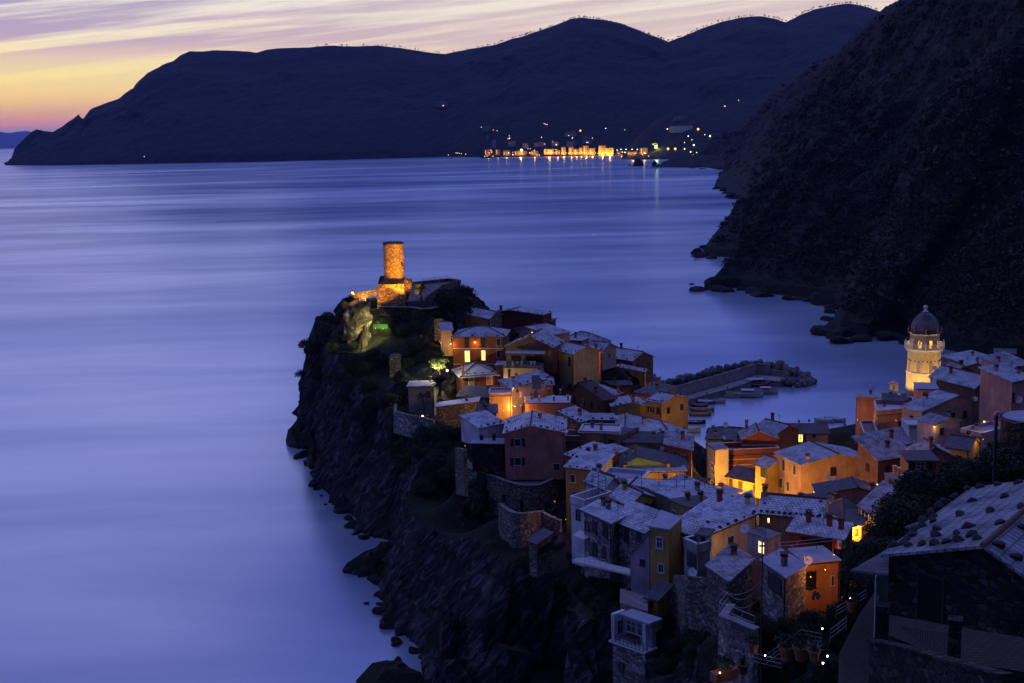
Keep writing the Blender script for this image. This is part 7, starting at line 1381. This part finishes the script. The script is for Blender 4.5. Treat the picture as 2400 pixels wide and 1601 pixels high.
# deck chairs, terrace posts, roof terrace posts
for k, x in enumerate((1190, 1262)):
    p = atd(*zb(x, 905), 165) ; R = thing('deck_chair', ('left', 'right')[k] + ' of the two red deck chairs on the rounded terrace', 'deck chair', p, 'red deck chairs'); mb = MB(); mb.tube([p + Vector((-.3, -.4, .35)), p + Vector((.1, 0, .35)), p + Vector((.45, .3, 1.1))], .05, 'fabric_red', 4); mb.box(p + Vector((.3, .15, .72)), (.08, .55, .85), 'fabric_red', (1, .3, .9)); part(mb, 'seat', R)
    mb = MB()
    for dx in (-.3, .3): mb.tube([p + Vector((dx, 0, 0)), p + Vector((dx * .3, 0, .4))], .03, 'wood_dark', 4)
    part(mb, 'leg', R)
for lab, hs, pxs, d, mat in (('stub pillar on the edge of the pale roof terrace', 1.0, [z2(850, 1232), z2(1008, 1222), z2(1167, 1220), z2(1322, 1215), z2(800, 1180), z2(1240, 1150), z2(1112, 1140)], None, 'peach'), ('orange stub pillar on the terrace with deck chairs', 1.1, [zb(1015, 950), zb(1105, 955), zb(925, 850), zb(968, 870)], 161, 'orange')):
    for u, v in pxs:
        p = atz(u, v, RT['z'] + .16) if d is None else atd(u, v, d); mb = MB(); mb.box(p + Vector((0, 0, hs / 2)), (.38, .38, hs), mat); mb.box(p + Vector((0, 0, hs + .04)), (.5, .5, .08), 'trim'); o = mb.build('terrace_post', None, p); tag(o, lab, 'post', lab)
R = thing('roof_hatch', 'sloping stair hatch on the pale roof terrace with stub pillars', 'hatch', atz(*z2(1010, 1190), RT['z'])); p = R.location.copy(); mb = MB(); mb.box(p + Vector((0, 1, 1.0)), (2.4, 2.6, 2.0), 'salmon'); part(mb, 'wall', R); mb = MB(); mb.prism([p + Vector((-1.4, -.6, 2.05)), p + Vector((.3, -.6, 2.05)), p + Vector((.1, 2.6, 4.2)), p + Vector((-1.5, 2.6, 4.2))], .12, 'slate_dark'); part(mb, 'roof', R)
R = thing('terrace_awning', 'dark cloth awning stretched over the terrace of the cream corner house', 'awning', atd(*z2(860, 800), 258.5)); mb = MB(); q = [atd(*z2(625, 690), 258.2), atd(*z2(1060, 700), 257), atd(*z2(1080, 665), 261.5), atd(*z2(640, 670), 262)]; mb.prism(q, .08, 'awning'); part(mb, 'cloth', R); mb = MB()
for x in (640, 850, 1050): p = atd(*z2(x, 700), 258); mb.tube([p, Vector((p.x, p.y, TH['z']))], .05, 'metal_dark', 5)
part(mb, 'post', R)
for k, x in enumerate((633, 715, 815, 920, 955)):
    p = atz(*z2(x, 838), TH['z'] + .1); mb = MB(); mb.box(p + Vector((0, 0, .5)), (.45, .35, 1.0), 'white'); mb.box(p + Vector((0, 0, 1.03)), (.55, .45, .07), 'trim'); o = mb.build('terrace_post', None, p); tag(o, 'white stub post along the edge of the awning terrace', 'post', 'white posts of the awning terrace')
railing('iron balcony rail along the awning terrace of the cream corner house', [atz(*z2(625, 845), TH['z'] + .1), atz(*z2(820, 852), TH['z'] + .1), atz(*z2(1000, 850), TH['z'] + .1)], .95, 'metal_dark', .6, .02, 2)
railing('iron balcony rail on the grey-blue terrace house', [atd(*zc(848, 500), 122), atd(*zc(1022, 575), 119.5)], 1.1, 'metal_dark', .18, .02, 2)
railing('white rails along the orange roof terrace with the flag', [atd(*zc(1190, 720), 117), atd(*zc(1400, 700), 119), atd(*zc(1850, 650), 121)], .7, 'metal_pale', 3, .03, 2)
railing('rail along the near edge of the orange roof terrace', [atd(*zc(1310, 735), 117), atd(*zc(1490, 855), 112)], .6, 'metal_pale', 2, .03, 2)
R = thing('ladder', 'wooden ladder stair leaning between lane and terrace with deck chairs', 'ladder', atd(*zb(880, 1040), 165)); mb = MB(); 
for x in (865, 905): mb.tube([atd(*zb(x, 895), 165), atd(*zb(x + 5, 1040), 163)], .05, 'wood_dark', 4)
part(mb, 'stringer', R); mb = MB()
for k in range(10): mb.tube([atd(*zb(866, 905 + k * 14), 164.5), atd(*zb(907, 905 + k * 14), 164.5)], .04, 'wood_dark', 4)
part(mb, 'rung', R)
for x0, y0, x1, y1, fn, d, lab in ((1395, 1050, 1475, 1100, z7, 219, ''),)[:0]: pass
# skylights that catch the sky: pale glazed panels
for (x0, y0, x1, y1, fn, d, lab) in ((545, 350, 600, 425, z7, 219.5, 'tilted glass panel on the terrace of the rust balcony block'), (1330, 352, 1430, 375, z7, 248, 'bright awning strip behind the striped gable'), (1960, 895, 2085, 990, z7, 178, 'tilted white panel over the roof clutter below the peach house'), (1395, 870, 1470, 885, z4, 207, 'narrow skylight on the dark-fronted low gable'), (765, 1192, 810, 1205, z8, 246, 'skylight on the roof under the bell tower'), (1370, 530, 1440, 548, zb, 186, 'skylight on the ochre house ribbed roof')):
    a_, b2 = atd(*fn(x0, y0), d + .6), atd(*fn(x1, y1), d); c = (a_ + b2) / 2; wv = max(.5, abs(b2.x - a_.x)); mb = MB(); mb.box(c, (wv, .7, .08), 'metal_pale', (1, 0, (b2.z - a_.z) / max(.3, wv)), ez=Vector((0, -.4, 1))); o = mb.build('roof_panel', None, c); tag(o, lab, 'skylight')
# roof stones in the village
lo_ = {}
for i, (p, r, lab) in enumerate(STONES[:230]):
    o = bpy.data.objects.new('roof_stone', BM2[i % 4]); COL.objects.link(o); o.location = p; o.scale = (r, r * .8, r * .6); o.rotation_euler = (0, 0, i * 1.3)
    tag(o, 'dark weight stone on the ' + ' '.join(lab.split()[:10]), 'stone', 'weight stones on the ' + ' '.join(lab.split()[:10]))
# ---------------------------------------------------------------- vegetation
plain('leaf_lit', (.16, .2, .07), .7, 0, .4, 2)  # lighter leaf copy: floodlight brightness put into the leaf colour
def tree_thing(name, label, cat, base, crown_c, rad, n, seed, leaf='leaf_dark', lf=.2, trunk=.25, group=None, squash=.8, parts=5):
    R = thing(name, label, cat, base, group); rr = random.Random(seed); mb = MB()
    mb.tube([base - Vector((0, 0, .5)), base.lerp(crown_c, .5) + Vector((.1 * rad, 0, 0)), crown_c], [trunk, trunk * .7, trunk * .3], 'bark', 7)
    cs = []
    for k in range(parts):
        q = crown_c + Vector((rr.uniform(-.6, .6) * rad, rr.uniform(-.6, .6) * rad, rr.uniform(-.45, .55) * rad * squash)); cs.append(q); mb.tube([base.lerp(crown_c, .6), q], [trunk * .4, trunk * .12], 'bark', 5)
    part(mb, 'trunk', R); mb = MB()
    for k, q in enumerate(cs + [crown_c]): blob_mesh(mb, q, rad * rr.uniform(.5, .72), leaf, seed * 31 + k, n, lf, squash)
    part(mb, 'crown', R); return R
def bt(u, v, d, rpx): p = atd(u, v, d); return p, rpx / F * d
HEDGE = 1
c_, r_ = bt(1062, 708, 291, 46); tree_thing('pine_tree', 'large dark pine right of the castle, darkest clump on the spur', 'tree', c_ - Vector((0, 0, 7)), c_, r_, 420, 1, 'leaf_dark', .085, .3, None, .85, 9)
c_, r_ = bt(1090, 684, 296, 24); tree_thing('pine_tree', 'smaller pine crown at the right of the large dark pine', 'tree', c_ - Vector((0, 0, 5)), c_, r_, 90, 2, 'leaf_dark', .17, .2)
c_, r_ = bt(1022, 742, 288, 24); tree_thing('tree', 'rounded dark tree in front of the large pine', 'tree', c_ - Vector((0, 0, 5)), c_, r_, 260, 3, 'leaf_dark', .1, .2)
c_, r_ = bt(1105, 715, 300, 9); tree_thing('small_tree', 'spiky little tree on the skyline beside the low brown house', 'tree', c_ - Vector((0, 0, 3)), c_, r_, 50, 4, 'leaf_dark', .25, .1)
c_, r_ = bt(1028, 858, 257, 24); tree_thing('tree', 'small tree whose leaves blaze yellow from a floodlight', 'tree', c_ - Vector((0, 0, 3)), c_ , r_, 80, 5, 'leaf_lit', .14, .12)
c_, r_ = bt(815, 705, 300, 16); tree_thing('tree', 'dark shrub-like tree under the brightest clifftop lamp', 'tree', c_ - Vector((0, 0, 3)), c_, r_, 90, 6, 'leaf_dark', .16, .15)
c_, r_ = bt(770, 742, 304, 20); tree_thing('tree', 'airy tree silhouetted on the left clifftop', 'tree', c_ - Vector((0, 0, 3.5)), c_, r_, 60, 7, 'leaf_dark', .14, .15)
c_, r_ = bt(808, 735, 298, 22); tree_thing('tree', 'dense dark tree on the clifftop above the floodlit rock', 'tree', c_ - Vector((0, 0, 4)), c_, r_, 110, 8, 'leaf_dark', .15, .15)
def palm(label, top, base, fl, n, seed, leaf='leaf', trunk=.2, droop=1.0):
    R = thing('palm_tree', label, 'palm tree', base); rr = random.Random(seed); mb = MB(); mb.tube([base, base.lerp(top, .5) + Vector((.15, 0, 0)), top], [trunk * 1.2, trunk, trunk * .9], 'bark', 8); part(mb, 'trunk', R)
    for k in range(n):
        a_ = rr.uniform(0, 2 * PI); el_ = rr.uniform(-.2, 1.2); d0 = Vector((math.cos(a_) * math.cos(el_), math.sin(a_) * math.cos(el_), math.sin(el_))); L_ = fl * rr.uniform(.8, 1.1); mb = MB(); pts = [top + d0 * L_ * t + Vector((0, 0, -droop * L_ * .55 * t * t)) for t in (0, .25, .5, .75, 1)]
        mb.tube(pts, [.04, .035, .03, .02, .01], leaf, 4)
        sd_ = d0.cross(Vector((0, 0, 1))); sd_ = sd_.normalized() if sd_.length > .1 else Vector((1, 0, 0))
        for i in range(4):
            for q in (0, .33, .66):
                p = pts[i].lerp(pts[i + 1], q); ll = L_ * .3 * (1 - .6 * (i + q) / 4)
                for sg in (-1, 1): tip = p + sd_ * sg * ll + (pts[i + 1] - pts[i]).normalized() * ll * .6 - Vector((0, 0, ll * .35)); w2 = (pts[i + 1] - pts[i]).normalized() * ll * .12; mb.poly([p - w2, p + w2, tip], leaf)
        part(mb, 'frond', R)
    return R
palm('tall wind-blurred palm with a thin trunk below the castle path', atd(984, 676, 293), atd(995, 783, 291), 3.6, 22, 1, 'leaf_dark', .28)
palm('small palm lit from below in the clifftop garden', atd(990, 930, 234), atd(994, 976, 233.5), 1.9, 22, 2, 'leaf', .17)
palm('bushy dark palm beside the small dark red house', atd(1030, 895, 248), atd(1030, 930, 247), 3.6, 26, 3, 'leaf_dark', .35)
# bushes on the cliff and hedge
bushm = []
for s in range(5):
    mb = MB(); blob_mesh(mb, Vector((0, 0, .3)), 1.0, 'leaf_dark' if s % 2 else 'leaf', 100 + s, 1100, .065, .8); blob_mesh(mb, Vector((.4, .2, .5)), .7, 'leaf', 200 + s, 350, .08, .8); o = mb.build('bush'); bushm.append(o.data); bpy.data.objects.remove(o)
def bush(p, r, label, group, sd=0, name='bush', cat='bush', sq=1.0):
    rr = random.Random(sd); o = bpy.data.objects.new(name, bushm[sd % 5]); COL.objects.link(o); o.location = p; o.scale = (r, r * rr.uniform(.8, 1.1), r * sq * rr.uniform(.75, 1.05)); o.rotation_euler = (0, 0, rr.uniform(0, 6)); tag(o, label, cat, group)
rr = random.Random(77); k = 0
for (ps, r0, r1, cnt, lab) in (
    ([(2160, 1130, 128), (2200, 1110, 130), (2245, 1095, 130), (2290, 1080, 130), (2330, 1075, 130), (2380, 1085, 125), (2130, 1185, 118), (2175, 1165, 115), (2230, 1140, 112), (2290, 1120, 112), (2350, 1110, 110), (2100, 1225, 108), (2060, 1260, 104), (2020, 1290, 102), (1985, 1320, 100), (2120, 1250, 92), (2070, 1290, 88), (2020, 1330, 88), (1990, 1360, 90), (2040, 1370, 80)], 1.5, 2.6, 4, 'dense dark bush of the hedge between village roofs and boulder roof'),
    ([(1850, 1430, 98), (1900, 1420, 96), (1950, 1400, 92), (1870, 1470, 90), (1920, 1460, 86), (1960, 1430, 84), (1830, 1480, 92), (1780, 1480, 98), (1760, 1510, 96), (1990, 1400, 80), (1900, 1500, 78), (1950, 1480, 76), (1850, 1520, 80)], .6, 1.15, 4, 'dark garden bush between the stair rails at the bottom right'),
    ([(1740, 1385, 106), (1770, 1400, 106), (1790, 1360, 110), (1730, 1415, 102), (1820, 1390, 106)], .6, 1.1, 3, 'shrub in the little garden below the striped tin roof shed'),
    ([(760, 790, 300), (730, 780, 306), (745, 815, 298), (725, 830, 300), (770, 830, 292), (790, 800, 290), (735, 860, 296), (760, 880, 288), (730, 900, 294), (800, 860, 280), (830, 850, 276), (810, 900, 272), (850, 900, 266), (870, 850, 270), (900, 850, 268), (830, 940, 262), (890, 940, 255), (860, 970, 252), (950, 810, 278), (980, 830, 272), (900, 760, 287), (930, 770, 286), (960, 780, 284), (810, 820, 288), (800, 790, 292), (830, 870, 276), (940, 850, 266), (965, 870, 262), (960, 905, 256), (1010, 840, 266), (720, 760, 308), (745, 745, 310), (840, 790, 284), (790, 760, 292), (990, 810, 276), (1040, 800, 272)], 1.4, 2.5, 2, 'dark evergreen shrub on the seaward cliff below the castle'),
    ([(1000, 1000, 228), (980, 1030, 222), (1010, 1040, 216), (1040, 1010, 218), (970, 990, 232), (1060, 1040, 208), (1000, 1070, 210), (1080, 1000, 214), (1100, 1020, 206), (930, 1010, 235), (910, 1040, 235), (950, 1100, 220), (1000, 1130, 208), (1040, 1080, 206), (1060, 1110, 200), (980, 1150, 205), (1070, 1010, 214), (1060, 975, 222), (1110, 980, 214), (960, 1060, 222), (1020, 1100, 204)], 1.4, 2.4, 2, 'rough shrub on the slope between palm garden and bastion'),
    ([(1560, 1440, 122), (1590, 1470, 118), (1550, 1480, 118), (1620, 1500, 110), (1580, 1520, 112), (1640, 1540, 104), (1560, 1560, 110), (1610, 1570, 104), (1650, 1490, 108)], .7, 1.3, 2, 'straggly plant clump on the rock right of the white loggia house'),
    ([(1720, 1530, 90), (1760, 1570, 85), (1800, 1590, 80), (1850, 1590, 78), (1900, 1560, 75), (1950, 1540, 70), (1990, 1520, 66), (1930, 1590, 68), (1980, 1580, 64), (2040, 1590, 58), (2010, 1560, 60), (2090, 1580, 55), (2140, 1595, 52), (2200, 1590, 50), (1960, 1450, 72), (1700, 1570, 90)], .4, .8, 4, 'low dark plant on the slope beside the brick path'),
    ([(930, 700, 292), (955, 703, 293), (905, 706, 294), (875, 712, 296), (985, 712, 291), (1120, 855, 0.0)][:5], .6, 1.0, 2, 'low plant at the foot of the castle tower'),
    ([(1370, 1370, 150), (1400, 1390, 150), (1430, 1400, 148), (1350, 1400, 152), (1460, 1450, 140), (1390, 1430, 150), (1320, 1380, 155), (1250, 1330, 162)], .8, 1.6, 4, 'dark scrub on the rock shelf above the cove'),
    ([(1880, 1545, 80), (1940, 1575, 72), (1700, 1590, 90), (2000, 1440, 75), (2030, 1400, 80), (1990, 1480, 70)], .6, 1.1, 5, 'dark foliage filling the slope left of the brick path'),
    ([(1105, 985, 219), (1130, 975, 222), (1160, 970, 224), (1085, 960, 226), (1110, 1050, 203), (1140, 1060, 202), (1165, 1075, 201), (1125, 1035, 204)], 1.0, 1.6, 2, 'ivy-like shrub on the wall beside the glowing peach block')):
    for (u, v, d) in ps:
        for q in range(cnt):
            r = rr.uniform(r0, r1); uu, vv = u + rr.uniform(-26, 26), v + rr.uniform(-18, 18); p = on_ground(uu, vv, d, 45)
            if p is None: continue
            bush(p, r * min(1.1, p.y / max(60, d)) * (.6 if 80 < p.y < 108 and r > 1.4 else 1), lab, lab, k); k += 1
# agaves, cactus and pots on the terrace
def agave_mesh():
    mb = MB(); rr = random.Random(4)
    for k in range(26):
        a_ = k * 2.4; el_ = .2 + 1.1 * (k / 26); d0 = Vector((math.cos(a_) * math.cos(el_), math.sin(a_) * math.cos(el_), math.sin(el_))); sd_ = d0.cross(Vector((0, 0, 1))).normalized(); L_ = rr.uniform(.7, 1); m1 = d0 * L_ * .5 - Vector((0, 0, .02)); mb.poly([sd_ * -.05, m1 - sd_ * .06, d0 * L_ - Vector((0, 0, .1)), m1 + sd_ * .06, sd_ * .05], 'leaf_blue')
    return mb
def pot(label, u, v, d, s, plant='agave', boxy=False):
    p = atd(u, v, d); R = thing('planter', label, 'potted plant', p); mb = MB()
    if boxy: mb.box(p + Vector((0, 0, .3 * s)), (1.6 * s, .55 * s, .55 * s), 'terracotta', (1, .55, 0))
    else: mb.lathe(p, [(.25 * s, 0), (.38 * s, .6 * s), (.44 * s, .62 * s), (.44 * s, .74 * s), (.36 * s, .74 * s), (.34 * s, .6 * s)], 'terracotta', 16)
    part(mb, 'pot', R)
    if plant == 'agave':
        mb = agave_mesh(); mb.v = [tuple(Vector(q) * 1.1 * s + p + Vector((0, 0, .65 * s))) for q in mb.v]; part(mb, 'plant', R)
    else:
        mb = MB(); blob_mesh(mb, p + Vector((0, 0, .95 * s)), .6 * s, 'leaf', 5, 260, .14); part(mb, 'plant', R)
pot('agave in a clay pot beside the trough at the bottom', *zg(1335, 900), 72, 1.0); pot('leafy green plant in a long clay trough at the bottom centre', *zg(1165, 950), 71, 1.1, 'bush', True); pot('agave in a round clay pot right of the potted shrubs', *zg(1990, 775), 66, .9)
pot('tall brown pot with a rounded shrub, left of its twin', *zg(1740, 770), 70, 1.25, 'bush'); pot('tall brown pot with a rounded shrub, right of its twin', *zg(1870, 770), 69, 1.25, 'bush'); pot('round bowl planter on a post beside the brick path', *zf(335, 980), 67, .8, 'bush')
pot('small potted shrub on the steps left of the stair rail', *zg(1430, 700), 78, .9, 'bush')
R = thing('cactus', 'pale prickly pear cactus against the orange wall', 'cactus', atd(*zg(2000, 190), 94)); rr = random.Random(2)
for k in range(11):
    p = atd(*zg(1985 + rr.uniform(-40, 50), 175 + rr.uniform(-40, 50)), 94 + rr.uniform(-.5, .5)); mb = MB(); mb.lathe((0, 0, 0), [(.02, 0), (.16, .1), (.22, .28), (.17, .45), (.02, .52)], 'leaf_blue', 10); ang = rr.uniform(-.6, .6); M_ = Matrix.Rotation(ang, 4, 'Y') @ Matrix.Diagonal((.6, .22, .7, 1)); mb.v = [tuple(M_ @ Vector(q) + p) for q in mb.v]; part(mb, 'pad', R)
# solar garden lights
for k, (x, y, d, l) in enumerate(((2322, 212, 88, 'small white garden light highest beside the brick path'), (2336, 260, 80, 'small white garden light on the bowl planter'), (2066, 492, 78, 'small white garden light at the rail corner'), (2113, 745, 66, 'small white garden light near the agave pot'), (2072, 810, 64, 'small white garden light lowest by the potted agave'), (1125, 898, 70, 'warm little spotlight on the clay trough'), (1540, 738, 77.5, 'glint of a garden light at the rail junction'))):
    p = atd(*zg(x, y), d); R = thing('garden_light', l, 'garden light', p, 'garden lights on the foreground terrace'); mb = MB(); mb.lathe(p, [(.01, 0), (.05, .04), (.05, .09), (.01, .12)], 'lamp_white' if k == 5 else 'lamp_cool', 8); part(mb, 'bulb', R); mb = MB(); mb.tube([p, p - Vector((0, 0, .5))], .015, 'metal_dark', 4); part(mb, 'stake', R); point(p + Vector((0, -.1, .2)), 3 if k != 5 else 8, (1, .95, .8) if k != 5 else (1, .7, .3), .05, R)
# foreground dead branches and dry stems beside the porch
R = thing('bare_shrub', 'thin bare arching stems left of the slate porch roof', 'shrub', atd(*zf(270, 900), 63)); mb = MB()
for k in range(6):
    b_ = atd(*zf(280 + k * 4, 890), 63); t_ = atd(*zf(400 + k * 25, 560 - k * 12), 62); m_ = atd(*zf(300 + k * 6, 700 - k * 8), 62.5); mb.tube([b_, m_, t_], [.03, .02, .008], 'bark', 4)
part(mb, 'stem', R)
# ---------------------------------------------------------------- the air over the bay
hz = bpy.data.materials.new('haze'); hz.use_nodes = True; nt = hz.node_tree; nt.nodes.clear(); o_ = nt.nodes.new('ShaderNodeOutputMaterial'); pv = nt.nodes.new('ShaderNodeVolumePrincipled')
pv.inputs['Color'].default_value = (.28, .42, 1, 1); pv.inputs['Density'].default_value = 2.6e-5; pv.inputs['Anisotropy'].default_value = 0.0; nt.links.new(pv.outputs[0], o_.inputs['Volume']); MATS['haze'] = hz
mb = MB(); mb.box((0, 12000, 330), (96000, 25500, 680), 'haze'); tag(mb.build('haze'), 'thin evening air over the bay', 'haze', None, 'stuff')
# ---------------------------------------------------------------- render settings
SC.view_settings.view_transform = 'Standard'; SC.view_settings.look = 'None'; SC.view_settings.exposure = 0; SC.view_settings.gamma = 1
SC.render.engine = 'CYCLES'
SC.cycles.use_denoising = True; SC.cycles.max_bounces = 6; SC.cycles.diffuse_bounces = 3; SC.cycles.glossy_bounces = 3; SC.cycles.volume_bounces = 0
SC.cycles.sample_clamp_indirect = 3.0; SC.cycles.use_light_tree = True
SC.cycles.caustics_reflective = False; SC.cycles.caustics_refractive = False
